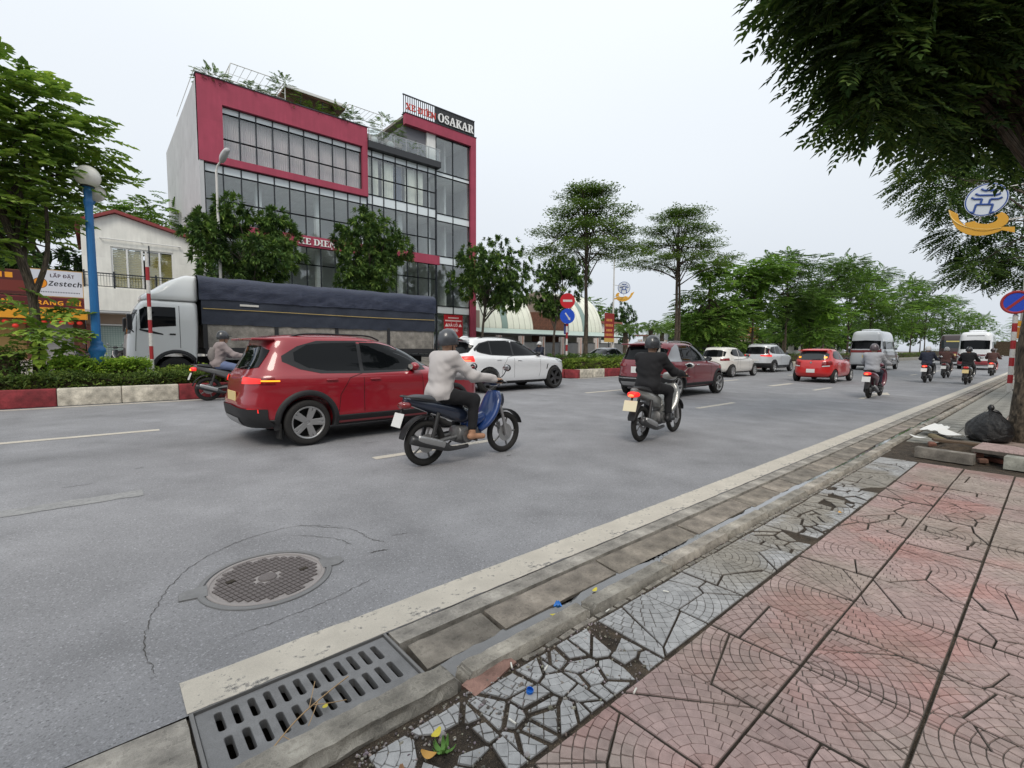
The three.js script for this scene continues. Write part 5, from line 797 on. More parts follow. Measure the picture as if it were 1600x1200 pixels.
// hedges: clipped rows of small leaves round a twiggy core
M.hedgeCore = mat([.5, .42, .3], { map: texDirt, roughness: 1 });
function hedge(x0, x1, z0, z1, y0, y1, c0, c1, n, label, loose = .05) {
  const t = thing('hedge', label, 'hedge', [x0, y0, (z0 + z1) / 2], 0, 'hedges on the median'), w = x1 - x0, d = z1 - z0, h = y1 - y0, L = new Leaves();
  part(t, 'twigs', boxUV(span(.06, w - .06, -.02, h - .1, -d / 2 + .07, d / 2 - .07)), M.hedgeCore);
  for (let i = 0; i < n; i++) { const f = rnd(), x = rnd() * w, lump = (fbm((x0 + x) * 2.2, z0, 3) - .5) * .16; let p; if (f < .5) p = V(x, h - .03 + lump + rr(-loose, loose), rr(-d / 2, d / 2)); else if (f < .92) p = V(x, rnd() * (h + lump), d / 2 - .02 + rr(-loose, loose)); else p = V(rnd() < .5 ? 0 : w, rnd() * h, rr(-d / 2, d / 2)); const k = rnd(); place(L, U.hedge[i % 3], p, V(rr(-1, 1), rr(0, .9), rr(-.4, 1)), rr(.8, 1.5), c0.map((v, j) => lerp(v, c1[j], k)), .3, 1.2); }
  part(t, 'foliage', L.geo(), M.leaf); return t;
}
hedge(-6, 4.9, -14.75, -14.25, MT - .07, .86, [.05, .085, .02], [.18, .27, .05], 2600, 'low clipped dark hedge along the red and white kerb before the shops');
hedge(-.75, 1.0, -15.7, -14.85, MT - .07, 1.16, [.12, .22, .026], [.36, .55, .06], 900, 'bright green clipped hedge round the foot of the blue lamp post');
hedge(1.1, 4.8, -15.5, -14.95, MT - .07, .93, [.08, .13, .02], [.26, .36, .06], 900, 'low yellow green hedge behind the striped post');
hedge(-4, -1.25, -16, -15.2, MT - .07, 1.42, [.05, .1, .02], [.18, .3, .05], 700, 'loose dark bush left of the median tree', .12);
hedge(16.1, 40, -14.9, -14.3, MT - .07, 1.02, [.1, .16, .022], [.3, .42, .06], 3400, 'low yellow green hedge behind the kerb past the road sign');
hedge(16.0, 40, -15.8, -15.0, MT - .07, 1.2, [.045, .09, .02], [.16, .27, .05], 2200, 'darker taller hedge behind the yellow green one');
hedge(40, 110, -15.8, -14.4, MT - .07, 1.15, [.06, .1, .02], [.2, .31, .05], 2400, 'long hedge along the far part of the median', .1);

// ---------------------------------------------------------------- far pavement and buildings
M.pave = mat([.42, .40, .38], { map: texConcrete, roughness: .92 });
struct('far_pavement', gridGeo([...steps(-40, 60, 4), 120, 300], [-80, -37, -36.4, -34, -31.3, -31], (x, z) => z < -36 ? .72 : z < -33 ? .38 : .12, null, .5), M.pave);
part(medKerb, 'far_kerb', boxUV(span(-40, 300, -.2, .125, -31, -30.85)), M.stone);
const ZF = -37;
M.redWall = mat([.40, .055, .10], { map: rep(texStreak, .25), roughness: .7 });
M.greyWall = mat([.55, .56, .57], { map: rep(texStreak, .2), roughness: .9 });
M.charcoal = mat([.03, .032, .036], { roughness: .5 });
M.frame = mat([.022, .026, .032], { roughness: .4, metalness: .3 });
M.pane = mat([.92, .95, .95], { phys: true, transmission: 1, thickness: 0, roughness: .02, ior: 1.85 });
M.spandrel = mat([.68, .74, .76], { phys: true, roughness: .12, clearcoat: 1, clearcoatRoughness: .05 });
M.whiteWall = mat([.82, .82, .80], { map: rep(texStreak, .3), roughness: .85 });
M.interior = mat([.6, .61, .6], { roughness: .9 });
M.wood = mat([.20, .085, .045], { map: rep(texStreak, .5), roughness: .6 });
M.curtainBrown = mat([.68, .56, .56], { roughness: .95 }); M.curtainCream = mat([.92, .9, .82], { roughness: .95 }); M.curtainBlue = mat([.2, .22, .3], { roughness: .95 });
function drape(x0, x1, y0, y1, z, pl = .16) { const g = new THREE.PlaneGeometry(x1 - x0, y1 - y0, Math.ceil((x1 - x0) / pl * 8), 1), p = g.attributes.position; for (let i = 0; i < p.count; i++) p.setZ(i, .06 * Math.sin(p.getX(i) / pl * 6.28 + 2 * Math.sin(p.getX(i) * 3)) * (p.getY(i) > 0 ? .7 : 1)); g.computeVertexNormals(); return g.translate((x0 + x1) / 2, (y0 + y1) / 2, z); }
const font = await new FontLoader().loadAsync('fonts/droid/droid_serif_bold.typeface.json');
const marks = { breve: (c, x, y, u) => { c.beginPath(); c.arc(x, y - u * .2, u * .2, .35, 2.8); c.stroke(); }, acute: (c, x, y, u) => { c.beginPath(); c.moveTo(x - u * .06, y); c.lineTo(x + u * .14, y - u * .2); c.stroke(); }, circ: (c, x, y, u) => { c.beginPath(); c.moveTo(x - u * .2, y); c.lineTo(x, y - u * .16); c.lineTo(x + u * .2, y); c.stroke(); }, tilde: (c, x, y, u) => { c.beginPath(); c.moveTo(x - u * .2, y - u * .24); c.quadraticCurveTo(x - u * .1, y - u * .38, x, y - u * .28); c.quadraticCurveTo(x + u * .1, y - u * .18, x + u * .2, y - u * .32); c.stroke(); }, hook: (c, x, y, u) => { c.beginPath(); c.arc(x, y - u * .12, u * .1, -2.6, 1.4); c.stroke(); } };
function vtext(c, s, x, y, u, list) {                   // text with the accents that the font lacks: [letter index, mark or 'dot']
  c.textAlign = 'left'; c.fillText(s, x, y); c.lineWidth = u * .08; c.strokeStyle = c.fillStyle;
  for (const [i, m] of list) { const cx = x + c.measureText(s.slice(0, i)).width + c.measureText(s[i]).width / 2; if (m === 'dot') { c.beginPath(); c.arc(cx, y + u * .17, u * .07, 0, 7); c.fill(); } else marks[m](c, cx, y - u * .8, u); }
}
const letters = (s, size, d) => { const g = new TextGeometry(s, { font, size, depth: d, curveSegments: 5, bevelEnabled: false }); g.computeBoundingBox(); return g; };
{
  const b = thing('showroom_building', 'five storey red and glass showroom building with roof garden and roof sign', 'building', [0, 0, 0]);
  // solid parts: side and rear walls, floors, core
  part(b, 'side_wall', boxUV(span(5.56, 5.8, .1, 18.55, -53, ZF + .25)), M.greyWall); part(b, 'side_wall', boxUV(span(27.2, 27.45, .1, 20.7, -53, ZF - .01)), M.greyWall);
  part(b, 'rear_wall', boxUV(span(5.8, 27.2, .1, 18.5, -53, -52.8)), M.greyWall); part(b, 'back_room_wall', boxUV(span(5.8, 27.2, .7, 18.4, -43.2, -43)), M.interior);
  for (const y of [4.9, 9.25, 13.2, 18.5]) part(b, 'floor_slab', boxUV(span(5.8, 23.3, y - .35, y, -52.8, ZF - .3)), y === 18.5 ? M.pave : M.whiteWall);
  for (const y of [4.9, 9.25, 13.2, 16.8, 20.7]) part(b, 'floor_slab', boxUV(span(23.35, 27.2, y - .3, y, -52.8, ZF - .3)), M.whiteWall);
  for (const x of [9.2, 13.3, 16.7, 20.2]) part(b, 'column', boxUV(span(x - .2, x + .2, .7, 18.1, ZF - 1.2, ZF - .8)), M.whiteWall);
  for (const x of [23.4, 25.1]) part(b, 'stair_wall', boxUV(span(x, x + .2, .7, 20.6, ZF - 4, ZF - 1.5)), M.whiteWall);
  // red box round the upper windows, proud of the glass
  const F0 = ZF - .1, F1 = ZF + .3;
  part(b, 'red_frame', [boxUV(span(5.56, 16.85, 17.15, 18.65, F0, F1)), boxUV(span(5.56, 6.95, 13.86, 17.15, F0, F1)), boxUV(span(16.43, 16.85, 13.86, 17.15, F0, F1)), boxUV(span(5.56, 16.85, 13.4, 13.86, F0, F1))], M.redWall);
  part(b, 'red_frame', [boxUV(span(20.2, 27.45, 20.0, 20.85, F0, F1)), boxUV(span(26.88, 27.45, .7, 20.0, F0, F1))], M.redWall);
  part(b, 'red_band', boxUV(span(5.9, 23.5, 8.88, 9.66, F0, ZF + .18)), M.redWall);
  part(b, 'coping', [span(5.5, 16.9, 18.65, 18.72, F0 - .2, F1 + .05), span(20.15, 27.5, 20.85, 20.9, F0 - .2, F1 + .05)], M.charcoal);
  part(b, 'corner_post', span(5.58, 5.86, .7, 13.4, F0, ZF + .1), M.charcoal);
  part(b, 'ledge', boxUV(span(16.86, 23.5, 17.16, 17.66, F0 - .2, ZF + .5)), M.charcoal);
  part(b, 'plinth', boxUV(span(5.6, 27.4, .3, .95, ZF - .3, ZF + .1)), M.charcoal);
  const Z = ZF - .02, pane = (x0, x1, y0, y1, m = M.pane, n = 'window_pane') => { const q = part(b, n, box(x1 - x0 - .05, y1 - y0 - .05, .014), m); q.position.set((x0 + x1) / 2, (y0 + y1) / 2, Z); return q; };
  const bars = []; const vbar = (x, y0, y1, w = .07) => bars.push(span(x - w / 2, x + w / 2, y0, y1, Z - .06, Z + .06)), hbar = (x0, x1, y, w = .07) => bars.push(span(x0, x1, y - w / 2, y + w / 2, Z - .055, Z + .055));
  const field = (xs, rows) => { for (let i = 0; i < xs.length - 1; i++) for (const [y0, y1, m] of rows) pane(xs[i], xs[i + 1], y0, y1, m || M.pane); for (const x of xs) vbar(x, rows[rows.length - 1][0], rows[0][1]); for (const r of rows) { hbar(xs[0], xs[xs.length - 1], r[0]); hbar(xs[0], xs[xs.length - 1], r[1]); } };
  const up = [6.95, 7.98, 8.98, 10.03, 11.09, 12.11, 13.17, 14.19, 15.22, 16.43]; field(up, [[16.72, 17.15, M.spandrel], [15.12, 16.72], [13.86, 15.12]]);
  const lo = [5.86, 6.92, 7.98, 8.99, 10.04, 11.05, 12.13, 13.15, 14.23, 15.3, 16.3, 16.87]; field(lo, [[12.82, 13.38, M.spandrel], [11.1, 12.82], [9.66, 11.1]]);
  field(lo, [[7.6, 8.88], [5.2, 7.6], [4.6, 5.2, M.spandrel], [.95, 4.6]]);
  const rt = [16.9, 17.32, 18.3, 19.37, 20.4, 21.41, 22.46, 23.22]; field(rt, [[16.66, 17.16, M.spandrel], [15.08, 16.66], [13.7, 15.08], [12.92, 13.7, M.spandrel], [11.1, 12.92], [9.66, 11.1]]); field(rt, [[7.6, 8.88], [5.2, 7.6], [4.6, 5.2, M.spandrel], [.95, 4.6]]);
  field([23.3, 25.05, 26.88], [[17.0, 19.95], [16.64, 17.0, M.spandrel], [13.4, 16.64], [12.75, 13.4, M.spandrel], [9.7, 12.75], [9.0, 9.7, M.spandrel], [5.3, 9.0], [4.6, 5.3, M.spandrel], [.95, 4.6]]);
  part(b, 'mullions', bars, M.frame).userData.kind = 'stuff';
  part(b, 'end_column', boxUV(span(22.4, 23.3, 17.7, 20.0, F0 - .3, ZF)), M.whiteWall); part(b, 'stair_head_wall', boxUV(span(20.2, 22.4, 17.66, 20.0, F0 - 6, ZF - .2)), mat([.16, .16, .18], { roughness: .8 })); part(b, 'stair_head_roof', boxUV(span(20.2, 27.4, 20.6, 20.8, -46, ZF - .1)), M.pave);
  for (let i = 0; i < 9; i++) part(b, 'curtain', drape(up[i] + .02, up[i + 1] - .02, 13.9, 16.7, Z - .35), M.curtainBrown);
  const cc = [M.curtainCream, M.curtainCream, M.curtainCream, M.curtainBlue, M.curtainCream, M.curtainCream, M.curtainBlue]; for (let i = 0; i < 7; i++) if (i !== 6) part(b, 'curtain', drape(rt[i] + .05, rt[i + 1] - (i % 2 ? .3 : .04), 13.75, 16.62, Z - .35), cc[i]);
  // lettering
  const l1 = part(b, 'sign_lettering', letters('XE DIEN', .46, .06), mat([.82, .82, .8], { roughness: .5 })); l1.position.set(11.5, 9.03, ZF + .19);
  const acc = part(b, 'sign_accent', [span(13.02, 13.24, 9.2, 9.27, ZF + .19, ZF + .25), rod([13.78, 9.57, ZF + .22], [13.9, 9.66, ZF + .22], .025), rod([13.9, 9.66, ZF + .22], [14.02, 9.57, ZF + .22], .025), new THREE.SphereGeometry(.045, 8, 6).translate(13.9, 8.94, ZF + .22)], mat([.82, .82, .8]));
  // roof sign on a slatted screen
  const slats = []; for (let x = 20.15; x < 27.4; x += .2) slats.push(span(x, x + .05, 20.92, 22.38, ZF + .0, ZF + .06)); part(b, 'sign_screen', [...slats, span(20.1, 27.45, 22.36, 22.44, ZF - .02, ZF + .08), span(20.1, 27.45, 20.88, 20.96, ZF - .02, ZF + .08), span(23.2, 27.45, 20.95, 22.38, ZF - .03, ZF + .03)], M.charcoal);
  const o = part(b, 'sign_lettering', letters('OSAKAR', .72, .1), mat([.85, .85, .84], { roughness: .45 })); o.geometry.computeBoundingBox(); o.scale.x = 3.85 / (o.geometry.boundingBox.max.x); o.position.set(23.4, 21.2, ZF + .08);
  const redL = mat([.6, .06, .04], { roughness: .45 }), q = part(b, 'sign_lettering', letters('XE DIEN', .5, .08), redL); q.geometry.computeBoundingBox(); q.scale.x = 2.95 / q.geometry.boundingBox.max.x; q.position.set(20.3, 21.25, ZF + .08);
  part(b, 'sign_accent', [span(21.43, 21.64, 21.44, 21.51, ZF + .08, ZF + .15), rod([22.25, 21.8, ZF + .1], [22.36, 21.92, ZF + .1], .03), rod([22.36, 21.92, ZF + .1], [22.47, 21.8, ZF + .1], .03), new THREE.SphereGeometry(.05, 8, 6).translate(22.36, 21.14, ZF + .1)], redL);
  // glass balustrade, pergola, wooden canopy
  for (let i = 0; i < 6; i++) part(b, 'balustrade_pane', box(1.06, .95, .014, 17.45 + i * 1.09, 18.2, ZF + .38), M.pane);
  part(b, 'handrail', [span(16.9, 23.5, 18.66, 18.71, ZF + .35, ZF + .41), ...Array.from({ length: 7 }, (_, i) => span(16.92 + i * 1.08, 16.97 + i * 1.08, 17.66, 18.66, ZF + .35, ZF + .4))], M.alloy);
  const wp = mat([.72, .72, .7], { roughness: .5 }); const frame = (x0, x1, y0, y1, z0, z1) => [rod([x0, y0, z0], [x0 + .4, y1, z0], .03), rod([x1, y0, z0], [x1, y1, z0], .03), rod([x0 + .4, y1, z0], [x1, y1, z0], .03), rod([x0 + .4, y1, z0], [x0 + .4, y1, z1], .025), rod([x1, y1, z0], [x1, y1, z1], .025), rod([x0 + .4, y1, z1], [x1, y1, z1], .025), ...Array.from({ length: 9 }, (_, i) => { const x = lerp(x0 + .4, x1, i / 8); return rod([x, y1, z0], [x, y1, z1], .014); })];
  part(b, 'pergola', [...frame(7.3, 11.1, 18.6, 20.4, -37.6, -40), rod([7.4, 19.3, -37.6], [11.1, 19.2, -37.6], .02), rod([7.4, 19.7, -37.6], [11.1, 19.6, -37.6], .015)], wp); part(b, 'pergola', [...frame(15.4, 18.6, 18.6, 20.45, -37.7, -39.5), rod([15.4, 19.2, -37.7], [18.6, 19.2, -37.7], .015)], wp); part(b, 'roof_railing', [rod([5.6, 18.7, -37.4], [5.6, 19.3, -37.4], .02), rod([5.6, 19.25, -37.4], [7.2, 19.2, -37.4], .02), rod([5.6, 19.25, -37.4], [5.6, 19.25, -46], .02)], wp);
  part(b, 'roof_canopy', (() => { const g = extr([[11.1, 20.0], [15.5, 19.85], [15.5, 20.02], [11.1, 20.18]], 3.4); return boxUV(g.translate(0, 0, -41)); })(), M.wood); part(b, 'canopy_edge', [span(11.05, 15.55, 20.02, 20.2, -37.55, -37.45)], M.whiteWall); part(b, 'canopy_post', [12.2, 13.8].map((x) => rod([x, 18.5, -37.7], [x, 20, -37.7], .04)), M.frame);
  part(b, 'roof_wall', boxUV(span(15.6, 20, 18.5, 19.7, -42, -41.8)), M.whiteWall);
  for (const [x, y] of [[17.6, 18.0], [19, 18.0]]) part(b, 'planter', new THREE.SphereGeometry(.32, 16, 12).translate(x, y, ZF - .1), M.whiteWall);
}
// plants of the roof garden
reseed(66);
[[6.6, 18.75, .55, .35, 'feathery plant at the corner of the roof garden'], [11, 19.3, .6, .75, 'climber on the post of the roof pergola'], [8.9, 18.8, .4, .3, 'low trailing plant on the red parapet'], [13.1, 18.85, .35, .28, 'yellowish plant below the wooden canopy'], [14.8, 19.0, .55, .5, 'bushy plant at the end of the wooden canopy'], [18.9, 18.9, .95, .75, 'dense green shrub behind the glass balustrade'], [21.2, 18.1, .45, .35, 'small shrub beside the stair head'], [15.9, 18.9, .35, .45, 'slim plant beside the second pergola']].forEach(([x, y, r, h, label]) => { const t = thing('roof_plant', label, 'plant', [x, 18.5, ZF - .5], 0, 'plants of the roof garden'); part(t, 'stem', taper([[0, 0, 0], [0, y - 18.5, 0]], .03, .015, 6, 3), M.bark); const L = new Leaves(); fillCrown(L, U.sprayFine, [[0, y - 18.3, 0, r * 1.35, h * 1.5, r * 1.35, Math.round(150 * r + 40)]], { c0: gMid0, c1: gMid1, s: .7 }); part(t, 'foliage', L.geo(), M.leaf); });

// white house with a balcony
M.cream = mat([.86, .85, .79], { map: rep(texStreak, .3), roughness: .88 });
M.blind = mat([.72, .58, .24], { roughness: .7 });
{
  const h = thing('gabled_house', 'white two storey house with red edged gable roof and iron balcony', 'house', [0, 0, 0]); const z = ZF;
  const wall = extr([[-.3, 3.4], [5.5, 3.4], [5.5, 8.15], [1.25, 9.25], [-.3, 8.5]], .25, 0, [[[.98, 4.95], [.98, 7.35], [4.0, 7.35], [4.0, 4.95]]]).translate(0, 0, z - .25); part(h, 'front_wall', boxUV(wall), M.cream);
  part(h, 'side_wall', boxUV(span(-.3, -.05, .5, 8.5, -47, z - .25)), M.cream); part(h, 'side_wall', boxUV(span(5.25, 5.5, .5, 8.1, -47, z - .25)), M.cream); part(h, 'back_room_wall', boxUV(span(-.05, 5.25, .5, 8.1, -47, -46.8)), M.cream);
  part(h, 'roof', [extr([[-.55, 8.42], [1.25, 9.28], [1.25, 9.45], [-.55, 8.6]], 10.6).translate(0, 0, -47.3), extr([[1.25, 9.28], [5.7, 8.12], [5.7, 8.3], [1.25, 9.45]], 10.6).translate(0, 0, -47.3)], mat([.28, .05, .05], { roughness: .75, map: texStreak }));
  const win = part(h, 'balcony_door', [span(.98, 4.0, 7.27, 7.35, z - .2, z - .05), span(.98, 4.0, 4.95, 5.02, z - .2, z - .05), ...[.98, 1.68, 2.4, 2.58, 3.25, 3.92].map((x) => span(x, x + .09, 5.02, 7.27, z - .2, z - .05))], M.whiteWall);
  for (const [a, c] of [[1.07, 1.68], [1.77, 2.4], [2.67, 3.25], [3.34, 3.92]]) { part(win, 'glass', box(c - a, 2.25, .01, (a + c) / 2, 6.14, z - .1), M.pane); part(win, 'blind', Array.from({ length: 22 }, (_, i) => box(c - a, .085, .02).rotateX(.5).translate((a + c) / 2, 5.08 + i * .1, z - .24)), M.blind); }
  part(h, 'canopy_rail', [rod([.5, 7.75, z + .15], [4.4, 7.75, z + .15], .03), ...[.55, 2.45, 4.3].map((x) => rod([x, 7.75, z], [x, 7.75, z + .15], .03))], M.whiteWall);
  part(h, 'balcony_slab', boxUV(span(-.3, 5.5, 3.55, 4.82, z, z + .9)), M.cream); part(h, 'balcony_soffit', span(-.3, 5.5, 3.42, 3.55, z - .1, z + .88), M.greyWall);
  part(h, 'railing', [span(-.28, 5.5, 5.62, 5.68, z + .8, z + .85), span(-.28, 5.5, 5.5, 5.53, z + .81, z + .84), span(-.28, 5.5, 4.9, 4.94, z + .8, z + .85), ...[-.25, 1.05, 3.0, 5.4].map((x) => span(x - .04, x + .04, 4.82, 5.78, z + .78, z + .87)), ...Array.from({ length: 44 }, (_, i) => span(-.2 + i * .13, -.185 + i * .13, 4.92, 5.62, z + .815, z + .835))], M.frame).userData.kind = 'stuff';
  part(h, 'ground_floor_wall', boxUV(span(-.3, 5.5, 2.75, 3.45, z - .3, z - .1)), mat([.36, .27, .2], { roughness: .8 })); part(h, 'pillar', boxUV(span(-.3, .1, .5, 2.75, z - .3, z)), mat([.2, .085, .06], { roughness: .7 })); part(h, 'pillar', boxUV(span(2.6, 3.1, .5, 2.75, z - .3, z)), M.cream);
  part(h, 'glazed_door', [span(.15, 1.5, .75, 2.75, z - .25, z - .2)], mat([.42, .50, .46], { roughness: .35 })); part(h, 'door_lattice', [...Array.from({ length: 12 }, (_, i) => span(.15 + i * .12, .17 + i * .12, .75, 2.7, z - .2, z - .17)), ...Array.from({ length: 16 }, (_, i) => span(.15, 1.5, .8 + i * .125, .82 + i * .125, z - .195, z - .172))], mat([.24, .34, .32])).userData.kind = 'stuff';
  part(h, 'side_panel', boxUV(span(1.5, 2.6, .5, 2.75, z - .28, z - .2)), mat([.36, .31, .2], { roughness: .7 })); part(h, 'door_head', span(.1, 2.6, 2.72, 2.8, z - .22, z + .02), M.whiteWall);
  part(h, 'roller_shutter', Array.from({ length: 20 }, (_, i) => span(3.1, 5.3, .75 + i * .1, .84 + i * .1, z - .22, z - .18)), M.greyWall).userData.kind = 'stuff';
}
// shop beside it
{
  const s = thing('shop', 'low shop with yellow and dark red signboards and a grey roller shutter', 'shop', [0, 0, 0]); const z = ZF;
  const brick = mat([.22, .09, .06], { map: texConcrete, roughness: .85 });
  part(s, 'wall', boxUV(span(-9, -.35, .5, 5.6, z - 6, z - .4)), mat([.3, .26, .24], { roughness: .9 })); part(s, 'pillar', boxUV(span(-.85, -.35, .5, 3.2, z - .4, z)), brick); part(s, 'pillar', boxUV(span(-2.75, -2.2, .5, 3.2, z - .4, z)), brick);
  for (let i = 0; i < 18; i++) part(s, 'shutter_slat', rbox(1.35, .112, .03, .01, -1.52, .8 + i * .118, z - .3, 1), mat([.46, .46, .44], { roughness: .6 })); part(s, 'inner_wall', boxUV(span(-6, -2.75, .5, 3, z - .4, z - .3)), mat([.42, .28, .1], { roughness: .7 })); part(s, 'step', boxUV(span(-6, 3, .3, .78, z, z + .5)), mat([.34, .2, .17], { roughness: .85 }));
  const board = (x0, x1, y0, y1, zz, tex, n, rim) => { const m = part(s, n, boxUV(span(x0, x1, y0, y1, zz - .12, zz)), rim || M.whiteWall); const f = part(m, 'sign_face', new THREE.PlaneGeometry(x1 - x0 - .08, y1 - y0 - .08).translate((x0 + x1) / 2, (y0 + y1) / 2, zz + .006), mat([1, 1, 1], { map: tex, roughness: .5 })); return f; };
  board(-2.5, -.3, 4.2, 5.68, z + .25, canvasTex(512, 344, (c, w, h) => { c.fillStyle = '#c9ccd6'; c.fillRect(0, 0, w, h); c.fillStyle = '#3a2030'; c.font = 'bold 62px sans-serif'; vtext(c, 'LAP ĐAT', 190, 92, 62, [[1, 'breve'], [1, 'acute'], [5, 'breve'], [5, 'dot']]); c.fillStyle = '#e08a10'; c.beginPath(); c.arc(96, 176, 66, 0, 7); c.fill(); c.lineWidth = 8; c.strokeStyle = '#7c4a08'; c.stroke(); c.fillStyle = '#201810'; c.font = 'italic bold 96px sans-serif'; c.textAlign = 'center'; c.fillText('Z', 94, 212); c.fillStyle = '#10131c'; c.font = 'bold 90px sans-serif'; c.textAlign = 'left'; c.setTransform(1, 0, -.16, 1, 32, 0); c.fillText('Zestech', 172, 206); c.setTransform(1, 0, 0, 1, 0, 0); c.fillStyle = '#4a4e58'; for (let i = 0; i < 26; i++) c.fillRect(70 + i * 16, 282, 9, 16); }), 'signboard', mat([.5, .3, .1]));
  board(-6.6, -2.54, 4.25, 5.55, z + .22, canvasTex(512, 256, (c, w, h) => { c.fillStyle = '#4a1210'; c.fillRect(0, 0, w, h); c.fillStyle = '#e0961c'; c.font = 'bold 84px sans-serif'; for (let i = 0; i < 8; i++) c.fillRect(60 + i * 50, 26, 36, 58); c.fillStyle = '#6a2418'; c.fillRect(0, 110, w, 120); }), 'signboard', brick);
  board(-6.6, -.3, 3.62, 4.17, z + .3, canvasTex(1024, 96, (c, w, h) => { c.fillStyle = '#4d0c10'; c.fillRect(0, 0, w, h); c.fillStyle = '#e6a01e'; c.font = 'bold 66px sans-serif'; vtext(c, 'ĐIEN', 380, 78, 62, [[2, 'circ'], [2, 'dot']]); c.fillText('TRANG TRÍ', 670, 78); }), 'signboard', mat([.2, .03, .03]));
  const aw = part(s, 'awning', extr([[0, 0], [.75, -.2], [.75, -.66], [.7, -.66], [.7, -.22], [0, -.03]], 6.4).rotateY(-Math.PI / 2).translate(-.2, 3.62, z + .2), mat([.62, .30, .03], { roughness: .6 }));
  part(aw, 'awning_lettering', new THREE.PlaneGeometry(6.3, .44).translate(-3.4, 3.19, z + .958), mat([1, 1, 1], { map: canvasTex(1024, 72, (c, w, h) => { c.fillStyle = '#dc961c'; c.fillRect(0, 0, w, h); c.fillStyle = '#1a130c'; c.font = 'bold 58px sans-serif'; c.setTransform(1, 0, -.16, 1, 12, 0); c.fillText('Zestech', 700, 55); c.setTransform(1, 0, 0, 1, 0, 0); c.fillStyle = '#b9cfd0'; c.fillRect(310, 8, 110, 40); c.fillStyle = '#d9d6c8'; c.fillRect(300, 58, 140, 10); }), roughness: .6 }));
  part(s, 'address_plate', rbox(.5, .42, .03, .01, -2.45, 1.98, z + .03), mat([.06, .2, .5], { roughness: .5 }));
  for (let i = 0; i < 16; i++) { const q = solo('paper_lantern', new THREE.SphereGeometry(.13, 10, 8).scale(1, .85, 1), mat([.6, .03, .02], { roughness: .6, emissive: new THREE.Color(.12, .01, .005) }), 'small red lantern in the row under the shop awning', 'lantern', 'red lanterns under the shop awning'); q.position.set(-.55 - i * .36, 2.78 - (i % 3 === 1 && i > 5 ? .22 : 0), z + .75); }
  part(s, 'lantern_string', rod([-6.4, 2.92, z + .75], [-.3, 2.92, z + .75], .012), M.frame);
}
// sale banner, vaulted hall, canopy, fence
{
  const t = thing('sale_banner', 'red sale banner with white and gold print beside the showroom', 'banner', [0, 0, 0]); part(t, 'post', [rod([22.3, .3, -34], [22.3, 4.3, -34], .03), rod([23.8, .3, -34], [23.8, 4.3, -34], .03)], M.frame);
  part(t, 'banner_sheet', box(1.9, 2.9, .03, 23.0, 2.85, -33.95), [0, 1, 2, 3, 4, 5].map((i) => i === 4 ? mat([1, 1, 1], { roughness: .6, map: canvasTex(256, 384, (c, w, h) => { c.fillStyle = '#a81420'; c.fillRect(0, 0, w, h); c.textAlign = 'center'; c.fillStyle = '#e8dcd8'; for (let i = 0; i < 9; i++) c.fillRect(58 + i * 16, 26, 11, 14); for (let i = 0; i < 14; i++) c.fillRect(16 + i * 16, 58, 12, 15); c.font = 'bold 46px sans-serif'; vtext(c, 'XA LO', 56, 130, 46, [[1, 'hook'], [4, 'circ'], [4, 'tilde']]); c.textAlign = 'center'; for (const x of [36, 220]) { c.beginPath(); c.moveTo(x, 92); c.lineTo(x - 24, 130); c.lineTo(x + 24, 130); c.fill(); } c.font = 'bold 52px sans-serif'; c.fillText('170K', w / 2, 188); c.fillRect(w / 2 - 72, 168, 144, 4); c.fillRect(w / 2 - 6, 204, 12, 16); c.fillStyle = '#e8c860'; c.font = 'bold 84px sans-serif'; c.fillText('89K', w / 2, 300); }) }) : mat([.4, .02, .03])));
}
{
  const hall = thing('vaulted_hall', 'low hall with cream barrel vault roofs and a green canopy', 'building', [0, 0, 0]); const creamM = mat([.85, .85, .72], { map: rep(texStreak, 1), roughness: .6 }), greenM = mat([.22, .30, .27], { roughness: .6 }), paleGreen = mat([.42, .52, .47], { map: rep(texStreak, .4), roughness: .5 });
  const vault = (x0, x1, z0, R, y0) => { const seg = 10; for (let x = x0, i = 0; x < x1 - .01; i++) { const w = Math.min(i === 3 || i === 12 ? .9 : .9, x1 - x), g = new THREE.CylinderGeometry(R, R, w - .03, seg * 2, 1, true, 0, Math.PI).rotateZ(Math.PI / 2), p = g.attributes.position; part(hall, 'roof_panel', g.translate(x + w / 2, y0, z0 - R), i % 9 === 4 ? greenM : creamM); x += w; } for (const [x, a] of [[x0 + .05, -1], [x1 - .05, 1]]) part(hall, 'gable_end', new THREE.CircleGeometry(R - .02, 24, 0, Math.PI).rotateY(a * Math.PI / 2).translate(x, y0, z0 - R), mat([.3, .24, .2], { roughness: .8, side: 2 })); };
  vault(31.5, 40.0, -42, 4.6, 3.6); vault(45.5, 53.2, -42, 5.6, 3.6);
  part(hall, 'brick_block', boxUV(span(40, 45.5, .3, 5.9, -46, -42)), mat([.2, .08, .05], { map: texConcrete, roughness: .85 })); part(hall, 'wall', boxUV(span(28.5, 53.2, .2, 3.7, -43, -42.2)), mat([.4, .38, .34], { roughness: .9 })); part(hall, 'side_block', boxUV(span(27.6, 31.6, .2, 5.6, -44, -41.6)), mat([.30, .22, .18], { roughness: .85 }));
  for (let i = 0; i < 24; i++) part(hall, 'canopy_sheet', extr([[0, 0], [5, .75], [5, .79], [0, .04]], .98).rotateY(Math.PI / 2).translate(28.6 + i, 3.0, -36.9), paleGreen); part(hall, 'canopy_beam', [span(28.5, 52.6, 2.9, 3.05, -37, -36.85)], M.charcoal);
}
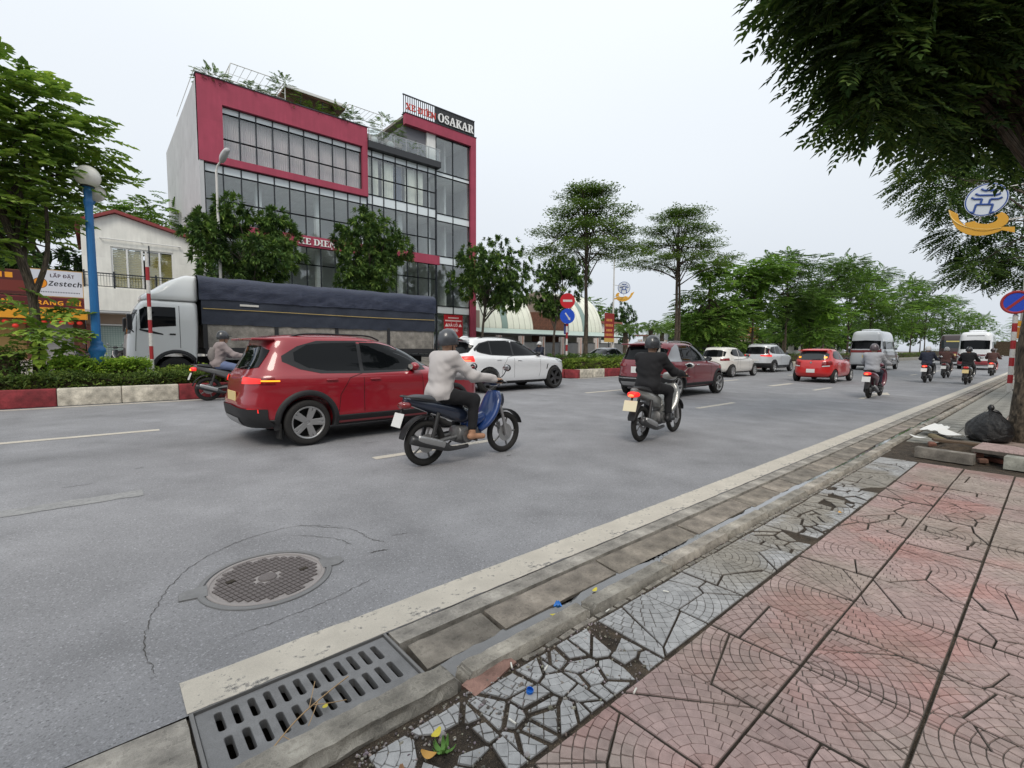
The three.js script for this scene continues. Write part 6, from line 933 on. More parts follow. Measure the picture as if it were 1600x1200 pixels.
{
  const f = thing('boundary_fence', 'grey panel fence with pale orange edged posts before the vaulted hall', 'fence', [0, 0, 0]); const postM = mat([.66, .60, .56], { roughness: .7 }), orange = mat([.55, .2, .12], { roughness: .7 }), pan = mat([.22, .225, .23], { map: rep(texStreak, 1), roughness: .7 });
  for (let i = 0; i < 12; i++) { const x = 29 + i * 2.9; const p = part(f, 'post', boxUV(span(x - .22, x + .22, .2, 2.75, -35.4, -35)), postM); part(p, 'post_stripe', span(x - .03, x + .05, .3, 2.74, -34.998, -34.98), orange); if (i < 11) { const q = part(f, 'panel', boxUV(span(x + .22, x + 2.68, .4, 2.15, -35.25, -35.2)), pan); part(q, 'rail', [span(x + .22, x + 2.68, 2.15, 2.2, -35.27, -35.17), span(x + .22, x + 2.68, .9, .94, -35.2, -35.17)], M.frame); } }
}
{ // vertical red banner on the far lamp post, with illegible yellow print
  const t = thing('post_banner', 'tall narrow red banner with yellow print beside the palm', 'banner', [0, 0, 0]); const tex = canvasTex(128, 256, (c, w, h) => { c.fillStyle = '#8c2420'; c.fillRect(0, 0, w, h); c.fillStyle = '#d09048'; for (const [y, n] of [[50, 4], [96, 5], [140, 4], [180, 5]]) for (let i = 0; i < n; i++) c.fillRect(64 - n * 10 + i * 20, y, 15, 22); c.fillStyle = '#c8a050'; c.fillRect(0, 222, w, 34); });
  const p = onZ(952, 512, -30.3); part(t, 'banner_sheet', box(1.55, 2.9, .03), mat([1, 1, 1], { map: tex, roughness: .6 })).position.copy(p); part(t, 'post', rod([p.x, .1, -30.36], [p.x, p.y + 1.5, -30.36], .04), M.frame);
}
{ // restaurant with a long red banner, and the plain walls beyond it
  const t = thing('restaurant', 'low building with a long red and orange shop banner behind the palms', 'building', [0, 0, 0]); part(t, 'wall', boxUV(span(66, 96, .2, 3.6, -44, -38)), M.cream); part(t, 'roof', boxUV(span(65, 97, 3.6, 3.8, -45, -36.8)), mat([.25, .12, .1]));
  part(t, 'banner_sheet', box(24, 2.6, .05, 80, 4.3, -36.7), mat([1, 1, 1], { roughness: .6, map: canvasTex(1024, 128, (c, w, h) => { c.fillStyle = '#b4202a'; c.fillRect(0, 0, w, h); c.fillStyle = '#e89420'; for (let i = 0; i < 40; i++) c.fillRect(i * 27, 6 + (i * 37) % 14, 17, 30 - (i * 13) % 12); c.fillStyle = '#d8c0b8'; c.fillRect(0, 104, w, 24); for (let i = 0; i < 52; i++) if (i % 7 !== 3) c.fillRect(8 + i * 20, 62, 12, 24); }) })); part(t, 'shop_opening', span(68, 94, .4, 2.8, -37.99, -37.95), M.charcoal); part(t, 'kiosk', boxUV(span(60, 62.4, .2, 3.8, -38, -36)), mat([.5, .52, .55]));
  const w2 = thing('distant_house', 'white walled house beyond the fence behind the palms', 'house', [0, 0, 0]); part(w2, 'wall', boxUV(span(55, 59.5, .2, 5.2, -52, -44)), M.whiteWall); part(w2, 'roof', boxUV(span(54.6, 60, 5.2, 5.5, -52.4, -43.6)), mat([.3, .12, .09]));
  for (const x of [55.8, 57.6]) part(w2, 'window', box(.9, 1.1, .06, x, 3.4, -43.98), M.glassMid);
  const w3 = thing('distant_house', 'long pale wall with dark roof beyond the far palms', 'house', [0, 0, 0]); part(w3, 'wall', boxUV(span(100, 150, .2, 4.2, -46, -38)), M.cream); part(w3, 'roof', boxUV(span(99, 151, 4.2, 4.5, -47, -37)), M.charcoal); for (let x = 103; x < 148; x += 6) part(w3, 'window', box(2.4, 1.4, .06, x, 2.2, -37.98), M.glassMid);
}

// ---------------------------------------------------------------- street furniture
{ // blue lamp post with globes
  const l = thing('globe_lamp_post', 'blue painted lamp post with cloudy round globes on the median', 'street lamp', [.05, MT - .06, -15.15]), blue = mat([.018, .17, .44], { map: texFine, roughness: .4 }); const y0 = MT - .06;
  part(l, 'base', lathe([[0, 0], [.16, 0], [.16, .05], [.135, .09], [.135, .5], [.13, .75], [.165, .84], [.165, .9], [.135, .95], [.115, 1.0], [.125, 1.04], [.1, 1.08]], 20), blue); part(l, 'post', lathe([[.092, 1.05], [.09, 1.1], [.076, 4.2], [.095, 4.3], [.095, 4.36], [.075, 4.4], [.08, 4.62], [.11, 4.66]], 20), blue);
  part(l, 'collar', cyl(.13, .14, .06, 18).translate(0, 4.66, 0), M.trim); const globeM = mat([.78, .75, .68], { roughness: .35 });
  part(l, 'globe', new THREE.SphereGeometry(.25, 24, 18).translate(.01, 4.9, 0), globeM); part(l, 'globe', new THREE.SphereGeometry(.22, 24, 18).translate(.12, 4.66, -.42), globeM); part(l, 'bracket', [tube([[0, 4.45, 0], [.08, 4.36, -.25], [.12, 4.46, -.42]], .025, 6)], blue);
}
M.postRed = mat([.42, .025, .03], { roughness: .5, map: texFine }); M.postWhite = mat([.74, .72, .68], { roughness: .55, map: texFine });
function stripedPost(o, h, r, n, red0 = 0) { for (let i = 0; i < n; i++) part(o, 'painted_band', cyl(r, r, h / n, 14).translate(0, i * h / n, 0), (i + red0) % 2 ? M.postWhite : M.postRed); }
{ const p = thing('striped_post', 'tall red and white banded sign post standing in the median hedge', 'post', [1.08, MT - .06, -15.0]); stripedPost(p, 3.25, .042, 10); part(p, 'sign_edge', rbox(.03, .5, .03, .01, .05, 3.2, 0), M.frame); part(p, 'sign_plate', box(.012, .34, .42, .0, 3.05, -.2), mat([.5, .52, .5], { roughness: .5 })); }
{
  const p = thing('road_sign', 'red no entry disc above a blue keep right arrow disc on a striped post', 'road sign', [16.74, MT - .06, -15.3]); stripedPost(p, 2.6, .05, 9, 1); const face = (y, m, n) => { const d = part(p, n, new THREE.CylinderGeometry(.35, .35, .025, 40).rotateX(Math.PI / 2).translate(0, y, .07), m); return d; };
  const a = face(3.2, mat([.52, .012, .02], { roughness: .4 }), 'no_entry_disc'); part(a, 'white_bar', box(.44, .1, .004, 0, 3.2, .086), M.postWhite); const k = face(2.49, mat([.01, .07, .5], { roughness: .4 }), 'arrow_disc'); part(k, 'white_arrow', extr([[-.18, .03], [.12, .03], [.12, .07], [.24, 0], [.12, -.07], [.12, -.03], [-.18, -.03]], .004).rotateZ(-.95).translate(0, 2.49, .083), M.postWhite);
  part(p, 'post_cap', cyl(.04, .04, .95, 12).translate(0, 2.6, 0), M.postWhite); part(p, 'notice_plate', box(.22, .5, .02, -.02, 1.9, -.06), mat([.03, .05, .18])); p.rotation.y = -.62;
}
{ const l = thing('street_light', 'white street light pole with a grey lamp head before the showroom', 'street lamp', [5.42, .1, -30.6]); part(l, 'pole', rod([0, 0, 0], [-.02, 10.9, 0], .1, .06, 12), M.postWhite); part(l, 'arm', tube([[-.02, 10.7, 0], [.02, 11.1, .1], [.25, 11.45, .5]], .05, 8), M.postWhite); part(l, 'lamp_head', hull([[.18, 11.3, .3, .1, .1], [.22, 11.5, .5, .26, .17], [.3, 11.7, .9, .24, .15], [.34, 11.75, 1.15, .1, .08]], 14, 3, 3), mat([.42, .42, .42], { roughness: .5 })); }
// city emblem signs: round badge with the gate pavilion over a golden swoosh
M.emBlue = mat([.03, .08, .30], { roughness: .4 }); M.emWhite = mat([.66, .70, .74], { roughness: .4 }); M.gold = mat([.70, .36, .03], { roughness: .4 }); M.goldPale = mat([.78, .55, .18], { roughness: .4 });
function emblem(parent, mirror = 1) {                   // drawn in its own x (away from the pole) and y, about 2.1 m tall
  const g = new THREE.Group(); g.name = 'emblem'; parent.add(g); const S = (pts) => pts.map(([x, y]) => [x * mirror, y]);
  part(g, 'badge_disc', new THREE.CylinderGeometry(.62, .62, .05, 48).rotateX(Math.PI / 2), M.emWhite); part(g, 'badge_rim', new THREE.TorusGeometry(.585, .04, 8, 48).scale(1, 1, .8), M.emBlue);
  const bars = (l, w = .05) => l.flatMap((p) => p.slice(1).map((q, i) => rod([p[i][0], p[i][1], .03], [q[0], q[1], .03], w, w, 6))); const gate = [[[-.24, .4], [-.14, .34], [.14, .34], [.24, .4]], [[-.36, .22], [-.24, .16], [.24, .16], [.36, .22]], [[-.44, .08], [-.34, .02], [-.12, .02], [-.12, -.18], [-.24, -.18], [-.24, -.5]], [[.44, .08], [.34, .02], [.12, .02], [.12, -.18], [.24, -.18], [.24, -.5]], [[-.12, -.18], [.12, -.18]], [[-.24, -.5], [-.34, -.46]], [[.24, -.5], [.34, -.46]]];
  part(g, 'gate_mark', [...bars(gate, .038), ...bars([[[-.12, .34], [-.06, .3]], [[.12, .34], [.06, .3]]], .03)], M.emBlue); part(g, 'gate_mark_rear', bars(gate.map((l) => l.map(([x, y]) => [x, y])), .038).map((q) => q.translate(0, 0, -.06)), M.emBlue);
  const arc = (cx, cy, r, a0, a1, n = 16, ry = r) => Array.from({ length: n + 1 }, (_, i) => { const a = lerp(a0, a1, i / n); return [cx + r * Math.cos(a), cy + ry * Math.sin(a)]; });
  part(g, 'swoosh', extr(S([[-1.0, -.38], ...arc(.1, -.35, 1.0, Math.PI * 1.08, Math.PI * 1.72, 16, 1.0), [1.1, -1.2], [1.05, -1.0], ...arc(.05, -.45, .75, Math.PI * 1.62, Math.PI * 1.05, 16, .62)]), .04, .006), M.gold); part(g, 'swoosh_curl', extr(S([...arc(.2, -.78, .62, Math.PI * 1.1, Math.PI * 2.3, 20, .38), [.4, -.62], ...arc(.18, -.72, .34, Math.PI * 2.2, Math.PI * 1.15, 14, .2)]), .05, .006).translate(0, 0, .01), M.gold); part(g, 'swoosh_edge', tube([[-1.0 * mirror, -.4, .05], [-.82 * mirror, -.72, .05], [-.4 * mirror, -1.0, .05], [.2 * mirror, -1.1, .05], [.7 * mirror, -1.05, .05]], .022, 5, 30), M.goldPale); part(g, 'strut', rod([-.0, -.9, -.03], [0, -.5, -.03], .02), M.postWhite); return g;
}
{
  const p = thing('lamp_pole', 'white lamp pole on the pavement carrying a round blue emblem with golden swoosh', 'lamp pole', [26.6, 0, -.98]); part(p, 'pole', cyl(.15, .1, 9, 16), M.postWhite); part(p, 'pole_foot', cyl(.24, .24, .06, 16), M.steel); part(p, 'notice', rbox(.02, .42, .36, .005, -.16, 2.2, 0), mat([.5, .2, .03])); part(p, 'notice', rbox(.02, .2, .36, .005, -.162, 2.55, 0), M.gold);
  const e = emblem(p, 1), c = onZ(1543, 313, -2.15); const dep = 26.6; const d = ray(1541, 312), q = d.multiplyScalar(26.3 / d.x).add(camera.position); e.position.set(q.x - 26.6, q.y, q.z + .98); e.rotation.set(0, -Math.PI / 2, 0); e.rotateZ(-.2);
  part(p, 'arm', [rod([0, q.y + .45, 0], [q.x - 26.6, q.y + .3, q.z + .98], .025), rod([0, q.y - .8, 0], [q.x - 26.6, q.y - .9, q.z + .98 + .4], .025)], M.postWhite);
}
{
  const b = onZ(957, 545, -30.5), p = thing('lamp_pole', 'thin white pole beyond the median carrying a small emblem with golden swoosh', 'lamp pole', [b.x, 0, -30.5]); part(p, 'pole', cyl(.11, .06, 11, 12), M.postWhite); const e = emblem(p, -1), c = onZ(975, 452, -30.5); e.position.set(c.x - b.x, c.y + .15, 0); e.rotation.y = -.75; e.scale.setScalar(1.05); part(p, 'arm', [rod([0, c.y + .3, 0], [c.x - b.x, c.y + .3, 0], .03), rod([0, c.y - .9, 0], [c.x - b.x, c.y - .8, 0], .03)], M.postWhite);
}
{
  const p = thing('no_parking_sign', 'round blue no parking sign with red rim on a red and white post', 'road sign', [25.6, 0, -1.2]); stripedPost(p, 2.86, .075, 9, 1); p.rotation.z = -.045; part(p, 'sign_disc', new THREE.CylinderGeometry(.42, .42, .025, 40).rotateZ(Math.PI / 2).translate(-.1, 3.3, 0), mat([.01, .06, .5], { roughness: .4 })); part(p, 'sign_rim', new THREE.TorusGeometry(.385, .045, 8, 44).rotateY(Math.PI / 2).scale(.4, 1, 1).translate(-.115, 3.3, 0), M.postRed); part(p, 'sign_bar', box(.012, .09, .74).rotateX(-.8).translate(-.118, 3.3, 0), M.postRed); part(p, 'post_top', cyl(.05, .05, .9, 12).translate(0, 2.86, 0), M.postWhite);
}
{ const b = thing('lamp_pole', 'distant twin headed lamp pole above the far trees', 'lamp pole', [150, 0, 2]); part(b, 'pole', cyl(.12, .08, 11, 10), M.steel); part(b, 'arm', [rod([0, 11, 0], [0, 11.3, -2], .05), rod([0, 11, 0], [0, 11.3, 1.4], .05)], M.steel); part(b, 'lamp_head', [rbox(.5, .15, .8, .05, 0, 11.3, -2.3), rbox(.5, .15, .8, .05, 0, 11.3, 1.7)], M.steel); }

// ---------------------------------------------------------------- truck with a tarpaulin load on the far carriageway
reseed(515);
{
  const t = thing('tarpaulin_truck', 'white cab truck with a long load under dark blue tarpaulin beyond the median', 'truck', [11.8, roadY(-20.2), -20.25], Math.PI);
  const white = paintMat([.72, .73, .72], { clearcoatRoughness: .15 }), tarpM = mat([.03, .04, .078], { roughness: .5, map: texFine, bumpMap: bumpNoise, bumpScale: .02 }), tarpM2 = mat([.03, .038, .06], { roughness: .6, map: texFine }), tin = mat([.42, .40, .38], { map: rep(texConcrete, .7), roughness: .6, metalness: .2 });
  const B = new Body([[.5, 9.4, 10.85, 1.08], [.6, 9.25, 11.0, 1.17], [1.1, 9.15, 11.06, 1.2], [1.6, 9.12, 11.03, 1.2], [2.1, 9.1, 10.95, 1.2], [2.6, 9.1, 10.76, 1.17], [2.8, 9.12, 10.62, 1.12], [2.88, 9.3, 10.4, .9]], { nr: 12, nf: 6 });
  let b = new Brush(B.geo(steps(.5, 2.88, .06), 100)); const c = new Brush(new THREE.CylinderGeometry(.62, .62, 3, 40).rotateX(Math.PI / 2)); c.position.set(9.78, .5, 0); c.updateMatrixWorld(); b.updateMatrixWorld(); b = ev.evaluate(b, c, SUBTRACTION); b.geometry.clearGroups(); part(t, 'cab', b.geometry, white);
  const D = new Body([[2.84, 9.1, 10.62, 1.12], [2.95, 9.08, 10.62, 1.13], [3.2, 9.08, 10.3, 1.1], [3.5, 9.08, 9.9, 1.02], [3.68, 9.08, 9.55, .92], [3.75, 9.1, 9.4, .75], [3.77, 9.2, 9.3, .2]], { nr: 12, nf: 4 }); part(t, 'wind_deflector', D.geo(steps(2.84, 3.77, .05), 80), white);
  for (const s of [-1, 1]) { part(t, 'side_window', B.side([[9.75, 2.02, 2.62], [10.2, 1.98, 2.62], [10.55, 1.92, 2.6], [10.68, 1.9, 2.5]], s, .006), M.glassDark); part(t, 'door_gap', seam(B, [[9.65, 2.68], [9.65, 1.3]], s, .015).concat(seam(B, [[10.75, 2.4], [10.82, 1.2]], s, .015)), M.under); part(t, 'door_handle', rbox(.16, .05, .04, .015, 9.85, 1.75, s * 1.21), M.trim); part(t, 'side_stripe', B.side([[10.1, 1.72, 1.76], [10.45, 1.78, 1.86], [10.7, 1.86, 1.9]], s, .008), M.trim); part(t, 'mud_guard', archTrim(B, 9.78, .6, s, .1, .03), M.plastic); const mm = part(t, 'wing_mirror', [rbox(.14, .5, .2, .05, 10.95, 2.1, s * 1.38), rod([10.8, 2.4, s * 1.15], [10.95, 2.3, s * 1.38], .02), rod([10.85, 1.8, s * 1.18], [10.95, 1.9, s * 1.38], .02)], M.trim); part(t, 'headlight', B.wrap([[s > 0 ? .3 : -.62, .78, .95], [s > 0 ? .62 : -.3, .8, .97]], .012), M.lens); }
  part(t, 'windscreen', B.end([[-1.05, 1.75, 2.5], [0, 1.72, 2.6], [1.05, 1.75, 2.5]], true, .008), M.glassDark); part(t, 'bumper', rbox(.18, .32, 2.3, .05, 11.02, .62, 0), mat([.6, .6, .6], { roughness: .4, metalness: .3 })); part(t, 'number_plate', rbox(.02, .16, .46, .004, 11.12, .62, .5), mat([.45, .42, .75], { roughness: .4 })); part(t, 'grille', B.end([[-.7, 1.05, 1.3], [.7, 1.05, 1.3]], true, .008), M.plastic);
  for (const s of [-1, 1]) addWheel(t, 9.78, s * 1.02, .5, .28, .3, 8, false, M.alloyDark); for (const x of [1.7, 3.1]) for (const s of [-1, 1]) { addWheel(t, x, s * .98, .5, .28, .3, 8, false, M.alloyDark); addWheel(t, x, s * .66, .5, .28, .3, 8, false, M.alloyDark); }
  part(t, 'chassis', [span(.2, 10.4, .7, 1.0, -.45, -.33), span(.2, 10.4, .7, 1.0, .33, .45), rod([1.7, .5, -.8], [1.7, .5, .8], .08), rod([3.1, .5, -.8], [3.1, .5, .8], .08), rod([9.78, .5, -.8], [9.78, .5, .8], .08)], M.under); part(t, 'fuel_tank', rbox(1.2, .55, .55, .12, 6.8, .75, -.8), M.alloy); part(t, 'side_guard', [-1, 1].flatMap((s) => [span(4.2, 8.6, .62, .72, s * 1.14, s * 1.18), span(4.2, 8.6, .9, 1.0, s * 1.14, s * 1.18)]), M.steel);
  part(t, 'load_bed', boxUV(span(0, 8.95, 1.1, 1.32, -1.24, 1.24)), M.plastic);
  for (const s of [-1, 1]) for (let i = 0; i < 4; i++) { part(t, 'side_panel', boxUV(span(.08 + i * 2.23, 2.2 + i * 2.23, 1.32, 2.12, s * 1.19, s * 1.22)), tin); part(t, 'side_post', span(2.19 + i * 2.23, 2.32 + i * 2.23, 1.3, 2.2, s * 1.18, s * 1.25), M.plastic); }
  part(t, 'headboard', boxUV(span(8.88, 8.95, 1.3, 3.5, -1.22, 1.22)), tin); part(t, 'tailboard', boxUV(span(0, .06, 1.3, 2.2, -1.22, 1.22)), tin);
  const prof = (y0, out) => { const P = []; const w = 1.26 + out; for (let i = 0; i <= 10; i++) P.push([-w, lerp(y0, 3.3, i / 10)]); for (let i = 1; i < 16; i++) { const a = Math.PI - i / 16 * Math.PI; P.push([w * Math.sign(Math.cos(a)) * Math.abs(Math.cos(a)) ** .35, 3.3 + .45 * Math.sin(a) ** .6]); } for (let i = 0; i <= 10; i++) P.push([w, lerp(3.3, y0, i / 10)]); return P; };
  const sheet = (y0, x0, x1, out, amp) => { const P = prof(y0, out), n = P.length, m = 110, pos = [], ix = [], uv = []; for (let i = 0; i <= m; i++) for (let k = 0; k < n; k++) { const x = lerp(x0, x1, i / m), [z, y] = P[k], bow = .012 * Math.cos((x / 1.5) * 6.283), cr = (fbm(x * 2.2 + y * 1.6, y * 2.4 - x * .9 + z, 4) - .5) * amp * 2 + Math.abs(fbm(x * 1.1 - y * 1.3, y * 2 + 3, 3) - .5) * amp * 1.6, side = k < 11 ? -1 : k > n - 12 ? 1 : 0; pos.push(x + (i === 0 ? -.04 : i === m ? .04 : 0), y + (side ? (k === 0 || k === n - 1 ? (fbm(x * 3, y0, 2) - .5) * .06 : 0) : bow + cr * .5), z + side * (cr + bow * .3)); uv.push(x, k * .2); } for (let i = 0; i < m; i++) for (let k = 0; k < n - 1; k++) { const a = i * n + k; ix.push(a, a + 1, a + n, a + 1, a + n + 1, a + n); } const g = new THREE.BufferGeometry(); g.setAttribute('position', new THREE.Float32BufferAttribute(pos, 3)); g.setAttribute('uv', new THREE.Float32BufferAttribute(uv, 2)); g.setIndex(ix); g.computeVertexNormals(); return g; };
  part(t, 'tarpaulin_skirt', sheet(2.1, 0, 9.0, 0, .03), tarpM2); part(t, 'tarpaulin', sheet(2.93, -.06, 9.06, .03, .05), tarpM); part(t, 'tarpaulin_end', extr([...prof(2.1, 0).map(([z, y]) => [z, y])], .02).rotateY(Math.PI / 2).translate(.0, 0, 0), tarpM2); part(t, 'tarpaulin_end', extr([...prof(2.1, 0).map(([z, y]) => [z, y])], .02).rotateY(Math.PI / 2).translate(8.98, 0, 0), tarpM2);
  part(t, 'rope', [-1, 1].map((s) => tube([[0, 2.62, s * 1.3], [3, 2.6, s * 1.305], [6, 2.62, s * 1.3], [9, 2.63, s * 1.3]], .013, 5, 40)), mat([.5, .36, .12])); part(t, 'label_patch', rbox(.6, .07, .006, .003, 7.6, 2.8, -1.31), M.postWhite);
}

// ---------------------------------------------------------------- motorbikes
const arcHull = (cx, cy, r, a0, a1, w, h, n = 10) => hull(Array.from({ length: n + 1 }, (_, i) => { const a = lerp(a0, a1, i / n); return [cx + r * Math.cos(a), cy + r * Math.sin(a), 0, w * (i === 0 || i === n ? .8 : 1), h]; }), 10, 2.5);
const bikeWheels = new Map();
function bikeWheel(b, x, R, w, spokes) {
  const k = [R, w, spokes].join(); if (!bikeWheels.has(k)) { const r = R - w * .82, rot = (g) => g.rotateX(Math.PI / 2), rim = [new THREE.TorusGeometry(r, .014, 8, 36)]; for (let i = 0; i < spokes; i++) rim.push(rbox(r, .024, .018, .006, r / 2, 0, 0).rotateZ(i / spokes * 6.283)); rim.push(rot(cyl(.035, .035, .09, 14).translate(0, -.045, 0))); bikeWheels.set(k, { t: new THREE.TorusGeometry(R - w * .5, w * .5, 12, 40).scale(1, 1, .92), r: flat(rim), d: rot(lathe([[.05, -.002], [r * .55, -.002], [r * .55, .002], [.05, .002], [.05, -.002]], 28)).translate(0, 0, .045) }); }
  const q = bikeWheels.get(k), g = new THREE.Group(); g.name = 'wheel'; g.position.set(x, R, 0); b.add(g); part(g, 'tyre', q.t, M.tyre); part(g, 'rim', q.r, M.alloyRim); part(g, 'brake_disc', q.d, M.alloy);
}
M.alloyRim = mat([.22, .22, .22], { roughness: .4, metalness: .6 }); M.seat = mat([.02, .02, .022], { roughness: .55 }); M.engine = mat([.18, .18, .18], { roughness: .5, metalness: .6 });
const WB = 1.26;
function bike(o) {                                      // x = 0 rear axle; forward +x
  const b = thing(o.name || 'motorbike', o.label, 'motorbike', o.pos, o.turn || 0, o.group), sc = o.scooter, R = sc ? .235 : .285, tw = sc ? .11 : .088, P = o.paint, A = o.accent || M.plastic, wb = WB;
  if (o.lean) b.rotation.x = o.lean;
  bikeWheel(b, 0, R, tw, 5); bikeWheel(b, wb, R, tw * .92, 5);
  for (const s of [-1, 1]) { part(b, 'fork_leg', [rod([wb, R, s * .075], [wb - .13, .68, s * .085], .02, .022), rod([wb + .0, R - .03, s * .075], [wb - .04, R + .14, s * .075], .03)], M.alloy); part(b, 'shock_absorber', rod([.03, R + .05, s * .12], [.13, .66, s * .11], .026), o.shockM || M.alloyDark); part(b, 'swing_arm', rod([0, R, s * .09], [.5, .34, s * .08], .024), M.engine); }
  part(b, 'front_fender', arcHull(wb, R, R + .035, .35, 2.55, .065, .014), sc ? P : A);
  part(b, 'leg_shield', hull(sc ? [[wb - .2, .9, 0, .16, .04], [wb - .2, .75, 0, .21, .045], [wb - .25, .55, 0, .22, .045], [wb - .33, .4, 0, .2, .04], [wb - .45, .33, 0, .17, .035]] : [[wb - .17, .88, 0, .1, .05], [wb - .19, .78, 0, .17, .06], [wb - .27, .6, 0, .2, .055], [wb - .38, .45, 0, .17, .05], [wb - .48, .36, 0, .1, .04]], 14, 2.4, 4), o.front || P);
  part(b, 'front_panel', hull([[wb - .1, .84, 0, .09, .05], [wb - .1, .72, 0, .11, .06], [wb - .15, .6, 0, .07, .05]], 12, 2.2, 4), P);
  part(b, 'handlebar_cover', hull([[wb - .13, .98, 0, .08, .05], [wb - .2, 1.01, 0, .13, .07], [wb - .3, 1.0, 0, .1, .05]], 14, 2.4, 4), P); part(b, 'headlight', hull([[wb - .1, .97, 0, .07, .045], [wb - .075, .965, 0, .05, .03]], 12, 2), M.lens);
  part(b, 'handlebar', tube([[wb - .32, 1.03, -.35], [wb - .27, 1.03, -.2], [wb - .22, .99, 0], [wb - .27, 1.03, .2], [wb - .32, 1.03, .35]], .013, 8, 28), M.alloyDark);
  for (const s of [-1, 1]) { part(b, 'grip', rod([wb - .325, 1.03, s * .25], [wb - .325, 1.03, s * .37], .018), M.seat); part(b, 'brake_lever', tube([[wb - .25, 1.03, s * .2], [wb - .22, 1.02, s * .28], [wb - .24, 1.01, s * .36]], .006, 5), M.alloy); const m = part(b, 'mirror', [new THREE.SphereGeometry(1, 16, 10).scale(.02, .045, .072).translate(wb - .24, 1.2, s * .36), tube([[wb - .27, 1.04, s * .2], [wb - .23, 1.1, s * .27], [wb - .24, 1.17, s * .34]], .006, 5)], o.mirrorM || M.seat); part(m, 'mirror_glass', new THREE.SphereGeometry(1, 14, 8).scale(.006, .038, .064).translate(wb - .258, 1.2, s * .36), M.chrome); }
  if (sc) { part(b, 'floorboard', hull([[.42, .33, 0, .15, .05], [.6, .31, 0, .16, .045], [.8, .33, 0, .15, .04]], 14, 4, 3), A); part(b, 'rear_body', hull([[.48, .5, 0, .13, .16], [.36, .6, 0, .17, .15], [.15, .68, 0, .18, .12], [-.1, .74, 0, .15, .1], [-.26, .78, 0, .08, .06]], 16, 2.6, 4), P); part(b, 'engine', hull([[.5, .32, 0, .1, .08], [.25, .27, -.02, .13, .1], [0, R, -.06, .09, .09]], 12, 2.4, 3), M.engine); }
  else { part(b, 'rear_body', hull([[.66, .56, 0, .07, .08], [.5, .6, 0, .11, .11], [.25, .68, 0, .13, .1], [-.02, .76, 0, .115, .075], [-.28, .83, 0, .05, .04]], 16, 2.6, 4), P); part(b, 'frame_cover', hull([[.9, .55, 0, .07, .06], [.75, .5, 0, .09, .08], [.6, .5, 0, .1, .1]], 12, 2.4, 3), o.front || A); part(b, 'engine', [hull([[.42, .36, 0, .12, .1], [.56, .33, 0, .13, .12], [.74, .34, 0, .09, .085], [.82, .35, 0, .07, .07]], 14, 2.6, 3), rod([.55, .33, -.15], [.55, .33, .15], .085, .085, 16)], M.engine); part(b, 'foot_peg', rod([.62, .28, -.24], [.62, .28, .24], .014), M.seat); }
  part(b, 'seat', hull([[.62, .74, 0, .07, .03], [.48, .775, 0, .115, .05], [.2, .8, 0, .13, .055], [-.08, .845, 0, .115, .045], [-.22, .855, 0, .07, .025]], 16, 2.8, 4), o.seatM || M.seat);
  part(b, 'grab_rail', tube([[.05, .82, -.13], [-.22, .87, -.12], [-.32, .88, 0], [-.22, .87, .12], [.05, .82, .13]], .012, 6, 24), M.alloyDark);
  const tl = part(b, 'tail_light', hull([[-.24, .77, 0, .1, .045], [-.31, .77, 0, .085, .045], [-.345, .765, 0, .05, .03]], 14, 2.4, 3), o.tailM || M.red); if (o.bright) part(tl, 'lamp', hull([[-.3, .76, 0, .06, .03], [-.362, .757, 0, .045, .022]], 12, 2), o.bright);
  part(b, 'rear_fender', arcHull(0, R, R + .05, 1.35, 2.9, .07, .012), M.plastic); part(b, 'number_plate', rbox(.008, .17, .22, .004).rotateZ(-.35).translate(-.37, .6, 0), o.plateM || M.plate); part(b, 'plate_bracket', rod([-.3, .74, 0], [-.36, .56, 0], .018), M.plastic);
  part(b, 'exhaust', hull([[.55, .2, .13, .025, .025], [.3, .2, .15, .03, .03], [.18, .24, .155, .05, .055], [-.12, .33, .155, .055, .06], [-.28, .37, .155, .045, .05]], 14, 2, 3), M.alloyDark); part(b, 'exhaust_shield', hull([[.16, .27, .185, .03, .05], [-.1, .355, .19, .03, .05], [-.2, .385, .185, .02, .04]], 10, 2, 3), M.alloy); part(b, 'chain_case', hull([[.5, .33, -.12, .02, .05], [0, R, -.12, .02, .06]], 10, 2.4, 3), M.seat); part(b, 'stand', rod([.45, .24, -.1], [.3, .1, -.14], .012), M.seat);
  return b;
}
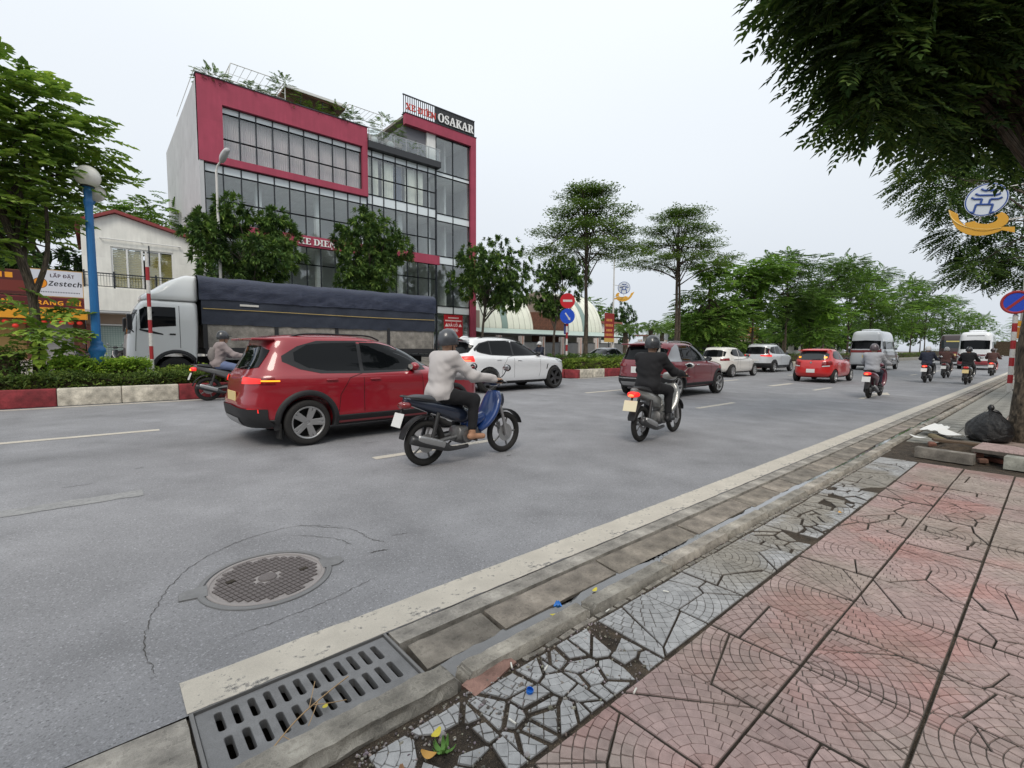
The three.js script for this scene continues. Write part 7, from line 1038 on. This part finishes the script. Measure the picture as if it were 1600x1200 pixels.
// ---------------------------------------------------------------- people: distance fields meshed with surface nets
function surfaceNet(f, lo, hi, cell) {
  const n = [0, 1, 2].map((k) => Math.ceil((hi[k] - lo[k]) / cell) + 1), [nx, ny, nz] = n, v = new Float32Array(nx * ny * nz), id = (i, j, k) => (k * ny + j) * nx + i;
  for (let k = 0; k < nz; k++) for (let j = 0; j < ny; j++) for (let i = 0; i < nx; i++) v[id(i, j, k)] = f(lo[0] + i * cell, lo[1] + j * cell, lo[2] + k * cell);
  const map = new Int32Array(nx * ny * nz).fill(-1), pos = [], ix = [], E = [[0, 1], [0, 2], [0, 4], [1, 3], [1, 5], [2, 3], [2, 6], [3, 7], [4, 5], [4, 6], [5, 7], [6, 7]];
  for (let k = 0; k < nz - 1; k++) for (let j = 0; j < ny - 1; j++) for (let i = 0; i < nx - 1; i++) {
    const c = []; let m = 0; for (let q = 0; q < 8; q++) { c[q] = v[id(i + (q & 1), j + (q >> 1 & 1), k + (q >> 2))]; if (c[q] < 0) m |= 1 << q; } if (m === 0 || m === 255) continue;
    let x = 0, y = 0, z = 0, s = 0; for (const [a, b] of E) if ((c[a] < 0) !== (c[b] < 0)) { const t = c[a] / (c[a] - c[b]); x += lerp(a & 1, b & 1, t); y += lerp(a >> 1 & 1, b >> 1 & 1, t); z += lerp(a >> 2, b >> 2, t); s++; }
    map[id(i, j, k)] = pos.length / 3; pos.push(lo[0] + (i + x / s) * cell, lo[1] + (j + y / s) * cell, lo[2] + (k + z / s) * cell);
  }
  const quad = (a, b, c, d, flip) => { if (a < 0 || b < 0 || c < 0 || d < 0) return; flip ? ix.push(a, c, b, a, d, c) : ix.push(a, b, c, a, c, d); };
  for (let k = 1; k < nz - 1; k++) for (let j = 1; j < ny - 1; j++) for (let i = 1; i < nx - 1; i++) { const a = v[id(i, j, k)] < 0; if (a !== v[id(i + 1, j, k)] < 0) quad(map[id(i, j - 1, k - 1)], map[id(i, j, k - 1)], map[id(i, j, k)], map[id(i, j - 1, k)], !a); if (a !== v[id(i, j + 1, k)] < 0) quad(map[id(i - 1, j, k - 1)], map[id(i - 1, j, k)], map[id(i, j, k)], map[id(i, j, k - 1)], !a); if (a !== v[id(i, j, k + 1)] < 0) quad(map[id(i - 1, j - 1, k)], map[id(i, j - 1, k)], map[id(i, j, k)], map[id(i - 1, j, k)], !a); }
  const g = new THREE.BufferGeometry(); g.setAttribute('position', new THREE.Float32BufferAttribute(pos, 3)); g.setIndex(ix); g.computeVertexNormals(); return fixWinding(g);
}
const cap = (A, B, ra, rb) => { const dx = B[0] - A[0], dy = B[1] - A[1], dz = B[2] - A[2], l2 = dx * dx + dy * dy + dz * dz || 1e-9; return (x, y, z) => { const t = clamp(((x - A[0]) * dx + (y - A[1]) * dy + (z - A[2]) * dz) / l2, 0, 1), px = x - A[0] - dx * t, py = y - A[1] - dy * t, pz = z - A[2] - dz * t; return Math.sqrt(px * px + py * py + pz * pz) - lerp(ra, rb, t); }; };
const ell = (c, r) => { const m = Math.min(...r); return (x, y, z) => { const a = (x - c[0]) / r[0], b = (y - c[1]) / r[1], d = (z - c[2]) / r[2]; return (Math.sqrt(a * a + b * b + d * d) - 1) * m; }; };
const blend = (fs, k) => (x, y, z) => { let d = fs[0](x, y, z); for (let i = 1; i < fs.length; i++) { const e = fs[i](x, y, z), h = clamp(.5 + .5 * (e - d) / k, 0, 1); d = e + (d - e) * h - k * h * (1 - h); } return d; };
const both = (f) => [f(1), f(-1)];
const poses = new Map();
function riderGeo(sc, foot) {
  const key = sc + '|' + foot; if (poses.has(key)) return poses.get(key);
  const hip = [.2, .895, 0], ch = [.27, 1.2, 0], nk = [.31, 1.385, 0], hd = [.35, 1.505, 0], gx = WB - .325, gy = 1.03, fx = sc ? .7 : .64, fy = sc ? .4 : .34, kn = (s) => [sc ? .6 : .62, sc ? .8 : .79, s * (sc ? .13 : .17)], ft = (s) => [fx - .06, fy + .04, s * (sc ? .12 : .19)], sh = (s) => [.29, 1.33, s * .175], el = (s) => [.52, 1.1, s * .29], wr = (s) => [gx - .085, gy + .035, s * .31];
  const arms = (r) => both((s) => cap(sh(s), el(s), .056 + r, .044 + r)).concat(both((s) => cap(el(s), wr(s), .043 + r, .029 + r))), legs = (r) => both((s) => cap([hip[0] + .02, hip[1] - .02, s * .09], kn(s), .092 + r, .066 + r)).concat(both((s) => cap(kn(s), ft(s), .062 + r, .038 + r)));
  const trunk = (r) => [cap([hip[0], hip[1] - .01, -.06], [hip[0], hip[1] - .01, .06], .115 + r, .115 + r), ell([lerp(hip[0], ch[0], .5), 1.05, 0], [.115 + r, .2 + r, .155 + r]), ell([ch[0], ch[1] + .02, 0], [.12 + r, .18 + r, .185 + r]), cap(sh(-1), sh(1), .062 + r, .062 + r)];
  const body = surfaceNet(blend([...trunk(0), ...arms(0), ...legs(0), cap(nk, hd, .05, .055), ell(hd, [.09, .1, .075])], .03), [-.05, .2, -.45], [1.05, 1.68, .45], .0145);
  const head = surfaceNet(blend([ell([hd[0], hd[1] + .03, 0], [.098, .112, .078]), ell([hd[0] + .035, hd[1] - .05, 0], [.058, .07, .052]), cap([hd[0] + .1, hd[1] + .02, 0], [hd[0] + .118, hd[1] - .022, 0], .008, .013), cap([hd[0] + .085, hd[1] - .062, -.018], [hd[0] + .085, hd[1] - .062, .018], .011, .011), ell([hd[0] - .01, hd[1], .08], [.018, .032, .01]), ell([hd[0] - .01, hd[1], -.08], [.018, .032, .01])], .016), [hd[0] - .13, hd[1] - .15, -.12], [hd[0] + .16, hd[1] + .17, .12], .007);
  const hand = (s) => { const F = [ell([gx - .03, gy + .022, s * .31], [.042, .016, .04]), cap(wr(s), [gx - .04, gy + .02, s * .31], .026, .022)]; for (let i = 0; i < 4; i++) { const z = s * (.279 + i * .0205), l = [.9, 1, .96, .8][i]; F.push(cap([gx, gy + .027, z], [gx + .026 * l, gy + .012, z], .0095, .009), cap([gx + .026 * l, gy + .012, z], [gx + .022 * l, gy - .018, z], .009, .0085), cap([gx + .022 * l, gy - .018, z], [gx - .002, gy - .027, z], .0085, .0075)); } F.push(cap([gx - .045, gy + .01, s * .275], [gx - .028, gy - .014, s * .262], .0115, .01), cap([gx - .028, gy - .014, s * .262], [gx + .004, gy - .026, s * .262], .01, .0085)); return surfaceNet(blend(F, .005), [gx - .13, gy - .05, Math.min(s * .22, s * .38)], [gx + .06, gy + .08, Math.max(s * .22, s * .38)], .0045); };
  const wr1 = (f, a) => (x, y, z) => { const d = f(x, y, z); return Math.abs(d) > .04 ? d : d + a * ((fbm(x * 13 + z * 7, y * 15 + z * 5, 2) - .5) * 1.6 + .5 * Math.sin(y * 46 - x * 30 + z * 12 + 5 * fbm(x * 6, y * 6 + z * 4, 2)) * fbm(x * 7 + 4, y * 5 - z * 3, 2)); };
  const jacket = surfaceNet(wr1((() => { const core = blend([...trunk(.034), ...arms(.026)], .045); return (x, y, z) => Math.max(core(x, y, z), .82 - y + (x - .2) * .15, y - 1.42, x - gx + .07); })(), .009), [-.05, .7, -.45], [1.0, 1.5, .45], .0135);
  const trousers = surfaceNet(wr1((() => { const core = blend([trunk(.012)[0], ...legs(.016)], .035); return (x, y, z) => Math.max(core(x, y, z), y - .98, fy + .075 - y); })(), .006), [-.05, .2, -.4], [.95, 1.1, .4], .0135);
  const shoe = (s) => surfaceNet(blend([cap([fx - .09, fy - .012, s * Math.abs(ft(1)[2])], [fx + .1, fy - .025, s * (Math.abs(ft(1)[2]) + .015)], .042, .036), cap([fx - .06, fy, s * Math.abs(ft(1)[2])], [fx - .06, fy + .06, s * Math.abs(ft(1)[2])], .043, .046)], .02), [fx - .2, fy - .1, s * .17 - .17], [fx + .2, fy + .16, s * .17 + .17], .011);
  const shell = lathe([[0, .152], [.06, .14], [.105, .1], [.132, .04], [.138, -.02], [.13, -.055], [.118, -.055], [.12, -.02], [.1, .07], [0, .12]], 26).scale(1.02, 1, .88).rotateZ(.1).translate(hd[0] - .008, hd[1] + .045, 0), peak = hull([[hd[0] + .09, hd[1] + .065, 0, .1, .012], [hd[0] + .16, hd[1] + .055, 0, .085, .009], [hd[0] + .195, hd[1] + .045, 0, .05, .006]], 14, 2.6, 3);
  const trim = new THREE.TorusGeometry(.131, .007, 6, 40).rotateX(Math.PI / 2).scale(1.02, 1, .88).rotateZ(.1).translate(hd[0] - .004, hd[1] - .008, 0);
  const strap = tube([[hd[0] - .0, hd[1] + .02, .082], [hd[0] + .02, hd[1] - .08, .06], [hd[0] + .035, hd[1] - .125, 0], [hd[0] + .02, hd[1] - .08, -.06], [hd[0], hd[1] + .02, -.082]], .006, 5, 24);
  const o = { body: flat([body, head, hand(1), hand(-1)]), jacket, trousers, shoes: [shoe(1), shoe(-1)], shell, peak, strap, trim, hd, nk }; poses.set(key, o); return o;
}
M.skin = mat([.42, .25, .17], { roughness: .6 }); M.eye = mat([.02, .015, .012], { roughness: .2 });
const cloth = (c) => mat(c, { roughness: .92, bumpScale: .004 });
function rider(b, o) {                                   // sits on the bike b: same place and turn, a thing of its own
  const q = riderGeo(!!o.scooter, 0), p = thing('person', o.label, 'person', b.position.toArray(), b.rotation.y, o.group); p.rotation.x = b.rotation.x;
  part(p, 'body', q.body, M.skin); part(p, 'jacket', q.jacket, o.jacket); part(p, 'trousers', q.trousers, o.trousers); for (const s of q.shoes) part(p, 'shoe', s, o.shoes || M.seat); const h = part(p, 'helmet', q.shell, o.helmet); part(h, 'helmet_peak', q.peak, o.helmet); part(h, 'helmet_trim', q.trim, M.seat); part(p, 'chin_strap', q.strap, M.seat); for (const s of [-1, 1]) part(p, 'eye', new THREE.SphereGeometry(.011, 8, 6).translate(q.hd[0] + .09, q.hd[1] + .012, s * .032), M.eye);
  if (o.mask) part(p, 'face_mask', new THREE.SphereGeometry(1, 16, 12).scale(.07, .055, .062).translate(q.hd[0] + .05, q.hd[1] - .045, 0), o.mask);
  if (o.bag) part(p, 'backpack', hull([[.12, .95, 0, .12, .06], [.1, 1.1, 0, .15, .09], [.13, 1.28, 0, .13, .06]], 14, 2.8, 3), o.bag); return p;
}
const silverBike = paintMat([.34, .345, .33], { metalness: .3 }), blackBike = paintMat([.018, .02, .024]), blueBike = paintMat([.012, .05, .2]), navyBike = paintMat([.014, .022, .045]), wineBike = paintMat([.12, .012, .03]), greyBike = paintMat([.14, .14, .14]), redBike = paintMat([.3, .015, .02]);
const helm = (c, r = .35) => mat(c, { phys: true, roughness: r, clearcoat: .5 });
const black = cloth([.012, .012, .014]), dkBlue = cloth([.025, .03, .05]), denim = cloth([.16, .2, .34]), lightGrey = cloth([.50, .47, .46]), taupe = cloth([.27, .225, .22]), shirtGrey = cloth([.36, .365, .39]), brownCl = cloth([.1, .05, .045]);
const onRoad = (x, z) => [x, roadY(z), z];
const heading = (x0, z0, x1, z1) => -Math.atan2(z1 - z0, x1 - x0);
{ let b = bike({ label: 'dark blue motorbike with bright blue leg shield and white plate nearest the kerb line', pos: onRoad(3.03, -5.1), turn: .0, paint: navyBike, front: blueBike, accent: M.seat, tailM: M.redOff, seatM: mat([.06, .065, .075], { roughness: .5 }) }); rider(b, { label: 'rider in a pale grey jacket, black trousers and dark grey helmet on the blue motorbike', jacket: lightGrey, trousers: black, helmet: helm([.05, .053, .062]), shoes: mat([.42, .22, .13], { roughness: .6 }) });
  b = bike({ label: 'silver grey motorbike with lit red tail lamp beside the dark red car', pos: onRoad(6.5, -4.33), turn: heading(6.49, -4.33, 7.85, -4.5), paint: silverBike, front: silverBike, tailM: M.redOn, bright: M.brakeOn, mirrorM: M.postWhite, plateM: mat([.78, .70, .5]) }); rider(b, { label: 'rider dressed all in black with a dark helmet on the silver motorbike', jacket: black, trousers: black, helmet: helm([.035, .037, .042]), shoes: M.seat });
  b = bike({ label: 'grey and black sporty motorbike beside the striped median kerb', pos: onRoad(2.04, -13.5), turn: 0, paint: greyBike, front: wineBike, tailM: M.redOn, bright: M.amber, lean: 0 }); rider(b, { label: 'rider in a taupe jacket, blue jeans and black helmet beside the median', jacket: taupe, trousers: denim, helmet: helm([.03, .032, .036]), bag: cloth([.2, .18, .17]) });
  b = bike({ name: 'scooter', scooter: true, label: 'dark red scooter with a lit round tail lamp behind the red hatchback', pos: onRoad(18.1, -3.87), turn: -.02, paint: wineBike, tailM: M.redOn, bright: M.brakeOn }); rider(b, { scooter: true, label: 'rider in a light grey shirt and dark trousers on the dark red scooter', jacket: shirtGrey, trousers: dkBlue, helmet: helm([.10, .08, .09]) });
  b = bike({ name: 'scooter', scooter: true, label: 'black scooter with a bright tail lamp ahead of the dark red scooter', pos: onRoad(29, -4.1), turn: -.02, paint: blackBike, tailM: M.redOn, bright: M.brakeOn }); rider(b, { scooter: true, label: 'rider in a dark blue jacket and white helmet on the black scooter', jacket: dkBlue, trousers: black, helmet: helm([.6, .6, .6]) });
  b = bike({ name: 'scooter', scooter: true, label: 'brown scooter riding just ahead of the black one', pos: onRoad(34.5, -4.1), turn: -.02, paint: paintMat([.06, .035, .03]), tailM: M.redOff }); rider(b, { scooter: true, label: 'rider in a brown jacket and pale helmet ahead of the white helmet rider', jacket: brownCl, trousers: black, helmet: helm([.4, .4, .4]) });
  b = bike({ name: 'scooter', scooter: true, label: 'black scooter with yellow plate riding close to the edge line', pos: onRoad(29.4, -2.75), turn: -.01, paint: blackBike, tailM: M.red, plateM: M.plateY }); rider(b, { scooter: true, label: 'rider all in black on the scooter close to the edge line', jacket: black, trousers: black, helmet: helm([.03, .03, .035]) });
  b = bike({ name: 'scooter', scooter: true, label: 'dark scooter with a glaring tail lamp in front of the white minibus', pos: onRoad(37, -3.45), turn: -.01, paint: greyBike, tailM: M.redOn, bright: M.brakeOn }); rider(b, { scooter: true, label: 'rider in a dark coat before the white minibus', jacket: cloth([.03, .03, .032]), trousers: black, helmet: helm([.2, .2, .2]) });
  b = bike({ name: 'scooter', scooter: true, label: 'dark red scooter with lit tail lamp beside the no parking post', pos: onRoad(41, -2.75), turn: -.01, paint: redBike, tailM: M.redOn, bright: M.brakeOn }); rider(b, { scooter: true, label: 'rider in a dark red brown jacket beside the no parking post', jacket: brownCl, trousers: black, helmet: helm([.05, .03, .03]) });
  const far = (px, z, lab, lab2, h) => { const x = onZ(px, 548, z).x; const q = bike({ name: 'scooter', scooter: true, label: lab, pos: onRoad(x, z), turn: Math.PI, paint: blackBike }); rider(q, { scooter: true, label: lab2, jacket: dkBlue, trousers: black, helmet: h }); }; far(850, -18.2, 'scooter coming the other way beyond the white car', 'oncoming rider with a white helmet beyond the white car', helm([.6, .6, .6])); far(1183, -18.6, 'scooter coming the other way above the silver people carrier', 'oncoming rider seen over the silver people carrier', helm([.5, .3, .3])); far(1330, -18.4, 'scooter coming the other way beyond the red hatchback', 'oncoming rider seen over the red hatchback', helm([.5, .5, .5]));
  bike({ label: 'parked motorbike behind the foot of the blue lamp post', pos: [.1, .42, -34.6], turn: 2.4, paint: blackBike, tailM: M.redOff }); bike({ label: 'parked motorbike at the glazed shop door beside the truck cab', pos: [1.25, .42, -34.2], turn: 1.9, paint: blackBike, tailM: M.redOff });
}

// ---------------------------------------------------------------- rubbish and rubble by the pavement tree
reseed(99);
{
  const g = new THREE.SphereGeometry(1, 60, 44), p = g.attributes.position; for (let i = 0; i < p.count; i++) { const x = p.getX(i), y = p.getY(i), z = p.getZ(i), a = Math.atan2(z, x), neck = sstep(.55, .98, y), f = 1 + .10 * (fbm(x * 2 + 5, z * 2 + y * 2, 3) - .5) * 2 + .09 * Math.abs(Math.sin(a * 7 + 2 * fbm(x * 3, y * 3, 2))) * sstep(-.2, .7, y) - .05; p.setXYZ(i, x * f * .33 * (1 - .25 * neck), Math.max(-.2, (y < -.35 ? -.35 + (y + .35) * .25 : y) * .3 + neck * .06), z * f * .31 * (1 - .25 * neck)); } g.computeVertexNormals();
  const b = thing('rubbish_bag', 'tied black plastic rubbish bag beside the pavement tree', 'rubbish bag', [11.25, .14, -.72]); const bm = mat([.005, .005, .006], { roughness: .36, bumpMap: bumpNoise, bumpScale: .03 }); part(b, 'bag', g, bm); part(b, 'knot', [hull([[0, .3, 0, .05, .05], [.0, .37, 0, .03, .03], [.01, .42, .0, .045, .035], [.02, .47, 0, .02, .02]], 10, 2, 3), hull([[0, .38, 0, .02, .02], [.02, .36, .08, .015, .03], [.06, .3, .13, .01, .02]], 8, 2, 3)], bm);
}
const rubble = (name, label, cat, g, m, pos, rot, grp) => { const o = solo(name, g, m, label, cat, grp); o.position.set(...pos); o.rotation.set(...rot); return o; };
rubble('concrete_block', 'long grey concrete kerb block lying across the pavement', 'concrete block', roughBlock(.15, .15, .62, 4, 3, 12, .002, 1), mat([.33, .31, .29], { map: texConcrete, roughness: .92 }), [8.75, .07, -.98], [0, -.12, 0]);
rubble('concrete_block', 'pale greenish concrete block supporting the tilted tile', 'concrete block', roughBlock(.2, .17, .5, 4, 3, 10, .002, 4), mat([.5, .52, .49], { map: texConcrete, roughness: .9 }), [8.75, .085, -.15], [0, -.1, 0]);
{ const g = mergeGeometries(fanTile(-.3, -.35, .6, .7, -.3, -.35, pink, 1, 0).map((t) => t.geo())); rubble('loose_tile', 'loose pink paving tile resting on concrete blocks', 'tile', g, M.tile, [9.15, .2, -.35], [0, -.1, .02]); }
[[8.95, .035, -.62, .3], [9.05, .1, -.66, .1], [9.1, .035, -.5, 1.2], [9.3, .04, -1.12, .5], [9.45, .1, -1.2, .2], [9.6, .04, -1.0, 1.4], [9.9, .035, -.9, .1]].forEach(([x, y, z, r], i) => rubble('brick', ['reddish brick under the loose tile, upright to the block', 'brown brick stacked on another under the loose tile', 'short brick turned sideways under the loose tile', 'brick at the kerb end of the rubble', 'brick stacked on the one at the kerb end', 'brick turned crosswise in the middle of the rubble', 'brick in front of the rubbish bag'][i], 'brick', roughBlock(.21, .065, .1, 6, 2, 4, .003, i * 3), mat([.3 + .05 * (i % 3), .16, .12], { map: texConcrete, roughness: .92 }), [x, y, z], [rr(-.1, .1), r, rr(-.08, .08)]));
rubble('plank', 'dark weathered plank lying before the rubbish bag', 'plank', roughBlock(.14, .05, 1.0, 3, 1, 14, .004, 8), mat([.13, .09, .06], { map: texStreak, roughness: .9 }), [9.75, .13, -.75], [.05, .35, 0]); rubble('plank', 'short mossy plank on the kerb side of the rubble', 'plank', roughBlock(.5, .08, .12, 8, 2, 3, .006, 9), mat([.2, .16, .09], { map: texStreak, roughness: .95 }), [10.0, .12, -1.2], [0, .5, .05]);
{ const g = gridGeo(steps(8.75, 10.6, .05), steps(-1.45, -.3, .05), (x, z) => -.03 + .15 * Math.max(0, 1 - ((x - 9.6) / .95) ** 2 - ((z + .9) / .56) ** 2) * (.6 + .9 * fbm(x * 6, z * 6, 4)), null, 1.3); const o = solo('soil_heap', g, mat([.5, .42, .34], { map: texDirt, roughness: 1, bumpMap: bumpNoise, bumpScale: .03 }), 'low heap of brown soil and leaf litter among the bricks', 'soil heap'); }
const paperM = mat([.74, .74, .72], { roughness: .7, side: 2 }); [[11.3, .05, -1.42, .7, .4, 'large white sheet of card lying by the kerb'], [11.0, .06, -1.15, .5, .35, 'white box lid beside the rubbish bag'], [10.3, .06, -1.5, .22, .16, 'small white scrap at the edge of the rubble'], [12.0, .03, -1.5, .5, .3, 'white sheet farthest along the kerb']].forEach(([x, y, z, l, w, label], i) => { const o = solo('waste_card', leafFlat(l, w, .12), paperM, label, 'card'); o.position.set(x, y, z); o.rotation.set(.05, i * .8, .06); });

// ---------------------------------------------------------------- more planting beyond, and the camera's own side of the street (seen in paint and glass)
reseed(1234);
[[62, -33, 7], [69, -34, 8], [77, -33, 7.5], [92, -33, 8], [104, -33, 8.5], [112, -34, 9], [123, -33, 9], [133, -33, 9.5], [146, -33, 10], [160, -34, 10], [178, -33, 11], [200, -30, 12]].forEach(([x, z, h], i) => backTree(x, z, h, 3.6 + i * .12, i % 2, ['leafy', 'dark leafy', 'bushy', 'dark bushy'][i % 4] + ' tree on the far pavement, number ' + ['one', 'two', 'three', 'four', 'five', 'six', 'seven', 'eight', 'nine', 'ten', 'eleven', 'twelve'][i] + ' counting from the vaulted hall'));
hedge(110, 260, -16.4, -14.4, MT - .07, 1.6, [.06, .1, .02], [.2, .31, .05], 1800, 'tall loose hedge at the far end of the median', .3);
hedge(200, 212, -13, 14, -.2, 4.5, [.05, .09, .02], [.17, .28, .05], 1500, 'tall green thicket closing the end of the road', .7);
{
  const walls = [[-34, -20, 8.5, [.55, .5, .42]], [-20, -9, 6.8, [.62, .62, .6]], [-9, 3, 9.4, [.5, .46, .4]], [3, 13, 7.2, [.6, .56, .48]], [13, 26, 9, [.46, .47, .48]], [26, 42, 7.6, [.58, .52, .46]]];
  walls.forEach(([x0, x1, h, c], i) => { const t = thing('shop_house', ['cream', 'white', 'tan', 'sandy', 'grey', 'ochre'][i] + ' shop house on the near side of the street behind the pavement', 'house', [x0, 0, 11]); const w = x1 - x0; part(t, 'wall', boxUV(span(.1, w - .1, 0, h, 0, 8)), mat(c, { map: texStreak, roughness: .9 })); part(t, 'roof', boxUV(span(0, w, h, h + .25, -.4, 8.2)), M.charcoal); for (let x = 1; x < w - 2.4; x += 3.1) { part(t, 'roller_shutter', span(x, x + 2.5, .1, 2.8, -.06, -.01), M.greyWall); for (let y = 4; y < h - 1.4; y += 3) part(t, 'window', span(x + .5, x + 1.9, y, y + 1.3, -.05, -.01), M.glassMid); } part(t, 'awning', boxUV(span(.3, w - .3, 2.95, 3.1, -1.4, 0)), mat([.3, .12, .1])); });
}
[[-12, 3.2], [-3.5, 3.6], [20, 3.4]].forEach(([x, z], i) => backTree(x, z, 7.6, 2.6, 1, ['dark pavement tree up the street behind the drain', 'dark pavement tree behind the camera side kerb', 'dark pavement tree between the emblem pole and the shops'][i]));

scene.traverse((m) => { if (m.isMesh) { m.castShadow = true; m.receiveShadow = true; } });
renderer.render(scene, camera);
